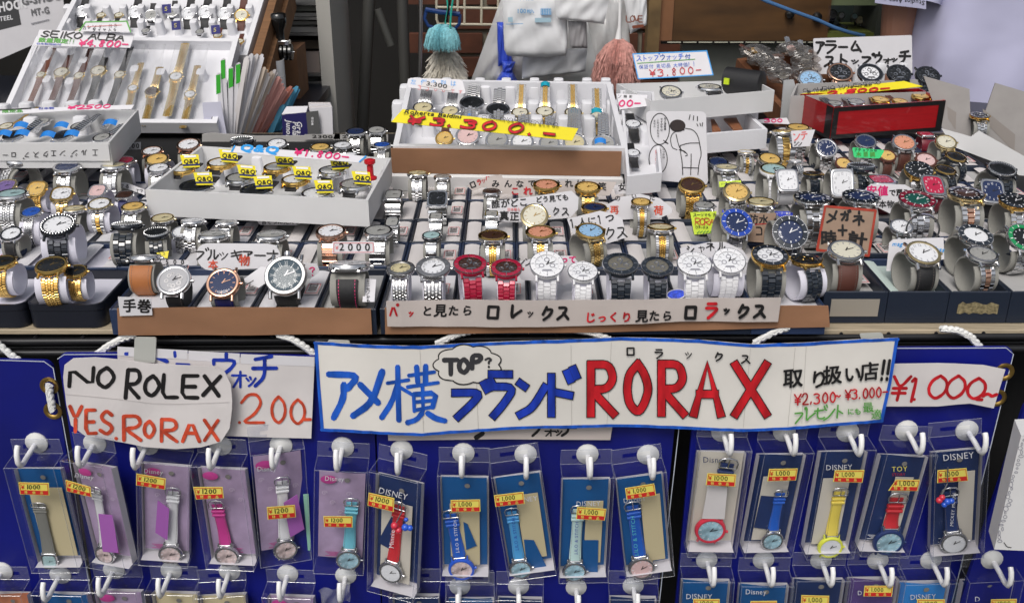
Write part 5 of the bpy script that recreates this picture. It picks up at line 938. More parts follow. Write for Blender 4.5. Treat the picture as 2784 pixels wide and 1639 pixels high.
for s_ in ([(625, 465), (795, 440)], [(708, 335), (712, 550), (718, 760)], [(705, 480), (660, 620), (580, 740)], [(730, 500), (830, 560)], [(795, 405), (1000, 380)], [(858, 335), (868, 460)], [(930, 330), (928, 460)], [(785, 495), (1030, 465)], [(905, 490), (910, 690)], [(835, 550), (840, 690)], [(835, 555), (1015, 545), (985, 660)], [(845, 615), (1000, 605)], [(845, 680), (990, 655)], [(900, 705), (860, 755), (785, 778)], [(945, 705), (1010, 750), (1085, 770)]): c.stroke([G2(*q) for q in s_], 15 if len(s_) > 2 or s_[0][1] < 350 else 10, INKB2)
cl = []
for k in range(9):
    a = 2 * pi * k / 9
    for q in range(7):
        b = a + 2 * pi / 9 * q / 7; rr = 1 + .13 * sin(pi * q / 7); cl.append(G2(1265 + 245 * rr * cos(b), 325 + 142 * rr * sin(b)))
c.fill(cl, BANNER); c.stroke(cl + cl[:1], 3.6, INKK, 0)
OB = (INKK, 5)
letters(c, G2, [('ブ', 1160, 1420, 500, 740), ('ラ', 1430, 1640, 400, 730), ('ン', 1680, 1880, 440, 720), ('ド', 1880, 2130, 410, 710)], INKB, 19, OB)
TG = mat('charcoal_ink', (.04, .04, .045), .5)
letters(c, G2, [('T', 1075, 1185, 285, 400), ('O', 1195, 1275, 280, 390), ('P', 1300, 1375, 250, 355)], TG, 13); letters(c, G2, [('?', 1405, 1460, 270, 345)], TG, 6)
OK_ = (INKK, 5)
for ch, x0, x1 in (('R', 1606, 1668), ('O', 1704, 1764), ('R', 1798, 1858), ('A', 1886, 1958), ('X', 1998, 2082)): c.text(ch, x0, 1122, 134, INKR, bw=20, wide=(x1 - x0) / (134 * .72), out=OK_, jit=0)
for ch, x, y in (('ロ', 1703, 965), ('ラ', 1780, 972), ('ッ', 1862, 972), ('ク', 1944, 978), ('ス', 2015, 983)): c.text(ch, x, y, 23, INKK, bw=4.4, wide=1.15)
for ch, x, y, s_ in (('取', 650, 490, 152), ('り', 850, 500, 150), ('扱', 955, 470, 150), ('い', 1110, 455, 140), ('店', 1235, 430, 145)): c.text(ch, *G3(x, y), s_ / 2.851, INKK, bold=.026, shear=.12, rot=-6, wide=1.02)
for x, y in ((1375, 425), (1420, 420)): c.text('!', *G3(x, y), 53, INKK, bw=8, shear=.15)
c.text('¥2,300', *G3(735, 625), 29, INKR, bw=4.2, wide=.85, rot=-5, gap=.1, shear=.1); c.text('~', *G3(1055, 590), 24, INKR, bw=4, wide=.9, rot=-5); c.text('¥3.000-', *G3(1130, 578), 27, INKR, bw=4.2, wide=.8, rot=-5, gap=.08, shear=.1)
c.text('プレゼント', *G3(735, 760), 33, INKG, bw=4.5, rot=-7, adv=27, shear=.2); c.text('にも', *G3(1145, 695), 18, INKG, rot=-5, bold=.04); c.text('最', *G3(1265, 675), 29, INKG, bold=.012, rot=-4); c.text('適', *G3(1325, 725), 29, INKG, bold=.012); c.done()

# ------------------------------------------------------------------ hooks
hk = MB(); hk.tube([(0, -.004, 0), (0, -.022, -.002), (0, -.036, -.0045), (0, -.0425, -.003), (0, -.0455, .003), (0, -.045, .010), (0, -.0425, .016), (0, -.039, .0195)], .0029, 10)
HARM = hk.mesh('arm', WPLAS, 50)
db = MB(); n = 8; db.lathe([(.0125, -.0005), (.0125, .0015), (.008, .004), (.0045, .006)], 16, Matrix.Rotation(pi / 2, 4, 'X'), True); HBASE = db.mesh('base', FROST, 40)
HOOKS = []; HBX = []
def hook(p, lean=0, y=YB):
    o = thing('wall_hook', 'white plastic hook on a frosted round base fixed to a blue board', 'hook', Matrix.Translation(ony(p, y - .0002)) @ Matrix.Rotation(R(lean), 4, 'Z'), 'white hooks on the blue boards'); link('base', HBASE, o); link('arm', HARM, o); HOOKS.append((o, p)); return o
for p in [G4(310, 130), (258, 1203), (402, 1208), G4(1860, 152), G5(355, 148), G5(875, 165), G5(1370, 190), G5(1890, 215), G6(865, 225), G6(1385, 225), G6(1895, 230), G7(420, 30), G7(850, 28), G7(1290, 32), G7(1700, 22), G7(2120, 22),
          G4(20, 1210), G4(510, 1240), G4(960, 1200), G4(1445, 1205), G4(1935, 1212), G5(410, 1232), G5(900, 1245), G5(1860, 1338), G6(805, 1338), G6(1290, 1345), G6(1770, 1332), G7(310, 922), G7(705, 922), G7(1105, 922), G7(1500, 925), G7(1870, 922), G7(2295, 920)]: hook(p, y=YB if p[0] < 2690 else .945)
# ------------------------------------------------------------------ hanging plastic boxes
CBL = mat('blue_print_card', (.004, .085, .27), .4, noise=(30, .06)); CNV = mat('navy_print_card', (.01, .028, .11), .4, noise=(40, .15)); CLI = mat('lilac_print_card', (.40, .30, .45), .5, noise=(35, .2)); CCR = mat('cream_panel', (.56, .48, .29), .6); CGR = mat('stone_panel', (.58, .54, .47), .6)
CTAG = mat('purple_tag', (.40, .12, .46), .5); CPW = mat('white_insert', (.66, .64, .67), .6); LOGO = mat('logo_pink', (.50, .05, .26), .4); SILP = mat('logo_silver', (.75, .76, .80), .4); ORC = mat('orange_print_card', (.55, .20, .10), .5, noise=(40, .3))
MEM = {}
def stick(root, q, n_, pl):
    s_ = Card('price_sticker', None, None, *rectp(q), pl, YELF, parent=root, thick=.0003, nu=3, nv=2)
    (x0, y0), (x1, y1), (x2, y2), (x3, y3) = q
    def uv(u, v): return ((x0 * (1 - u) + x1 * u) * (1 - v) + (x3 * (1 - u) + x2 * u) * v, (y0 * (1 - u) + y1 * u) * (1 - v) + (y3 * (1 - u) + y2 * u) * v)
    s_.fill([uv(.03, .62), uv(.97, .62), uv(.97, .95), uv(.03, .95)], REDL)
    for a, b in ((uv(.04, .07), uv(.96, .07)), (uv(.96, .07), uv(.96, .93)), (uv(.04, .93), uv(.04, .07))): s_.stroke([a, b], 1.4, REDL, 0)
    rot = math.degrees(math.atan2(y1 - y0, x1 - x0)); h = math.hypot(x3 - x0, y3 - y0); w_ = math.hypot(x1 - x0, y1 - y0)
    s_.text('¥', *uv(.07, .52), h * .32, REDL, bw=1.6, rot=rot); s_.text(n_, *uv(.22, .52), h * .40, INKK, rot=rot, font=True, bold=.01, wide=1.12 if len(n_) < 5 else 1.0); s_.text('特価品', *uv(.16, .90), h * .26, YELF, rot=rot, adv=w_ * .26, bold=.02); s_.done()
def hstrap(L, sw, m, case, dialm, bez, shape='round'):
    key = ('hang', round(L, 1), sw, m.name, case.name, dialm.name, bez.name, shape)
    if key not in TPL:
        st = dict(STY['sw']); st.update(id='h', mode='flat', L=(.12, L), kind='leather', strap=m, case=case, bez=bez, dial=dialm, sw=sw, shape=shape, mk='bar', mkm=SILP, bz='plain')
        T_ = list(template('h', False, st, key)); kb = MB(); ymx = .43 + L
        kb.tube([(sw * .56, ymx - .12, -.02), (sw * .60, ymx + .06, -.02), (sw * .45, ymx + .2, -.02), (0, ymx + .24, -.02), (-sw * .45, ymx + .2, -.02), (-sw * .60, ymx + .06, -.02), (-sw * .56, ymx - .12, -.02), (sw * .56, ymx - .12, -.02)], .028, 8); T_.append(('buckle', kb.mesh('buckle', SIL, 50), []))
        pr = MB().tube([(0, ymx - .12, 0), (0, ymx + .23, .02)], .02, 6); T_.append(('buckle_pin', pr.mesh('buckle_pin', SIL, 50), []))
        for d in (.32, .5): T_.append(('keeper', MB().box((0, ymx - d, -.085), (sw * 1.02, .10, .12), None, .02).mesh('keeper', m, 30), []))
        kl = MB().tube([(sw * .45, .46, 0), (sw * .52, .62, -.03)], .035, 8).tube([(-sw * .45, .46, 0), (-sw * .52, .62, -.03)], .035, 8).tube([(-sw * .5, .5, -.02), (sw * .5, .5, -.02)], .03, 8); T_.append(('lug_bar', kl.mesh('lug_bar', SIL, 50), []))
        TPL[key] = T_
    return TPL[key]
def hbox(label, cr, q, card=None, sticker=None, num='1000', wt=None, wl='', texts=(), tray=True, panel=None, extra=None, dep=.027, tagq=None, tab=True, stext=None):
    q = [cr(*p) for p in q]; YF = YB - .040; P = [ony(q[0], YF), ony(q[1], YF), ony(q[2], YF + .008), ony(q[3], YF + .008)]
    v = (P[0] - P[3] + P[1] - P[2]) / 2; h = v.length; vn = v.normalized(); best = None
    for a_ in range(-36, 37):      # turn of the box about its own upright axis that makes its top edge slope as seen
        u0 = Vector((cos(R(a_)), sin(R(a_)), 0)); u0 = (u0 - vn * u0.dot(vn)).normalized(); err = 0; ws = []
        for i_, j_, dn in ((0, 1, 0), (3, 2, 1)):
            S0 = P[0] - vn * (h * dn); s_ = P[1].x - P[0].x
            for _ in range(4): s_ *= (q[j_][0] - q[i_][0]) / ((proj(S0 + u0 * s_)[0] - proj(S0)[0]) or 1)
            err += abs((proj(S0 + u0 * s_)[1] - proj(S0)[1]) - (q[j_][1] - q[i_][1])); ws.append(s_)
        if best is None or err < best[0]: best = (err + abs(a_) * .02, u0, sum(ws) / 2)
    u = best[1] * best[2]; w = best[2]; O = P[0] + u / 2
    M = ortho(O, u, v); root = thing('hanging_box', label, 'box', M); X = w / 2; HBX.append((label, ((q[0][0] + q[1][0]) / 2, (q[0][1] + q[1][1]) / 2 - 45)))
    c8 = [Vector((sx * X, y, z)) for z in (-dep, 0) for y in (-h, 0) for sx in (-1, 1)]
    part('shell', MB().add(c8, [(4, 5, 7, 6), (0, 4, 6, 2), (5, 1, 3, 7), (6, 7, 3, 2), (0, 1, 5, 4), (1, 0, 2, 3)]), BOXP, root)
    sm = MB()
    for a, b in ((4, 5), (6, 7), (4, 6), (5, 7), (2, 6), (3, 7), (2, 3), (0, 4), (1, 5)): sm.tube([c8[a], c8[b]], .00035, 5)
    part('seam', sm, EDGE, root)
    if tab:
        tb_ = MB(); th = .019; sw2 = w * .28; z = -dep
        for a, b, y0, y1 in ((-X, X, 0, .007), (-X, -sw2, .007, .012), (sw2, X, .007, .012), (-X, X, .012, th)): tb_.add([(a, y0, z), (b, y0, z), (b, y1, z), (a, y1, z)], [(0, 1, 2, 3)])
        part('hang_tab', tb_, clear('tab_film', (.93, .94, .98), .05, .08, .06) if 'tab_film' not in MATS else MATS['tab_film'], root)
        part('tab_rim', MB().tube([(-X, 0, z), (-X, th, z), (X, th, z), (X, 0, z)], .00035, 5), EDGE, root)
    if tray:
        tr = MB(); z = -dep + .0012; g = .0012
        gt = .017; tr.add([(-X + g, -h + g, z), (X - g, -h + g, z), (X - g, -gt, z), (-X + g, -gt, z)], [(0, 1, 2, 3)])
        for sx in (-1, 1): tr.add([(sx * (X - g), -h + g, z), (sx * (X - g), -gt, z), (sx * (X - g), -gt + .004, z + .010), (sx * (X - g), -h + g, z + .010)], [(0, 1, 2, 3)])
        tr.add([(-X + g, -h + g, z), (X - g, -h + g, z), (X - g, -h + g, z + .018), (-X + g, -h + g, z + .018)], [(0, 1, 2, 3)])
        part('inner_tray', tr, CPW, root)
    z = -dep + .005
    if card:
        a = .07; part('print_card', MB().grid(lambda u_, v_: ((u_ - .5) * w * .90, -h * .95 + v_ * (h * .95 - .016), z + .0016 * sin(u_ * 2.6 + h * 90) + .0015 * v_ * sin(u_ * 4 + w * 300)), 8, 6), card, root, True)
        pm = MB()
        for k_ in range(4): pm.box((-w * .05, -h * (.885 + .012 * k_), z + .0035), (w * (.5 - .08 * (k_ % 3)), .0006, .0002))
        part('small_print', pm, SILP if card is not CLI else LOGO, root)
        if card is CLI:
            sw_ = MB()
            for k_ in range(5):
                V_, F_ = ribbon([((-.34 + .16 * k_) * w + .06 * w * cos(q_ * .7) * (1 - q_ / 14), -h * (.30 + .09 * (k_ % 3)) + .06 * w * sin(q_ * .7) * (1 - q_ / 14)) for q_ in range(13)], .0007); sw_.add([(x_, y_, z + .0042) for x_, y_ in V_], F_)
            part('scroll_print', sw_, mat('pale_scroll', (.55, .45, .58), .5), root)
        if card is CLI: part('logo', MB().lathe([(w * .16, 0), (w * .10, .0004), (.0001, .0006)], 24, Matrix.Translation((-w * .26, -h * .175, z + .0036)) @ Matrix.Scale(.62, 4, (0, 1, 0))), LOGO, root, True)
        part('punch_hole', MB().lathe([(w * .055, .0), (.0001, .0001)], 18, Matrix.Translation((w * .06 if card is not CLI else w * .1, -h * .175, z + .0038))), mat('hole_grey', (.20, .19, .18), .8), root)
    if panel:
        x0, x1, y0, y1 = panel; part('panel', MB().box(((x0 + x1) / 2 * w, -(y0 + y1) / 2 * h, z + .0040), ((x1 - x0) * w, (y1 - y0) * h, .0005)), CCR if card is CBL else CGR, root)
    R3 = M.to_3x3(); nrm = (R3 @ Vector((0, 0, 1))).normalized()
    if texts:
        tc_ = Card('card_print', None, None, [cr(*texts[0][0]), (cr(*texts[0][0])[0] + 1, cr(*texts[0][0])[1])], [(cr(*texts[0][0])[0], cr(*texts[0][0])[1] + 1), (cr(*texts[0][0])[0] + 1, cr(*texts[0][0])[1] + 1)], (M @ Vector((0, 0, z + .0044)), nrm), card or CNV, parent=root, nu=1, nv=1)
        for p, s_, t_, m in texts: tc_.text(t_, *cr(*p), s_, m, font=True, rot=math.degrees(math.atan2(u.dot(RT) * 0 + (q[1][1] - q[0][1]), q[1][0] - q[0][0])), bold=.0)
        tc_.done()
    if tagq:
        for tq, m in tagq: Card('hang_tag', None, None, *rectp([cr(*p) for p in tq]), (M @ Vector((0, 0, z + .0125 if m is CTAG or m is PAPER else z + .0060)), nrm), m, parent=root, nu=2, nv=2).done()
    if wt:
        hd, wp, tp, sm_, case, dm, bz_, shp = wt; pl = M @ Vector((0, 0, z + .0095)); Hp = onp(cr(*hd), pl, nrm); Tp = onp(cr(*tp), pl, nrm); Dm = wp / {G4: 3.099, G5: 3.099, G6: 3.099, G7: 2.561}[cr] * depth(Hp) / FPX * 1.06
        yv = (Tp - Hp); L = max(.6, yv.length / Dm - .43 - .15); Mw = ortho(Hp, yv.cross(nrm), yv)
        wr = build_watch(Mw, Dm, hstrap(L, .50 if shp == 'round' else .8, sm_, case, dm, bz_, shp), wl)
        if stext:
            p_, s_, t_, m_, r_ = stext; sc_ = Card('strap_print', None, None, *rectp([cr(*p_), (cr(*p_)[0] + 1, cr(*p_)[1]), (cr(*p_)[0] + 1, cr(*p_)[1] + 1), (cr(*p_)[0], cr(*p_)[1] + 1)]), (M @ Vector((0, 0, z + .0112)), nrm), m_, parent=wr, nu=1, nv=1); sc_.text(t_, *cr(*p_), s_, m_, font=True, rot=r_, bold=.01, jit=0); sc_.done()
    if sticker: stick(root, [cr(*p) for p in sticker], num, (M @ Vector((0, 0, .0006)), nrm))
    return root
def strapm(n_, c_): return mat('strap_' + n_, c_, .45, bump=(400, .25))
SW_, SMAG, SLB, SRED, SBL, SSKY, SMINT, SYEL, SNVY, SGRY = strapm('white', (.72, .72, .74)), strapm('magenta', (.52, .04, .25)), strapm('aqua', (.16, .50, .62)), strapm('red', (.55, .02, .03)), strapm('blue', (.01, .10, .50)), strapm('sky', (.07, .33, .66)), strapm('mint', (.50, .68, .66)), strapm('yellow', (.78, .62, .10)), strapm('navy', (.01, .03, .13)), strapm('grey', (.20, .20, .18))
DPR = mat('dial_print', (.58, .46, .44), .35, noise=(4, .6)); DPB = mat('dial_aqua_print', (.30, .48, .55), .35, noise=(4, .5)); YBZ = mat('yellow_bezel', (.72, .75, .08), .35, coat=.5); RBZ = mat('red_bezel_toy', (.62, .03, .06), .35, coat=.5); BBZ = mat('blue_bezel_toy', (.02, .10, .60), .35, coat=.5)
DI = 'Disney'
hbox('clear box with blue card and grey strap watch', G4, [(30, 350), (465, 355), (662, 1232), (282, 1235)], CBL, [(155, 466), (411, 472), (417, 577), (168, 567)], '1000', ((420, 1130), 125, (318, 650), SGRY, SIL, DT, SIL, 'rect'), 'square steel watch on grey stitched strap in a blue-card box', (), panel=(-.30, .40, .27, .93))
hbox('clear box with lilac card, white strap watch and hand-high purple tag', G4, [(505, 287), (866, 340), (1058, 1248), (740, 1165)], CLI, [(552, 446), (762, 506), (771, 590), (562, 542)], '1200', ((885, 1075), 172, (795, 520), SW_, SIL, DPR, SIL, 'round'), 'round watch on white strap partly behind a purple tag', (((628, 420), 13, DI, SILP),), tagq=[([(828, 733), (950, 745), (998, 1060), (866, 1050)], CTAG)])
hbox('clear box with lilac card under the rounded sign, purple tag turned edgeways', G4, [(1145, 300), (1592, 342), (1580, 1196), (1170, 1172)], CLI, [(1150, 392), (1398, 436), (1390, 528), (1146, 491)], '1200', ((1436, 1070), 190, (1456, 530), SW_, SIL, DPR, SIL, 'round'), 'round watch on white scroll-pattern strap beside a slanted purple tag', (((1210, 385), 13, DI, SILP),), tagq=[([(1328, 618), (1425, 690), (1410, 955), (1308, 890)], CTAG)])
hbox('clear box with lilac card and magenta strap watch', G4, [(1600, 337), (2030, 350), (2138, 1215), (1742, 1192)], CLI, [(1628, 506), (1875, 506), (1886, 600), (1652, 611)], '1200', ((1915, 1085), 200, (1812, 640), SMAG, SIL, DPR, SIL, 'round'), 'round watch on magenta scroll-pattern strap')
hbox('clear pillow box with lilac card and green leaflet', G5, [(95, 245), (560, 240), (612, 1150), (192, 1222)], CLI, [(233, 676), (470, 656), (479, 760), (241, 781)], '1200', ((390, 1030), 195, (362, 440), SW_, SIL, DPR, SIL, 'round'), 'round watch on white strap before a purple tag and green leaflet', (((150, 372), 13, DI, SILP),), tray=False, tagq=[([(375, 640), (490, 570), (550, 860), (432, 930)], CTAG), ([(540, 570), (585, 565), (605, 1040), (580, 1040)], mat('green_leaflet', (.35, .68, .52), .6))])
hbox('clear box with lilac card and aqua strap watch', G5, [(635, 366), (1080, 382), (1045, 1250), (625, 1232)], CLI, [(710, 752), (956, 753), (956, 846), (716, 841)], '1200', ((920, 1115), 200, (950, 620), SLB, SIL, DPB, SIL, 'round'), 'round watch on aqua strap', (((722, 450), 13, DI, SILP),), tray=False)
hbox('long clear box with navy card and red strap watch with charms', G5, [(1095, 378), (1490, 470), (1462, 1478), (1065, 1365)], CNV, [(1092, 553), (1308, 600), (1302, 716), (1082, 661)], '1000', ((1280, 1220), 200, (1345, 650), SRED, SIL, DW, SIL, 'round'), 'round white-dial watch on red strap with name lettering', (((1170, 555), 17, DI.upper(), SILP),), panel=(-.35, .30, .28, .95), stext=((1300, 1020), 13, 'Minnie', INKW, -85), tagq=[([(1280, 760), (1400, 800), (1290, 1040), (1165, 970)], CNV)])
hbox('clear box with blue card and blue strap watch with blue bezel', G6, [(120, 416), (555, 432), (556, 1312), (150, 1306)], CBL, [(232, 616), (481, 611), (484, 712), (238, 716)], '1,000', ((325, 1195), 212, (225, 720), SBL, BBZ, DPR, BBZ, 'round'), 'round watch with toy blue bezel on blue strap', panel=(-.30, .30, .34, .93), stext=((305, 1055), 9, 'LILO & STITCH', INKW, -95), tagq=[([(340, 800), (375, 820), (452, 1000), (365, 1035)], CBL)])
hbox('tilted clear box with blue card and sky blue strap watch', G6, [(575, 432), (1000, 377), (1124, 1252), (726, 1306)], CBL, [(597, 576), (846, 546), (858, 646), (611, 673)], '1,000', ((822, 1195), 185, (745, 700), SSKY, SIL, DPB, SIL, 'round'), 'round watch on sky blue stitched strap', (((850, 630), 14, 'NEY', SILP),), panel=(-.10, .36, .28, .9), stext=((805, 1035), 9, 'LILO & STITCH', INKB, -97), tagq=[([(850, 950), (935, 955), (1048, 1190), (880, 1215)], CBL)])
hbox('clear box with blue card and mint strap watch', G6, [(1175, 440), (1615, 432), (1560, 1312), (1150, 1318)], CBL, [(1298, 673), (1546, 690), (1531, 788), (1289, 776)], '1,000', ((1275, 1215), 195, (1312, 680), SMINT, SIL, DPB, SIL, 'round'), 'round watch on pale mint stitched strap', (((1290, 665), 14, DI.upper(), SILP),), panel=(.02, .36, .30, .9), stext=((1300, 1070), 9, 'LILO & STITCH', INKB, -88), tagq=[([(1345, 955), (1478, 955), (1472, 1222), (1350, 1216)], CBL)])
hbox('clear box with blue card and deep blue strap watch with coloured lettering', G6, [(1625, 442), (2052, 382), (2120, 1256), (1720, 1312)], CBL, [(1702, 516), (1948, 476), (1965, 576), (1716, 613)], '1,000', ((1840, 1185), 215, (1765, 650), SBL, SIL, DP, SIL, 'round'), 'round pink-dial watch on deep blue strap', (((1690, 640), 13, DI.upper(), SILP),), panel=(-.02, .38, .28, .92), stext=((1815, 1080), 11, 'LILO & STITCH', mat('strap_teal_print', (.10, .50, .50), .5), -96))
hbox('clear box with stone card and red-bezel watch', G7, [(270, 167), (630, 172), (515, 912), (182, 906)], CGR, [(316, 322), (517, 331), (508, 416), (304, 405)], '1000', ((335, 715), 205, (470, 240), SNVY, RBZ, DPB, RBZ, 'round'), 'round watch with toy red bezel and character tag', (((282, 245), 16, DI, CNV),), tagq=[([(320, 405), (455, 420), (435, 642), (278, 638)], PAPER), ([(332, 410), (395, 415), (370, 638), (305, 636)], CNV)])
hbox('clear box with navy card, blue strap watch and navy hang tag', G7, [(716, 190), (1060, 177), (904, 906), (576, 912)], CNV, [(745, 293), (945, 289), (932, 372), (732, 378)], '1,000', ((765, 790), 150, (835, 450), SBL, SIL, DPB, SIL, 'round'), 'small barrel watch on blue strap below a navy tag', (((700, 540), 15, DI, SILP),), panel=(-.30, .26, .30, .92), tagq=[([(690, 480), (866, 492), (826, 725), (640, 700)], CNV)])
hbox('clear box with navy card and yellow strap watch', G7, [(1146, 170), (1496, 162), (1334, 916), (1010, 926)], CNV, [(1203, 302), (1410, 300), (1395, 388), (1190, 382)], '1,000', ((1170, 835), 168, (1248, 440), SYEL, YBZ, DW, YBZ, 'round'), 'round watch with lime yellow bezel on yellow strap', (((1140, 300), 15, DI.upper(), SILP),), panel=(-.32, .24, .33, .95))
hbox('leaning clear box with purple-navy card and red strap watch', G7, [(1570, 190), (1920, 178), (1714, 902), (1380, 892)], CNV, [(1630, 366), (1796, 368), (1778, 446), (1575, 443)], '1,000', ((1575, 800), 205, (1652, 480), SRED, SNVY, DPB, SNVY, 'round'), 'round watch with navy bezel on bright red strap', (((1600, 310), 14, 'TOY', YELF), ((1600, 340), 8, 'STORY', INKR)), panel=(-.05, .32, .30, .92))
hbox('clear box with navy card and navy strap watch with coloured charms', G7, [(1906, 177), (2286, 137), (2240, 922), (1890, 924)], CNV, [(1918, 302), (2120, 286), (2133, 375), (1915, 390)], '1000', ((2030, 805), 178, (2005, 440), SNVY, SIL, DW, SIL, 'round'), 'round white-dial watch on navy strap with white lettering', (((1955, 235), 18, DI.upper(), SILP),), panel=(.05, .36, .28, .92), stext=((2025, 690), 9, 'MICKEY MOUSE', INKW, -85))
# charms hanging beside two of the straps
for nm, cr, pts in (('red and blue ball charms on a chain beside the red strap', G5, [((1310, 830), 34, RBZ), ((1345, 870), 30, RBZ), ((1400, 845), 34, BBZ), ((1440, 850), 28, BBZ), ((1408, 780), 20, BBZ)]), ('red and blue ball charms on a chain beside the navy strap', G7, [((1930, 510), 24, RBZ), ((1950, 490), 22, RBZ), ((1985, 520), 26, BBZ), ((2015, 515), 22, BBZ), ((1965, 540), 22, BBZ)])):
    P0 = ony(cr(*pts[0][0]), YB - .050); ch = thing('charm', nm, 'charm', Matrix.Translation(P0))
    for p, r_, m in pts:
        P = ony(cr(*p), YB - .050) - P0; rr = r_ / (3.099 if cr is G5 else 2.561) * 1.05 / FPX; part('ball', MB().lathe([(rr * sin(a * pi / 8) + 1e-5, -rr * cos(a * pi / 8)) for a in range(9)], 14, Matrix.Translation(P)), m, ch, True)
    top_ = ony(cr(pts[0][0][0] + 60, pts[0][0][1] - 230), YB - .046) - P0; part('chain', MB().tube([(0, 0, 0), top_ * .5 + Vector((.004, 0, 0)), top_], .0008, 6), SIL, ch)
# lower row, only the tops of the boxes are in view
def low(cr, x0, y0, x1, y1, card, label, num=None, st=None, H=760, tray=True, texts=()):
    s_ = {G4: 3.099, G5: 3.099, G6: 3.099, G7: 2.561}[cr]; H = H * s_ / 3.099; lean = (1392 - cr(x0, y0)[0]) / 5600
    hbox(label, cr, [(x0, y0), (x1, y1), (x1 + H * lean, y1 + H), (x0 + H * lean, y0 + H)], card, st, num or '1000', None, '', texts, tray)
low(G4, -180, 1420, 160, 1425, ORC, 'clear box cut by the picture edge in the lower row')
low(G4, 258, 1420, 672, 1430, CBL, 'clear box with white inner lid and blue card in the lower row'); low(G4, 724, 1396, 1130, 1402, CLI, 'clear box with lilac card in the lower row below the white strap watch'); low(G4, 1212, 1412, 1610, 1420, CCR, 'clear box with beige card in the lower row below the rounded sign'); low(G4, 1640, 1450, 2040, 1424, CCR, 'clear box with beige card in the lower row below the magenta strap')
low(G5, 190, 1440, 590, 1452, CLI, 'clear box with white inner lid and lilac strip in the lower row'); low(G5, 1262, 1440, 1672, 1440, CNV, 'clear box half hidden behind the long red strap box'); low(G5, 1742, 1470, 2140, 1470, CBL, 'clear empty-topped box below the blue-bezel watch')
low(G6, 612, 1460, 1002, 1468, CNV, 'clear box with purple tint below the sky blue strap'); low(G6, 1572, 1455, 1982, 1462, CNV, 'clear box with purple tint below the deep blue strap')
low(G7, 146, 1082, 496, 1087, CBL, 'clear box with sky blue card in the lower row below the red bezel watch', '1000', [(218, 1196), (402, 1198), (398, 1280), (214, 1278)], texts=(((165, 1195), 15, DI.upper(), SILP),)); low(G7, 556, 1112, 910, 1112, CBL, 'clear box with bright blue card in the lower row below the navy tag', '1000', [(616, 1212), (800, 1210), (798, 1290), (612, 1292)], texts=(((580, 1162), 14, DI, SILP),))
low(G7, 942, 1076, 1306, 1076, CNV, 'clear box with dark card in the lower row below the yellow strap', '1,000', [(970, 1170), (1164, 1175), (1160, 1260), (966, 1255)]); low(G7, 1336, 1072, 1692, 1067, mat('violet_card', (.10, .06, .22), .4, noise=(40, .2)), 'clear box with violet card in the lower row below the red strap', '1.000', [(1410, 1105), (1610, 1105), (1600, 1180), (1402, 1178)], texts=(((1360, 1168), 13, 'D', SILP),))
low(G7, 1697, 1102, 2056, 1092, mat('sky_card', (.03, .22, .60), .4), 'clear box with white inner lid and sky card in the lower row', '1000', [(1776, 1198), (1970, 1200), (1968, 1282), (1774, 1280)], texts=(((1725, 1200), 15, DI.upper(), SILP),)); low(G7, 2146, 1087, 2512, 1072, CNV, 'clear box in the lower row beside the turned board', '1800', [(2290, 1200), (2470, 1196), (2466, 1280), (2288, 1282)], texts=(((2175, 1215), 15, 'D', SILP),))
low(G6, 190, 1470, 590, 1455, CBL, 'clear box with glossy lid below the blue-bezel watch', tray=False)
# a small empty bag on a hook and the patterned white box at the end
bg = ony(G5(800, 1420), YB - .03); o = tag(link('plastic_bag', MB().grid(lambda u, v: ony(G5(665 + 270 * u + 60 * v * (1 - u), 1380 - 60 * u + 150 * v), YB - .034) - bg + Vector((0, .004 * sin(u * 9 + v * 7), 0)), 14, 8).mesh('plastic_bag', BAG, True), loc=bg), 'small empty clear bag hanging on a hook in the lower row', 'bag')
wb = Card('product_box', 'white patterned watch box on the turned board at the end', 'box', [G7(2500, 60), G7(2900, 40)], [G7(2312, 852), G7(2720, 870)], vplane(.915, -14), WCARD, thick=.03, nu=4, nv=4)
for k in range(26):
    x, y = 2496 - 7.2 * k + random.uniform(-4, 22), 90 + 28 * k; wb.stroke(ell(*G7(x + 14, y), random.uniform(2, 7), random.uniform(2, 7), 10), 1.3, mat('grey_print', (.18, .18, .24), .6), 0)
wb.stroke([G7(2380, 800), G7(2400, 830), G7(2430, 835)], 2, INKK); wb.done()
pg = ony(G7(2510, 700), .912); rp_ = thing('wristwatch', 'silver watch just showing in the patterned white box', 'watch', Matrix.Translation(pg) @ Matrix.Rotation(pi / 2, 4, 'X') @ Matrix.Scale(.034, 4))
for n_, me, subs in template('sw'):
    if n_ in ('case', 'bezel', 'dial', 'crown'): link(n_, me, rp_)
# ------------------------------------------------------------------ the shop behind
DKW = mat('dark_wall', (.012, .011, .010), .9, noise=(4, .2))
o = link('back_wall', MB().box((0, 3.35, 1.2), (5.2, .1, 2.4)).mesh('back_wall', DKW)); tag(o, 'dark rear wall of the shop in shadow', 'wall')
for x, l in ((-2.3, 'unseen side wall added to shade the shop beside the leather-strap trays'), (2.3, 'unseen side wall added to shade the shop beside the person')):
    o = link('shade_wall', MB().box((x, 2.72, 1.2), (.1, 1.2, 2.4)).mesh('shade_wall', DKW)); tag(o, l, 'wall')  # out of view, added to darken the shop interior
struct('shade_ceiling', MB().box((0, 2.98, 2.42), (5.2, .95, .06)), mat('dark_ceiling', (.03, .029, .027), .9))  # out of view, added over the rear part to keep the interior dark
def pxb(mb, x0, y0, x1, y1, Y, dep, ch=0):
    a, b = ony((x0, y0), Y), ony((x1, y1), Y); return mb.box(((a.x + b.x) / 2, Y + dep / 2, (a.z + b.z) / 2), (abs(b.x - a.x), dep, abs(a.z - b.z)), None, ch)
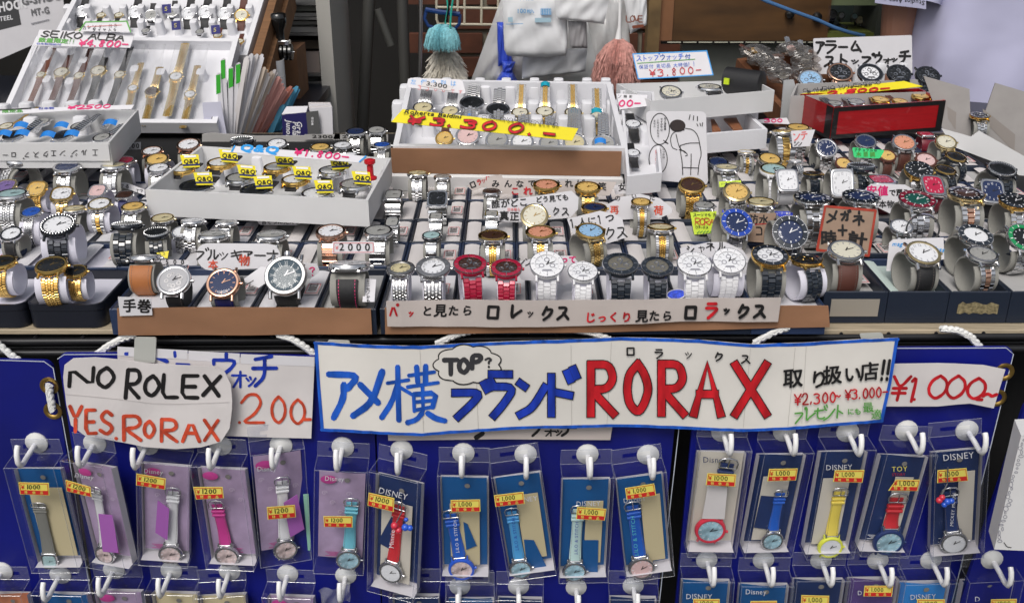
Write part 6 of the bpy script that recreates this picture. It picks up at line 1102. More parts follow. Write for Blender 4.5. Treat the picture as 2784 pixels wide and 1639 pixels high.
def pb(name, cr, x0, y0, x1, y1, Y, dep, m, parent): (a, b), (c_, d) = cr(x0, y0), cr(x1, y1); return wpart(name, pxb(MB(), a, b, c_, d, Y, dep), m, parent)
def pillow(cr, top, bot, Y, thick, amp=.004, nu=18, nv=18, f=9, base=None):
    def it(L, u):
        k = u * (len(L) - 1); i = min(int(k), len(L) - 2); t = k - i; return (L[i][0] * (1 - t) + L[i + 1][0] * t, L[i][1] * (1 - t) + L[i + 1][1] * t)
    mb = MB(); ph = random.uniform(0, 6)
    for sg in (-1, 1):
        def fn(u, v):
            a, b = it(top, u), it(bot, u); p = cr(a[0] + (b[0] - a[0]) * v, a[1] + (b[1] - a[1]) * v); e = (1 - (2 * u - 1) ** 2) ** .5 * (1 - (2 * v - 1) ** 6) ** .5
            return ony(p, Y) + Vector((0, sg * thick / 2 * e + amp * sin(u * f + ph + v * 3) * cos(v * f * .7 + ph) * e + amp * .5 * sin(u * f * 2.7 + v * f), 0))
        mb.grid(fn, nu, nv)
    return mb
def place(name, mb, m, label, cat, smooth=False, group=None):
    loc = sum((Vector(v) for v in mb.v), Vector()) / len(mb.v); return tag(link(name, MB().add([Vector(v) - loc for v in mb.v], mb.f).mesh(name, m, smooth), loc=loc), label, cat, group)
# letter rack with papers
lr = world_thing('letter_rack', 'grey drawer rack stacked with papers behind the envelopes', 'shelf', ony(B(1050, 1300), 2.35)); RG = mat('rack_grey', (.10, .10, .10), .6); PW = mat('dim_paper', (.55, .54, .52), .8)
pb('back_panel', B, 700, -80, 1400, 2600, 2.62, .01, mat('rack_back', (.02, .02, .02), .9), lr)
for y in (38, 178, 330, 720, 790, 910, 1060): pb('shelf', B, 700, y, 1392, y + 16, 2.36, .25, RG, lr)
pb('side_post', B, 1392, -80, 1458, 2600, 2.34, .26, mat('post_white', (.42, .41, .38), .7), lr)
for x0, y0, x1, y1, m in ((800, 60, 1380, 110, mat('bag_grey', (.22, .23, .21), .5)), (980, 55, 1300, 105, mat('dull_yellow', (.30, .24, .05), .7)), (790, 128, 1370, 172, PW), (860, 205, 1370, 240, PW), (730, 215, 870, 262, PW), (900, 262, 1340, 318, PW), (740, 280, 900, 325, mat('tan_paper', (.35, .24, .10), .8)), (740, 390, 1390, 470, mat('brownish', (.10, .08, .06), .9)), (1140, 500, 1310, 715, mat('pink_sheet', (.36, .30, .28), .8)), (1060, 810, 1190, 880, mat('blue_dim', (.03, .07, .22), .5)), (1030, 965, 1170, 1010, mat('green_dim', (.15, .17, .02), .7)), (1100, 735, 1390, 775, RG)): pb('paper_stack', B, x0, y0, x1, y1, 2.38 + random.uniform(0, .02), .18, m, lr)
pb('green_label', B, 758, 212, 860, 252, 2.352, .004, mat('green_label', (.10, .62, .05), .5), lr)
# stamp, cup, carton
YS = 2.12; sp = ony(B(945, 590), YS); st_ = thing('date_stamp', 'black-handled date stamp with chrome frame and number wheels', 'stamp', Matrix.Translation(sp)); k = depth(sp) / FPX / 3.533; BK = mat('black_gloss', (.008, .008, .008), .25, coat=.6)
part('handle', MB().lathe([(r * k, z * k) for r, z in ((44, 195), (40, 240), (44, 290), (70, 350), (76, 400), (72, 440), (50, 452), (5, 455))], 24), BK, st_, True)
part('frame', MB().box((-10 * k, 0, 180 * k), (195 * k, 90 * k, 40 * k), None, 8 * k), CHR, st_)
for i in range(5): part('wheel', MB().lathe([(72 * k, -16 * k), (78 * k, -12 * k), (78 * k, 12 * k), (72 * k, 16 * k)], 28, Matrix.Translation(((-80 + 42 * i) * k, 0, 85 * k)) @ Matrix.Rotation(pi / 2, 4, 'Y'), True), BK, st_, 40)
part('axle', MB().tube([(-110 * k, 0, 85 * k), (125 * k, 0, 85 * k)], 9 * k, 8), CHR, st_, 40)
cp = ony(B(880, 1180), 2.10); k = depth(cp) / FPX / 3.533; cu = thing('plastic_cup', 'white ribbed plastic tub behind the envelopes', 'cup', Matrix.Translation(cp))
part('wall', MB().lathe([(120 * k, 0), (128 * k, 300 * k), (131 * k, 440 * k), (133 * k, 600 * k), (126 * k, 600 * k), (118 * k, 60 * k), (1e-4, 60 * k)], 36), WPLAS, cu, 40)
for z in (300, 440): part('rib', MB().lathe([(130 * k, z * k), (133.5 * k, z * k + .001), (130 * k, z * k + .002)], 36), PW, cu)
o = place('carton', pxb(MB(), *B(880, 480), *B(1140, 1200), 2.2, .1), mat('brown_carton', (.20, .10, .05), .85, noise=(30, .15)), 'small brown carton beside the white tub', 'box')
# envelopes and booklets
ENV = [(355, 1290, 330, 700, PAPERB, 'g'), (385, 1290, 375, 560, PAPERB, 'g'), (420, 1290, 450, 640, PAPERB, 'g'), (440, 1290, 520, 600, PAPERB, 'g'), (460, 1290, 600, 540, PAPER, ''), (480, 1290, 650, 510, PAPERB, ''), (500, 1292, 690, 520, PAPER, ''), (515, 1295, 740, 520, PAPERB, ''), (530, 1298, 770, 640, mat('beige_env', (.68, .57, .47), .8), ''), (545, 1298, 720, 720, MATS['beige_env'], ''), (560, 1298, 800, 700, PAPER, ''), (575, 1300, 840, 680, MATS['beige_env'], ''), (590, 1302, 860, 670, PAPER, ''),
       (605, 1303, 790, 900, mat('pink_env', (.70, .36, .32), .8), ''), (625, 1305, 905, 730, MATS['pink_env'], ''), (645, 1306, 880, 790, mat('brick_env', (.52, .20, .15), .8), ''), (660, 1306, 935, 800, MATS['pink_env'], ''), (680, 1308, 960, 850, MATS['pink_env'], ''), (700, 1308, 1010, 830, MATS['brick_env'], ''), (790, 1312, 950, 1000, mat('blue_env', (.10, .36, .55), .7), ''), (820, 1312, 1040, 850, MATS['blue_env'], ''), (840, 1314, 1070, 830, MATS['blue_env'], '')]
ENV = [e for q in ENV for e in ([q] if q[5] else [q, (q[0] + 8, q[1], q[2] + 13, q[3] + 26, q[4], '')])]
for i, (xb, yb, xt, yt, m, g) in enumerate(ENV):
    wd = 46 if i < 24 else 56; nmz = {'g': 'white envelope with green torn top', '': 'white envelope in the fan'}.get(g); cn = {'beige_env': 'beige', 'pink_env': 'pink', 'brick_env': 'brick red', 'blue_env': 'blue'}.get(m.name)
    lab = 'white envelope with green top standing in the fan of papers' if g else f'{cn or "white"} paper slip standing in the fan of envelopes'
    c = Card('envelope', lab, 'envelope', [B(xt - wd * .5, yt + 22), B(xt + wd * .1, yt), B(xt + wd * .5, yt + 10)], [B(xb, yb), B(xb + wd * .5, yb + 2), B(xb + wd, yb)], vplane(1.77 + .003 * i, -4), m, thick=.0012, group='envelopes fanned in the holder', nu=6, nv=6, wave=(None if g else (lambda p, i=i: .004 * sin(p[1] * .015 + i))))
    if g: c.fill([B(xt - wd * .45, yt + 25), B(xt + wd * .45, yt + 15), B(xt + wd * .5, yt + 190), B(xt - wd * .4, yt + 210)], mat('green_tip', (.04, .42, .03), .6)); c.done()
c = Card('leaflet', 'pale lilac guarantee leaflet with vertical print leaning by the envelopes', 'leaflet', *rectp([A(1942, 988), A(2120, 978), A(2178, 1300), A(1972, 1300)]), vplane(1.79), mat('lilac_paper', (.62, .62, .74), .6)); c.text('保証書', *A(2028, 1160), 12, INKK, vert=True); c.text('アナログ', *A(2065, 1215), 6, INKK, vert=True, bw=1); c.done()
c = Card('booklet_box', 'navy booklet box with white cursive lettering turned sideways', 'box', *rectp([B(940, 1100), B(1172, 1085), B(1195, 1315), B(950, 1315)]), vplane(1.80), mat('navy_box', (.015, .012, .10), .5), thick=.03); c.text('Grass', *B(1085, 1165), 15, INKW, rot=90, font=True, shear=.2); c.text('Polar', *B(1045, 1165), 15, INKW, rot=90, font=True, shear=.2); c.text('Junon', *B(985, 1155), 15, INKW, rot=90, font=True, shear=.2); c.done()
c = Card('leaflet', 'dark grey guarantee leaflet beside the navy booklet box', 'leaflet', *rectp([B(1172, 1078), B(1290, 1066), B(1312, 1295), B(1192, 1302)]), vplane(1.798), mat('dark_leaflet', (.09, .09, .09), .6)); c.text('保証書', *B(1222, 1150), 7, INKW, vert=True); c.done()
for i in range(4): Card('booklet', 'white booklet in the stack beside the navy box', 'booklet', *rectp([B(1195 + 6 * i, 990 + 18 * i), B(1405 + 6 * i, 990 + 14 * i), B(1432, 1290), B(1230, 1295)]), vplane(1.83 - .008 * i), PAPERB if i % 2 else PAPER, thick=.005, group='white booklets in a stack')
Card('booklet', 'white page block on top of the navy booklet box', 'booklet', *rectp([B(985, 1025), B(1190, 1020), B(1172, 1086), B(940, 1098)]), (ony(B(1050, 1095), 1.80), Vector((0, -.35, .93)).normalized()), PAPERB, thick=.003)
o = Card('carton_wall', 'long grey cardboard wall with worn edge behind the yellow-tag tray', 'carton', [B(175, 1292), B(260, 1280), B(700, 1310), B(1300, 1305), B(1960, 1300)], [B(175, 1484), B(700, 1500), B(1960, 1500)], vplane(1.775), GREYB, thick=.004)
for x, l in ((1230, 'grey 2300 price tag strip on the cardboard wall beside the chrome watch'), (1520, 'grey 2300 price tag strip with pink edge on the cardboard wall')):
    c = Card('price_tag_card', l, 'tag', *rectp([B(x - 70, 1292), B(x + 270, 1292), B(x + 270, 1338), B(x - 90, 1345)]), vplane(1.768), GREYB, thick=.001); c.text('2300', *B(x, 1328), 9, INKK, font=True, wide=2.2); c.done()
# pipes
PIP = mat('grey_pipe', (.055, .054, .05), .5)
for pts, r_, l, m in (([B(1795, -150), B(1780, 0), B(1715, 1230), B(1690, 1900)], .015, 'grey vertical pipe nearer the drawer rack', PIP), ([B(2105, -150), B(2100, 0), B(2120, 700), B(2160, 1900)], .014, 'grey vertical pipe beside the hanging brush', PIP), ([B(1860, 90), B(1990, 440)], .010, 'short slanting bar between the pipes', mat('bar_dim', (.06, .06, .055), .6)), ([C(508, -150), C(508, 300), C(495, 900)], .005, 'thin chrome and black rod beside the brush', SILB)):
    place('pipe', MB().tube([ony(p, 2.55) for p in pts], r_, 12), m, l, 'pipe', 40)
# brick wall
BW = thing('brick_wall', 'red brown brick wall with pale mortar behind the plastic bags', 'wall', Matrix.Translation((0, 2.9, 0))); y0 = 2.9
za, zb = ony((1300, 260), y0).z, ony((1300, -160), y0).z; xa, xb = ony((1222, 100), y0).x, ony((1760, 100), y0).x
part('mortar', MB().box(((xa + xb) / 2, .06, (za + zb) / 2 - .3), (xb - xa, .1, zb - za + .6)), mat('mortar', (.22, .20, .155), .9, noise=(60, .1)), BW)
bm = MB().box((0, 0, 0), (.205, .02, .054), Matrix.Rotation(pi / 2, 3, 'X') @ Matrix.Rotation(-pi / 2, 3, 'X'), .002).mesh('brick', mat('brick_red', (.085, .027, .013), .85, noise=(25, .25)))
zz = za - .05; row = 0
while zz < zb + .03:
    xx = xa - (.11 if row % 2 else 0)
    while xx < xb: link('brick', bm, BW, loc=(xx + .1, .004 + random.uniform(0, .002), zz)); xx += .218
    zz += .066; row += 1
# wire grid
wg = thing('wire_grid', 'cream wire grid panel hung on the brick wall', 'rack', Matrix.Translation(ony(C(900, 240), 2.80))); CW = mat('cream_wire', (.50, .46, .36), .5)
for pts in [[C(660, 72), C(1300, 85)], [C(665, 235), C(1240, 240)], [C(660, -60), C(660, 190), C(680, 235)], [C(865, -60), C(862, 150)], [C(930, -60), C(928, 235)], [C(1095, -60), C(1090, 240)], [C(1255, -60), C(1250, 160)]]: wpart('wire', MB().tube([ony(p, 2.80) for p in pts], .0035, 8), CW, wg, 40)
# hanging brush and dusters
def bristles(c0, c1, r0, r1, n, w, fuzz=.006, flare=.6):
    mb = MB(); ax = (c1 - c0)
    for _ in range(n):
        a = random.uniform(0, 2 * pi); q = math.sqrt(random.random()); f = random.uniform(.80, 1.05); P = []
        for t_, k_ in ((0, 0), (.2, flare), (.55, .86), (1, 1)):
            r = (r0 + (r1 - r0) * k_) * q; j = fuzz * t_; P.append(c0 + ax * (t_ * f) + Vector((cos(a) * r + random.uniform(-j, j), sin(a) * r + random.uniform(-j, j), random.uniform(-j, j))))
        mb.tube(P, [w, w, w * .8, w * .3], 3, False)
    return mb
YR = 2.45; bt_ = ony(C(715, 240), YR); bb_ = ony(C(715, 465), YR); br = thing('hanging_brush', 'teal brush with blue loop handle hanging from green straps', 'brush', Matrix.Translation(bt_)); kk = depth(bt_) / FPX / 3.533
wpart('bristle', bristles(bt_, bb_, 45 * kk, 178 * kk, 1500, .0013, .003, .62), mat('teal_bristle', (.22, .52, .58), .7, noise=(260, .35)), br)
wpart('handle', MB().tube([ony(p, YR) for p in (C(565, 90), C(545, 180), C(580, 250), C(660, 275))] , 16 * kk, 8).tube([ony(p, YR) for p in (C(555, 95), C(700, 120), C(885, 140))], 24 * kk, 8).tube([ony(p, YR) for p in (C(885, 140), C(880, 230), C(830, 285))], 16 * kk, 8), mat('blue_handle', (.01, .04, .16), .4), br, 40)
wpart('strap', MB().tube([ony(p, YR - .02) for p in (C(755, -60), C(770, 80), C(745, 230))], 9 * kk, 6).tube([ony(p, YR - .02) for p in (C(825, -60), C(800, 120), C(790, 270))], 10 * kk, 6), mat('green_strap', (.02, .40, .30), .5), br, 40)
wpart('black_cord', MB().tube([ony(p, YR - .022) for p in (C(795, -60), C(775, 90), C(755, 210))], 10 * kk, 6), BK, br, 40)
d0, d1 = ony(C(745, 480), 2.5), ony(C(760, 900), 2.5); fl = MB()
for _ in range(2200):
    t_ = random.random(); a = random.uniform(0, 2 * pi); p = d0 + (d1 - d0) * t_; rr = 205 * kk * (.75 + .25 * min(1, t_ * 3)); dirv = Vector((cos(a), sin(a), -.5 + random.uniform(-.3, .3))); fl.tube([p + Vector((cos(a), sin(a), 0)) * rr * .3, p + dirv * rr * .75, p + dirv * rr * random.uniform(.85, 1.15) + Vector((random.uniform(-.006, .006), 0, -.012))], [.003, .0022, .0005], 3, False)
dw = thing('fluffy_duster', 'off-white fluffy duster hanging below the teal brush', 'duster', Matrix.Translation(d0)); wpart('fleece', fl, mat('duster_white', (.68, .64, .56), .9, noise=(150, .3)), dw); wpart('stem', MB().tube([d0 + Vector((0, 0, .06)), d1], .01, 8), PIP, dw, 40)
# plastic bags
PB1 = clear('milky_plastic', (.9, .91, .88), .06, .2, .50, (16, 1.0, .02)); PB2 = clear('white_poly', (.9, .9, .9), .07, .25, .85, (20, 1.0, .012)); PB3 = clear('blue_poly', (.3, .4, .95), .05, .2, .0, (20, .6)); MATS['milky_plastic'], MATS['white_poly'] = PB1, PB2
BLP = mat('blue_bag', (.05, .10, .60), .35, coat=.3, bump=(25, .5, .004))
place('plastic_bag', pillow(C, [(1300, -60), (2060, -60)], [(985, 790), (1300, 800), (2230, 790)], 2.62, .05, .010, f=14), PB1, 'large milky plastic bag hanging behind the white packs', 'bag', True)
place('plastic_bag', pillow(C, [(1900, -60), (2470, -60)], [(1960, 790), (2560, 800)], 2.66, .05, .010, f=12), PB1, 'milky plastic bag hanging behind the pink duster', 'bag', True)
o = thing('plastic_bag', 'knotted blue plastic bag hanging beside the white packs', 'bag', Matrix.Translation(ony(C(1330, 620), 2.58)))
wpart('sack', pillow(C, [(1240, 215), (1310, 215)], [(1250, 640), (1400, 620)], 2.58, .03, .004), BLP, o, True); wpart('knot', pillow(C, [(1290, 590), (1420, 595)], [(1290, 690), (1390, 690)], 2.565, .04, .004), BLP, o, True); wpart('bulge', pillow(C, [(1290, 680), (1390, 680)], [(1190, 840), (1470, 840)], 2.57, .08, .004), BLP, o, True)
pk = place('bag_pack', pillow(C, [(1292, -60), (1920, -60)], [(1310, 480), (1340, 540), (1600, 555), (1900, 540), (1915, 480)], 2.50, .035, .004, f=16), PB2, 'white plastic bag pack with blue printing', 'bag', True)
c = Card('print', None, None, *rectp([C(1430, 100), C(1432, 100), C(1432, 102), C(1430, 102)]), vplane(2.476), PAPERB, parent=pk, nu=1, nv=1); PBL = mat('blue_print', (.10, .35, .65), .6); c.text('100枚入', *C(1430, 130), 12, PBL, font=True, adv=9); c.fill([C(1660, 85), C(1760, 85), C(1760, 145), C(1660, 145)], PBL)
for x in range(1670, 1760, 16): c.stroke([C(x, 90), C(x, 140)], 1.2, INKW, 0)
c.stroke([C(1330, 235), C(1490, 230)], 1.6, PBL, 0); c.text('リサイクル', *C(1450, 8), 8, PBL); c.fill([C(1345, 170), C(1390, 165), C(1395, 215), C(1350, 215)], mat('pale_blue_print', (.40, .58, .68), .6)); c.fill([C(1605, 175), C(1760, 172), C(1760, 215), C(1605, 218)], MATS['pale_blue_print']); c.done()
place('bag_pack', pillow(C, [(1790, -60), (2330, -60)], [(1810, 180), (2270, 235)], 2.47, .02, .003), PB2, 'folded white bag pack on top of the printed pack', 'bag', True)
place('bag_pack', pillow(C, [(1490, 500), (2110, 460)], [(1480, 760), (2090, 690)], 2.55, .03, .004), PB2, 'white bag pack hanging lowest of the stack', 'bag', True)
gp = place('bag_pack', pillow(C, [(1920, 200), (2100, 210)], [(1950, 465), (2110, 465)], 2.49, .02, .002), mat('grey_pack', (.33, .32, .33), .5), 'grey pack with a small blue drawing among the white bags', 'bag', True)
lb = place('bag_pack', pillow(D, [(330, -60), (560, -60)], [(400, 330), (560, 240)], 2.48, .02, .003), PB2, 'crumpled white bag with brown lettering beside the wooden panel', 'bag', True); c = Card('print', None, None, *rectp([D(390, 200), D(391, 200), D(391, 201), D(390, 201)]), vplane(2.464), PAPERB, parent=lb, nu=1, nv=1); c.text('LOVE', *D(362, 215), 17, mat('brown_print', (.22, .06, .03), .6), bw=3, adv=11); c.stroke([D(430, 262), D(520, 250)], 8, MATS['brown_print'], 0); c.done()
# pink duster
p0, p1 = ony(D(290, 380), 2.40), ony(D(262, 800), 2.40); kk = depth(p0) / FPX / 3.533; pd = thing('feather_duster', 'dusty pink feather duster hanging by its white handle', 'duster', Matrix.Translation(p0)); wpart('feather', bristles(p0, p1, 40 * kk, 225 * kk, 2200, .0016, .014, .5), mat('pink_feather', (.52, .26, .225), .9, noise=(120, .35)), pd); wpart('handle', MB().tube([ony(D(305, -80), 2.4), ony(D(298, 250), 2.4), ony(D(285, 395), 2.4)], [14 * kk, 16 * kk, 36 * kk], 12), WPLAS, pd, 40)
# wooden panel with fittings, rail, cord, pale wall
WD = mat('worn_wood', (.085, .040, .012), .5, noise=(5, .45, (1, 1, 4)), coat=.15)
wp = world_thing('wooden_cabinet', 'worn brown wooden cabinet panel with two black fittings', 'cabinet', ony(D(1400, 390), 2.62)); pb('board', D, 690, -120, 2290, 392, 2.62, .03, WD, wp); pb('frame_post', D, 590, -120, 672, 520, 2.60, .05, mat('frame_wood', (.16, .10, .04), .6, noise=(20, .3)), wp); pb('edge_strip', D, 690, -120, 800, 392, 2.615, .004, mat('edge_wood', (.22, .10, .045), .5, noise=(10, .2)), wp)
for x, y in ((835, 225), (1262, 262)): wpart('fitting', MB().lathe([(.012, 0), (.010, .012), (.004, .014)], 14, Matrix.Translation(ony(H5(x, y), 2.615)) @ Matrix.Rotation(pi / 2, 4, 'X'), True), BK, wp, 40)
rl = world_thing('metal_rail', 'thin black rail with pale dashes under the wooden panel', 'rail', ony(D(1400, 412), 2.6)); pb('bar', D, 700, 398, 2300, 425, 2.598, .012, BK, rl)
for x in range(760, 2290, 150): pb('dash', D, x, 406, x + 128, 414, 2.595, .003, mat('dash_pale', (.50, .50, .40), .5), rl)
o = place('panel_wall', pxb(MB(), *D(900, 420), *D(2300, 900), 2.7, .03), mat('pale_panel', (.30, .31, .27), .6, noise=(12, .15)), 'pale painted panel below the wooden cabinet', 'panel')
place('rope', MB().tube([ony(H5(*p), 2.52) for p in ((300, -60), (470, 20), (880, 175), (1250, 305), (1540, 435), (1760, 505), (2000, 560))], .0045, 8), mat('blue_cord', (.06, .16, .35), .6), 'blue cord strung across the wooden panel', 'cord', 40)
# glass cabinet with watches
gc = world_thing('glass_cabinet', 'dark glass-fronted watch cabinet with green trim', 'cabinet', ony(E(800, 350), 2.62)); pb('back', E, 520, -120, 1110, 360, 2.80, .02, mat('cab_dark', (.012, .02, .018), .5), gc); pb('shelf', E, 530, 260, 720, 285, 2.66, .1, BK, gc); pb('base', E, 520, 318, 1110, 372, 2.62, .2, mat('cab_base', (.10, .12, .02), .6), gc); pb('upper_trim', E, 540, -10, 1110, 55, 2.63, .1, mat('green_trim', (.12, .15, .08), .5), gc); pb('side_frame', E, 1050, -120, 1100, 360, 2.61, .2, mat('cab_frame', (.05, .055, .045), .4), gc); pb('pane', E, 545, 50, 1055, 320, 2.615, .003, GLASS, gc)
for p, w_, s_, wh in ((E(665, 150), 18, 'sw', 'with bright dial in the glass cabinet'), (E(840, 195), 24, 'scham', 'with round cream dial in the glass cabinet'), (E(790, 160), 18, 'steal', 'behind the others in the glass cabinet'), (E(985, 210), 14, 'sw', 'smallest one in the glass cabinet'), (E(580, 140), 26, 'sgrey', 'in the corner of the glass cabinet')):
    P = ony(p, 2.72); build_watch(Matrix.Translation(P) @ Matrix.Rotation(R(62), 4, 'X'), w_ * depth(P) / FPX, template(s_), STY[s_]['desc'] + ' ' + wh)
# ------------------------------------------------------------------ trays behind on the left
PS = Card('poster', 'white poster with a black panel and grey brand lettering beside the foam trays', 'poster', [A(-80, -60), A(300, -60), A(598, -60)], [A(-80, 605), A(290, 445), A(650, 290)], vplane(2.35), PAPERB, thick=.002)
PS.fill([A(-80, -60), A(150, -60), A(205, 240), A(-80, 312)], mat('poster_black', (.06, .06, .065), .4)); LG = mat('poster_grey', (.16, .16, .17), .6)
PS.text('HOCK', *A(-8, 118), 26, INKW, font=True, bold=.04, rot=-9, wide=.72, jit=0); PS.text('STEEL', *A(-28, 212), 13, INKW, font=True, bold=.03, rot=-9, jit=0, wide=.9); PS.text('G-SHOCK', *A(215, 55), 22, LG, font=True, bold=.04, rot=-9, jit=0, wide=.9); PS.text('MT-G', *A(305, 155), 19, LG, font=True, bold=.03, rot=-9, jit=0, wide=.75); PS.stroke([A(305, 230), A(470, 190)], 3, INKGR, 0); PS.done()
t = Tray('display_tray', 'steep white foam tray of black-strap watches in a wooden crate', 'tray', [(118, 150), (672, 150), (738, -70), (232, -70)], .965, 24, .035, FOAM, wall=.010)
part('crate', MB().box((.012, 0, -.03), ((t.L[1] - t.L[0]).length + .05, .34, .055)), mat('crate_wood', (.20, .10, .045), .7, noise=(20, .2, (1, 8, 1))), t.o)
part('crate_side', MB().box((t.L[1].x + .018, .03, .0), (.016, .36, .07)), MATS['crate_wood'], t.o)
for p, w_, s_, wh in ((A(790, 115), 42, 'f_bk', 'with moon dial'), (A(1300, 120), 44, 'f_bk', 'beside the blue tag'), (A(1450, 150), 40, 'f_qq', 'behind the blue tag'), (A(1660, 120), 38, 'f_qq', 'with a bent strap'), (A(1810, 135), 44, 'f_bk', 'with thin dark hands'), (A(1975, 120), 46, 'f_bk', 'with pale blue face'), (A(2160, 135), 44, 'f_bk', 'with cream face'), (A(2320, 150), 42, 'f_gbr', 'last in the row')): t.watch(p, w_, s_, wh + ' in the steep foam tray', tilt=20, h=.02)
for p, s_, wh in ((A(970, 150), 'f_lbk', 'turned on its side'), (A(1140, 150), 'f_lbk', 'lying beside another'), (A(760, 300), 'f_lbk', 'in the lower row'), (A(1400, 300), 'f_qq', 'in the lower row'), (A(1920, 310), 'f_qq', 'lower, under a white tag'), (A(2090, 345), 'f_gbr', 'lower, with gold buckle mark'), (A(2300, 400), 'f_gbr', 'lowest by the crate side')): t.watch(p, 26, s_, wh + ' in the steep foam tray', h=.02)
for x in (690, 880, 1060, 1220, 1390, 1560, 1730, 1890, 2070, 2240, 2420): t.post(A(x, 190), .016, .02, .03); t.post(A(x, 330), .016, .02, .03)
for p, l in ((A(1590, 90), 'navy tag leaning on the watches in the steep foam tray'), (A(1680, 250), 'navy tag lying low in the steep foam tray'), (A(2060, 290), 'navy tag beside the brown straps in the steep foam tray')):
    c = Card('paper_tag', l, 'tag', *rectp([(p[0] - 10, p[1] - 12), (p[0] + 14, p[1] - 14), (p[0] + 16, p[1] + 10), (p[0] - 8, p[1] + 12)]), (t.at(p, .045), Vector((0, -.6, .8)).normalized()), mat('indigo_tag', (.03, .03, .16), .5)); c.text('5', p[0] - 2, p[1] + 5, 10, YELF); c.done()
t = Tray('display_tray', 'white foam tray of slim leather and gold bracelet watches in film', 'tray', [(-8, 332), (589, 335), (648, 105), (99, 99)], .885, 27.5, .024, FOAM, wall=.010); t2 = t
for i, (p, q, w_, s_, wh) in enumerate([(A(395, 720), (300, 1000), 26, 'f_ltan', 'by the rim'), (A(590, 700), 0, 44, 'f_lbr1', 'with oval dial'), (A(760, 730), 0, 30, 'f_lbr2', 'with narrow dial'), (A(945, 685), 0, 46, 'f_lbk1', 'with large oval dial'), (A(1150, 720), 0, 32, 'f_lbk2', 'by the bracelets')]): t.watch(p, w_, s_, wh + ' in the slim watch tray', h=.022, roll=0, yaw=1)
for i, (p, w_, s_, wh) in enumerate([(A(1275, 850), 30, 'f_lg', 'next to the leather straps'), (A(1460, 885), 42, 'f_lgk', 'in the slim row'), (A(1690, 740), 40, 'f_lg', 'set higher than the others'), (A(1825, 910), 34, 'f_lg', 'nearest the empty tray end')]): t.watch(p, w_, s_, wh + ' in the slim watch tray', h=.022, yaw=3)
for x, y in ((380, 540), (730, 540), (1080, 560), (300, 700), (1000, 760), (480, 840), (700, 860), (1320, 740), (1570, 770), (1950, 770), (500, 600), (830, 660)): t.post(A(x, y), .018, .05 if y < 620 else .022, .018)
def bag_over(t, q, l):
    q = [t.at(p, .034) for p in q]; mb = MB().grid(lambda u, v: (q[0] * (1 - u) + q[1] * u) * (1 - v) + (q[3] * (1 - u) + q[2] * u) * v + Vector((0, 0, .005 * sin(u * 7) * sin(v * 11) + .005)), 12, 24); place('film_sleeve', mb, BAG, l, 'plastic film', True, 'clear sleeves over slim watches')
for x, sl_ in zip((340, 540, 720, 900, 1100, 1270, 1460, 1700, 1880), ('watch on reddish brown strap', 'brown strap watch with oval dial', 'brown strap watch with narrow dial', 'black strap watch with large oval dial', 'black strap watch by the bracelets', 'gold bracelet next to the leather straps', 'gold bracelet with dark dial', 'gold bracelet set highest', 'gold bracelet by the empty end')): bag_over(t, [A(x - 20, 460), A(x + 140, 450), A(x + 20, 1060), A(x - 150, 1060)], 'clear film sleeve over the ' + sl_)
c = Card('price_sign', 'white price sign with black brand lettering and magenta price above the slim watch tray', 'sign', *rectp([A(378, 288), A(1298, 322), A(1250, 462), A(332, 440)]), (t.at(A(800, 460), .05), Vector((0, -.75, .66)).normalized()), PAPERB)
c.text('SEIKO ALBA', *A(392, 358), 17, INKK, wide=1.75, bw=4.3, rot=3, shear=.35, gap=.2); c.text('数量限定!!', *A(365, 408), 13, INKG, wide=1.55, rot=3, bold=.04, shear=.2); c.text('¥4.800-', *A(748, 448), 17, INKP, wide=1.5, bw=4, rot=2, shear=.4); c.text('日本製保証付', *A(350, 432), 5, INKB, wide=2.2, rot=3); c.done()
q = [A(822, 216), A(1218, 208), A(1256, 312), A(765, 302)]; c = Card('price_sign', 'green-edged white card with pencil writing above the slim watch tray', 'sign', *rectp(q), (t.at(A(800, 440), .058), Vector((0, -.75, .66)).normalized()), PAPERB)
for a, b in ((q[0], q[1]), (q[1], q[2]), (q[3], q[0])): c.stroke([a, b], 3.5, INKG, 0)
c.text('カレンダー付き', *A(795, 288), 10.5, INKK, rot=-4, adv=14, bold=.005, bw=1.3); c.text('ダイヤ入り', *A(890, 306), 9, INKK, adv=14, bw=1.3); c.stroke([A(835, 262), A(1170, 245)], 1.3, INKL); c.done()
# ------------------------------------------------------------------ trays behind on the right
t = Tray('display_tray', 'narrow white tray of black-strap watches beside the cartoon card', 'tray', [(1705, 480), (1800, 470), (1778, 250), (1686, 245)], .925, 8, .028, FOAM, wall=.004)
t.watch(D(425, 1198), 50, 'f_bk', 'upper one in the narrow white tray', h=.02, tilt=8); t.watch(D(425, 1475), 44, 'f_bk', 'lower one in the narrow white tray', h=.02, tilt=8)
for p in (D(520, 1090), D(320, 1090), D(530, 1380), D(330, 1380)): t.post(p, .014, .03, .022)
c = Card('price_sign', 'white card with magenta price on the narrow tray', 'sign', *rectp([D(268, 900), D(565, 915), D(558, 1022), D(300, 1052)]), (t.at(D(420, 1050), .03), Vector((0, -.7, .7)).normalized()), PAPERB); c.text('ン時計', *D(285, 945), 9, INKK, adv=15); c.text('00-', *D(285, 1028), 17, INKP, bw=4, wide=1.5, shear=.2); c.done()
Card('blue_card_strip', 'navy printed card edge under the foam tray corner', 'card', *rectp([F4(610, 20), F4(930, 25), F4(915, 125), F4(606, 105)]), standing(F4(780, 125), TZ + .03, 10), mat('navy_card2', (.012, .02, .14), .5)).done()
t = Tray('display_tray', 'white foam tray with copper brown straps behind the cartoon card', 'tray', [(1755, 378), (2087, 352), (2034, 305), (1725, 328)], .93, 0, .030, FOAM, wall=.007)
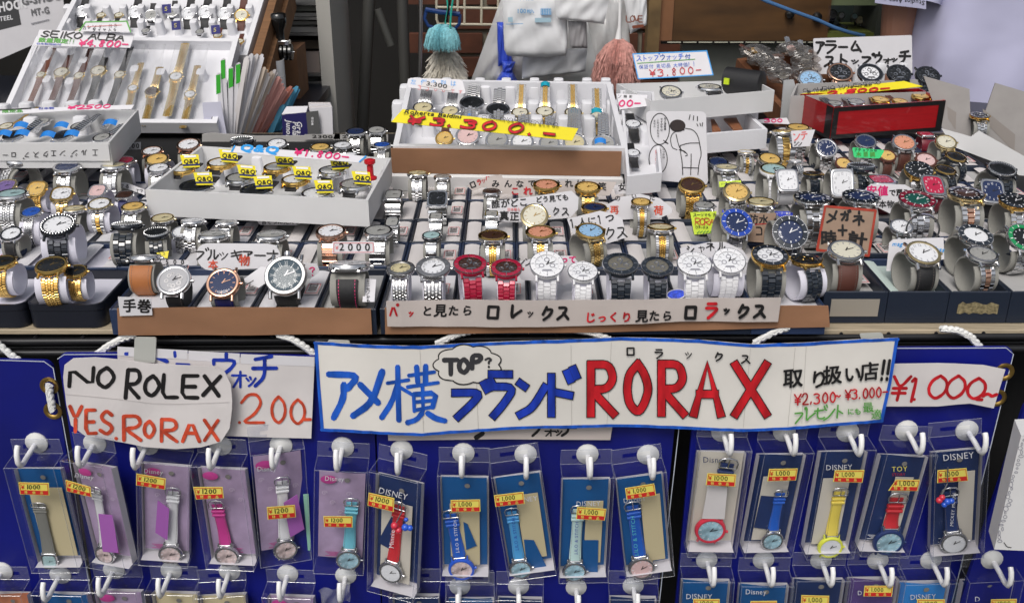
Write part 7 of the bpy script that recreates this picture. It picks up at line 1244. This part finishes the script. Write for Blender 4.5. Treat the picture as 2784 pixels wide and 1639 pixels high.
CU = mat('copper_strap', (.28, .11, .05), .4, noise=(80, .2))
for q, l in (([D(1175, 1140), D(1200, 1135), D(1270, 1250), D(1190, 1255)], 'copper brown strap lying beside a foam post'), ([D(1300, 1140), D(1415, 1120), D(1480, 1240), D(1395, 1245)], 'copper brown strap with buckle beside the tray end')): Card('watch_strap', l, 'strap', *rectp(q), (t.at(q[0], .024), t.n), CU, thick=.003, nu=4, nv=6)
for p in (D(1255, 1220), D(1345, 1240), D(1460, 1180), D(1545, 1230), D(1160, 1230)): t.post(p, .022, .022, .034)
t = Tray('display_tray', 'grey-white carton with chronographs and a dark leather case', 'tray', [(1768, 275), (2106, 246), (2052, 218), (1676, 228)], .975, 0, .034, WCARD, wall=.003)
t.watch(D(790, 895), 66, 'c_pale', 'lying on black straps in the grey-white carton', tilt=22, h=.034, yaw=-6); t.watch(D(1160, 850), 70, 'c_pale', 'tilted back with silver case in the grey-white carton', tilt=2, h=.034)
o = thing('leather_case', 'black rolled leather watch case in the grey-white carton', 'case', Matrix.Translation(t.at(D(1490, 800), .032)) @ Matrix.Rotation(R(-38), 4, 'Z')); part('roll', MB().lathe([(.014, -.034), (.018, -.032), (.018, .032), (.014, .034)], 24, Matrix.Rotation(pi / 2, 4, 'Y') @ Matrix.Scale(1.3, 4, (1, 0, 0)), True), BLKL, o, 40); part('yellow_mark', MB().box((-.020, -.0225, .004), (.009, .003, .010)), mat('neon_print', (.55, .70, .02), .5), o)
q = [D(425, 522), D(1135, 492), D(1196, 722), D(478, 760)]; c = Card('price_sign', 'blue-edged white card with blue handwriting and red 3.800 price', 'sign', *rectp(q), (t.at(D(820, 770), .03) + Vector((0, .04, 0)), Vector((0, -.9, .43)).normalized()), PAPERB, r=6, thick=.0015)
for a, b in zip(q, q[1:] + q[:1]): c.stroke([a, b], 3, INKC, 0)
c.text('ストップウォッチ付', *D(462, 590), 15, INKB2, rot=-2, adv=16.4, bw=2); c.stroke([D(470, 612), D(1020, 572)], 2, INKG); c.text('保証付 見切品 大特価!!', *D(485, 668), 12, INKB2, rot=-3, adv=13.5, bold=-.005, bw=1.4); c.text('¥3.800-', *D(590, 742), 19, INKR, rot=-4, bw=2.4, wide=1.2, gap=.3); c.done()
# red box
RED = mat('red_box', (.34, .006, .010), .35, noise=(30, .12, (1, 1, 12)), coat=.5)
t = Tray('red_box', 'glossy red box with black tape corners holding gold watches', 'box', [(2267, 293), (2571, 273), (2498, 240), (2176, 256)], .945, 0, .052, RED, wall=.003)
BT = mat('black_tape', (.010, .010, .011), .3, coat=.5); Lx = t.L
def edge_tape(a, b, w_, z0, z1, nrm): part('black_tape', MB().add([a + nrm * .0008 + Vector((0, 0, z0)), b + nrm * .0008 + Vector((0, 0, z0)), b + nrm * .0008 + Vector((0, 0, z1)), a + nrm * .0008 + Vector((0, 0, z1))], [(0, 1, 2, 3)]), BT, t.o)
f0, f1, s1 = Vector((Lx[0].x, Lx[0].y, 0)), Vector((Lx[1].x, Lx[1].y, 0)), Vector((Lx[3].x, Lx[3].y, 0)); ud = (f1 - f0).normalized(); fn_ = Vector((ud.y, -ud.x, 0)); vd = (s1 - f0).normalized(); sn = Vector((vd.y, -vd.x, 0)); sn = sn if sn.x < 0 else -sn
for a, b, z0, z1 in ((f0, f1, 0, .007), (f0, f1, .045, .052), (f0, f0 + ud * .010, .007, .045), (f1 - ud * .012, f1, .007, .045)): edge_tape(a, b, 0, z0, z1, fn_)
for a, b, z0, z1 in ((f0, f0 + vd * .02, 0, .052), (f0 + vd * .02, s1, 0, .005)): edge_tape(a, b, 0, z0, z1, sn)
for p, w_, s_, wh in ((E(600, 1000), 44, 'f_sil', 'nearest the box corner'), (E(800, 985), 50, 'f_sil', 'on a white cuff'), (E(1035, 965), 52, 'f_gold', 'in the middle'), (E(1225, 980), 44, 'f_gold', 'lying low'), (E(1430, 930), 56, 'f_gold', 'at the far wall')): t.watch(p, w_, s_, wh + ' in the red box', tilt=8, h=.046)
for p in (E(600, 950), E(800, 945), E(1210, 920), E(1000, 920)): t.post(p, .020, .014, .060)
c = Card('price_banner', 'yellow price banner lying on the back of the red box', 'sign', [E(262, 905), E(760, 830), E(1265, 780)], [E(372, 937), E(900, 890), E(1448, 832)], (t.at(E(900, 880), .054), Vector((0, -.5, .87)).normalized()), YEL); c.text('CLAUDIO VALENTINO', *E(290, 892), 9, INKK, rot=-6, wide=1.9, bw=1.4); c.text('製 10気圧防水 カレンダー付 時計', *E(330, 903), 9, INKK, rot=-6, wide=1.2); c.text('2.500-', *E(520, 926), 10, INKR, rot=-5, bw=4, wide=4.2, shear=.5); c.done()
c = Card('price_sign', 'large white sign with two lines of black brush katakana', 'sign', *rectp([E(393, 372), E(1340, 340), E(1345, 705), E(402, 715)]), vplane(1.92, 0, 8), PAPERB, r=4, thick=.0015)
letters(c, E, [('ア', 415, 500, 400, 515), ('ラ', 505, 620, 400, 515), ('ー', 635, 715, 400, 510), ('ム', 735, 850, 400, 500), ('ス', 500, 600, 540, 640), ('ト', 620, 735, 525, 625), ('ッ', 760, 840, 565, 615), ('プ', 860, 965, 535, 622), ('ウ', 985, 1055, 515, 610), ('ォ', 1065, 1140, 555, 615), ('ッ', 1145, 1210, 550, 595), ('チ', 1215, 1320, 495, 612)], INKK, 6.5, shear=.05); c.done()
st5 = Tray('chrono_stand', 'low grey stand carrying five chronographs before the katakana sign', 'stand', [(2150, 262), (2560, 250), (2545, 215), (2165, 228)], .945, 0, .06, GREYB, wall=.004)
for p, w_, s_, wh, yw in ((E(362, 770), 72, 'c_blue', 'first in the row below the katakana sign', -6), (E(650, 705), 74, 'c_rose', 'below the katakana sign', 0), (E(935, 715), 72, 'c_white', 'below the katakana sign', 0), (E(1215, 715), 70, 'c_black', 'with clear digital window below the katakana sign', 0), (E(1490, 735), 72, 'c_black', 'beside the shirt', 4)):
    P = ony(p, 1.86); build_watch(Matrix.Translation(P) @ Matrix.Rotation(R(yw), 4, 'Z') @ Matrix.Rotation(R(34), 4, 'X'), w_ * depth(P) / FPX * .95, template(s_), STY[s_]['desc'] + ' ' + wh)
Card('carton_wall', 'grey carton end with pencil marks beside the red box', 'carton', [E(112, 775), E(205, 770), E(240, 890)], [E(80, 1140), E(150, 1200), E(245, 1170)], vplane(1.72, 10), mat('pale_grey_carton', (.50, .51, .52), .7), thick=.003)
# crate of bagged watches
CRW = mat('crate_dark', (.16, .065, .03), .6, noise=(20, .25, (1, 6, 1)))
t = Tray('wooden_crate', 'dark wooden crate heaped with watches in clear bags', 'crate', [(2128, 300), (2330, 296), (2265, 128), (2003, 160)], .875, 18, .045, CRW, wall=.012)
t.dep = .02
GB_ = clear('crumpled_film', (.74, .71, .68), .07, .18, .04, (90, 1.0)); MATS['crumpled_film'] = GB_
for i, (p, w_, s_, wh) in enumerate(((H5(300, 800), 54, 'f_gold', 'with cream band'), (H5(380, 930), 48, 'f_dark', 'on the pile'), (H5(530, 900), 50, 'f_dark', 'nearer the heap middle'), (H5(570, 1000), 52, 'f_sil', 'with blue glint'), (H5(620, 1080), 54, 'f_sil', 'lower on the pile'), (H5(740, 1180), 58, 'f_sil', 'lowest on the pile'), (H5(860, 760), 52, 'f_pink', 'at the crate back'), (H5(1030, 820), 50, 'f_dark', 'near the sign'), (H5(1080, 930), 50, 'f_sil', 'by the sign'), (H5(1100, 1050), 50, 'f_sil', 'low by the sign'))):
    t.watch(p, w_ * .62, s_, wh + ' in a clear bag in the crate', tilt=15, h=.040 + .004 * (i % 3), yaw=50 - 9 * i)
    c0 = t.at(p, .055); rr = w_ * depth(c0) / FPX * .62; mb = MB(); ph = i * 1.7
    mb.grid(lambda u, v: c0 + Vector((rr * 1.25 * sin(pi * v) * cos(2 * pi * u), rr * .8 * sin(pi * v) * sin(2 * pi * u), -.55 * rr * cos(pi * v))) * (1 + .16 * sin(u * 19 + ph) * sin(v * 13 + ph) + .07 * sin(u * 44 + v * 31)), 22, 12); place('clear_bag', mb, GB_, 'crumpled clear bag round a watch in the dark crate', 'bag', False, 'clear bags in the crate')
# grey and white cartons at the right end
FLP = mat('inner_card', (.36, .34, .33), .85, noise=(25, .08))
for q, l, bs, yw, m in (([(2511, 207), (2636, 243), (2640, 376), (2563, 352)], 'upright grey carton flap beside the red box', (2600, 374), -14, FLP), ([(2706, 226), (2800, 254), (2800, 436), (2660, 358)], 'upright grey carton flap with tape patches at the end', (2720, 372), -10, FLP), ([(2560, 350), (2800, 440), (2800, 492), (2588, 398)], 'low white carton wall running to the picture edge', (2600, 405), -18, WCARD)):
    tp_, bt2 = rectp(q)
    if m is WCARD: tp_, bt2 = [(2560, 350), (2640, 372), (2662, 356), (2800, 434)], [(2588, 398), (2660, 425), (2700, 440), (2800, 492)]
    c = Card('carton_flap', l, 'carton', tp_, bt2, standing(bs, TZ + .034, 6, yw), m, thick=.003)
    if m is FLP: c.fill([(q[3][0] + 12, q[3][1] - 62), (q[2][0] - 40, q[2][1] - 70), (q[2][0] - 42, q[2][1] - 22), (q[3][0] + 14, q[3][1] - 30)], mat('tape_patch', (.30, .27, .25), .35)); c.done()
W(E(1990, 1120), 52, .3, 'dkgold', 'between the two grey carton flaps', floor=TZ + .03); W(F6(660, 165), 40, .2, 'rred', 'in shade under the red box', cf=None)
c = Card('price_sign', 'white strip with crimson figures behind the two-tone bracelet', 'sign', [D(1615, 1152), D(1905, 1132)], [D(1640, 1182), D(1935, 1195)], standing(D(1780, 1195), TZ + .05, 55), PAPERB); c.text('300', *D(1690, 1178), 9, INKP, bw=3, wide=2.4); c.done()
# ------------------------------------------------------------------ the person behind the stall
SK = mat('skin', (.30, .145, .095), .5); PXm, PYm = 1.10, 2.32
me = bpy.data.meshes.new('person'); V = [(0, 0, .86), (0, 0, 1.02), (0, 0, 1.2), (0, 0, 1.36), (0, 0, 1.45), (0, -.02, 1.55), (0, -.02, 1.66)]; Eg = [(i, i + 1) for i in range(6)]; rad_ = [.13, .12, .13, .13, .052, .085, .07]
def chain(start, pts, rs):
    p = start
    for q, r_ in zip(pts, rs): V.append(q); rad_.append(r_); Eg.append((p, len(V) - 1)); p = len(V) - 1
    return p
for s_ in (-1, 1):
    h = chain(3, [(s_ * .17, 0, 1.36), (s_ * .23, -.02, 1.22), (s_ * .25, -.03, 1.06), (s_ * .25, -.03, .95), (s_ * .25, -.04, .82), (s_ * .25, -.04, .77)], [.06, .05, .044, .038, .028, .030])
    for k in range(4): chain(h, [(s_ * .25, -.04 + .022 * (k - 1.5), .72), (s_ * .247, -.04 + .024 * (k - 1.5), .685 + .004 * abs(k - 1.5))], [.0095, .008])
    chain(h, [(s_ * .245, -.085, .76), (s_ * .24, -.095, .73)], [.010, .009])
    chain(0, [(s_ * .1, 0, .80), (s_ * .11, -.01, .47), (s_ * .11, .02, .10), (s_ * .11, -.10, .045)], [.09, .065, .045, .035])
me.from_pydata(V, Eg, []); pr = link('person', me, loc=(PXm, PYm, .04)); tag(pr, 'person in a pale lavender-white T-shirt standing behind the stall, arm hanging', 'person'); pr.modifiers.new('Skin', 'SKIN')
for i, r_ in enumerate(rad_): me.skin_vertices[0].data[i].radius = (r_, r_)
me.skin_vertices[0].data[0].use_root = True; sb = pr.modifiers.new('Sub', 'SUBSURF'); sb.levels = sb.render_levels = 2; me.materials.append(SK)
SH = mat('lavender_cotton', (.46, .46, .63), .85, bump=(3.5, .55, .04)); rings = [(.68, .255, .17), (.80, .25, .165), (.92, .235, .155), (1.05, .22, .15), (1.2, .22, .15), (1.32, .225, .145), (1.40, .20, .12), (1.45, .12, .09), (1.47, .075, .07)]
def shirt(u, v):
    k = v * (len(rings) - 1); i = min(int(k), len(rings) - 2); t_ = k - i; z, rx, ry = [rings[i][q] * (1 - t_) + rings[i + 1][q] * t_ for q in range(3)]; a = 2 * pi * u
    wob = 1 + (.10 * sin(5 * a + z * 7) + .08 * sin(9 * a - z * 11 + 1)) * max(0, 1.38 - z); return Vector((rx * cos(a) * wob, ry * sin(a) * wob + .012 * sin(z * 24 + a * 2) * max(0, 1.3 - z), z - .02))
part('shirt', MB().grid(shirt, 72, 40), SH, pr, True)
for s_ in (-1, 1):
    A0, A1 = Vector((s_ * .17, 0, 1.37)), Vector((s_ * .255, -.03, 1.00)); ax = (A1 - A0); xx = ax.cross(Vector((0, 1, 0))).normalized(); yy = xx.cross(ax).normalized()
    part('sleeve', MB().grid(lambda u, v: A0 + ax * v + (xx * cos(2 * pi * u) + yy * sin(2 * pi * u)) * (.085 + .012 * v + .006 * sin(7 * 2 * pi * u + 3 * v)), 32, 12), SH, pr, True)
part('trousers', MB().grid(lambda u, v: Vector((.20 * cos(2 * pi * u), .14 * sin(2 * pi * u), .55 + .35 * v)), 32, 6), mat('dark_trousers', (.02, .02, .03), .9), pr, True)
part('hair', MB().lathe([(.105 * sin(R(a)) + .0005, .11 * cos(R(a))) for a in range(0, 100, 8)], 24, Matrix.Translation((0, .0, 1.64))), mat('black_hair', (.01, .009, .008), .6), pr, True)
sl = Card('sleeve_print', None, None, *rectp([E(985, -40), E(1475, 0), E(1475, 92), E(988, 32)]), vplane(2.185), SH, parent=pr, nu=8, nv=2, wave=lambda p: .004 * sin(p[0] * .05)); sl.text('Studios Anne sou', *E(1465, 12), 13, INKK, rot=186, font=True, bold=.012, jit=0, wide=.95); sl.done()
for o, p in HOOKS:
    l, _ = min(HBX, key=lambda b: math.hypot(b[1][0] - p[0], b[1][1] - p[1])); t_ = 'hook holding the ' + l
    if len(t_.split()) <= 16: o['label'] = t_
for o, x0, y0, w, d in GBOX:
    c_ = [b for b in BASES if x0 - .004 < b[0].x < x0 + w + .004 and y0 - .01 < b[0].y < y0 + d + .01]
    if c_: o['label'] = 'navy watch box under the ' + min(c_, key=lambda b: abs(b[0].x - x0 - w / 2))[1]
    elif any('price_tag' in ch.name for ch in o.children): o['label'] = 'navy watch box in the rows with its price tag left uncovered'
bpy.context.view_layer.update()
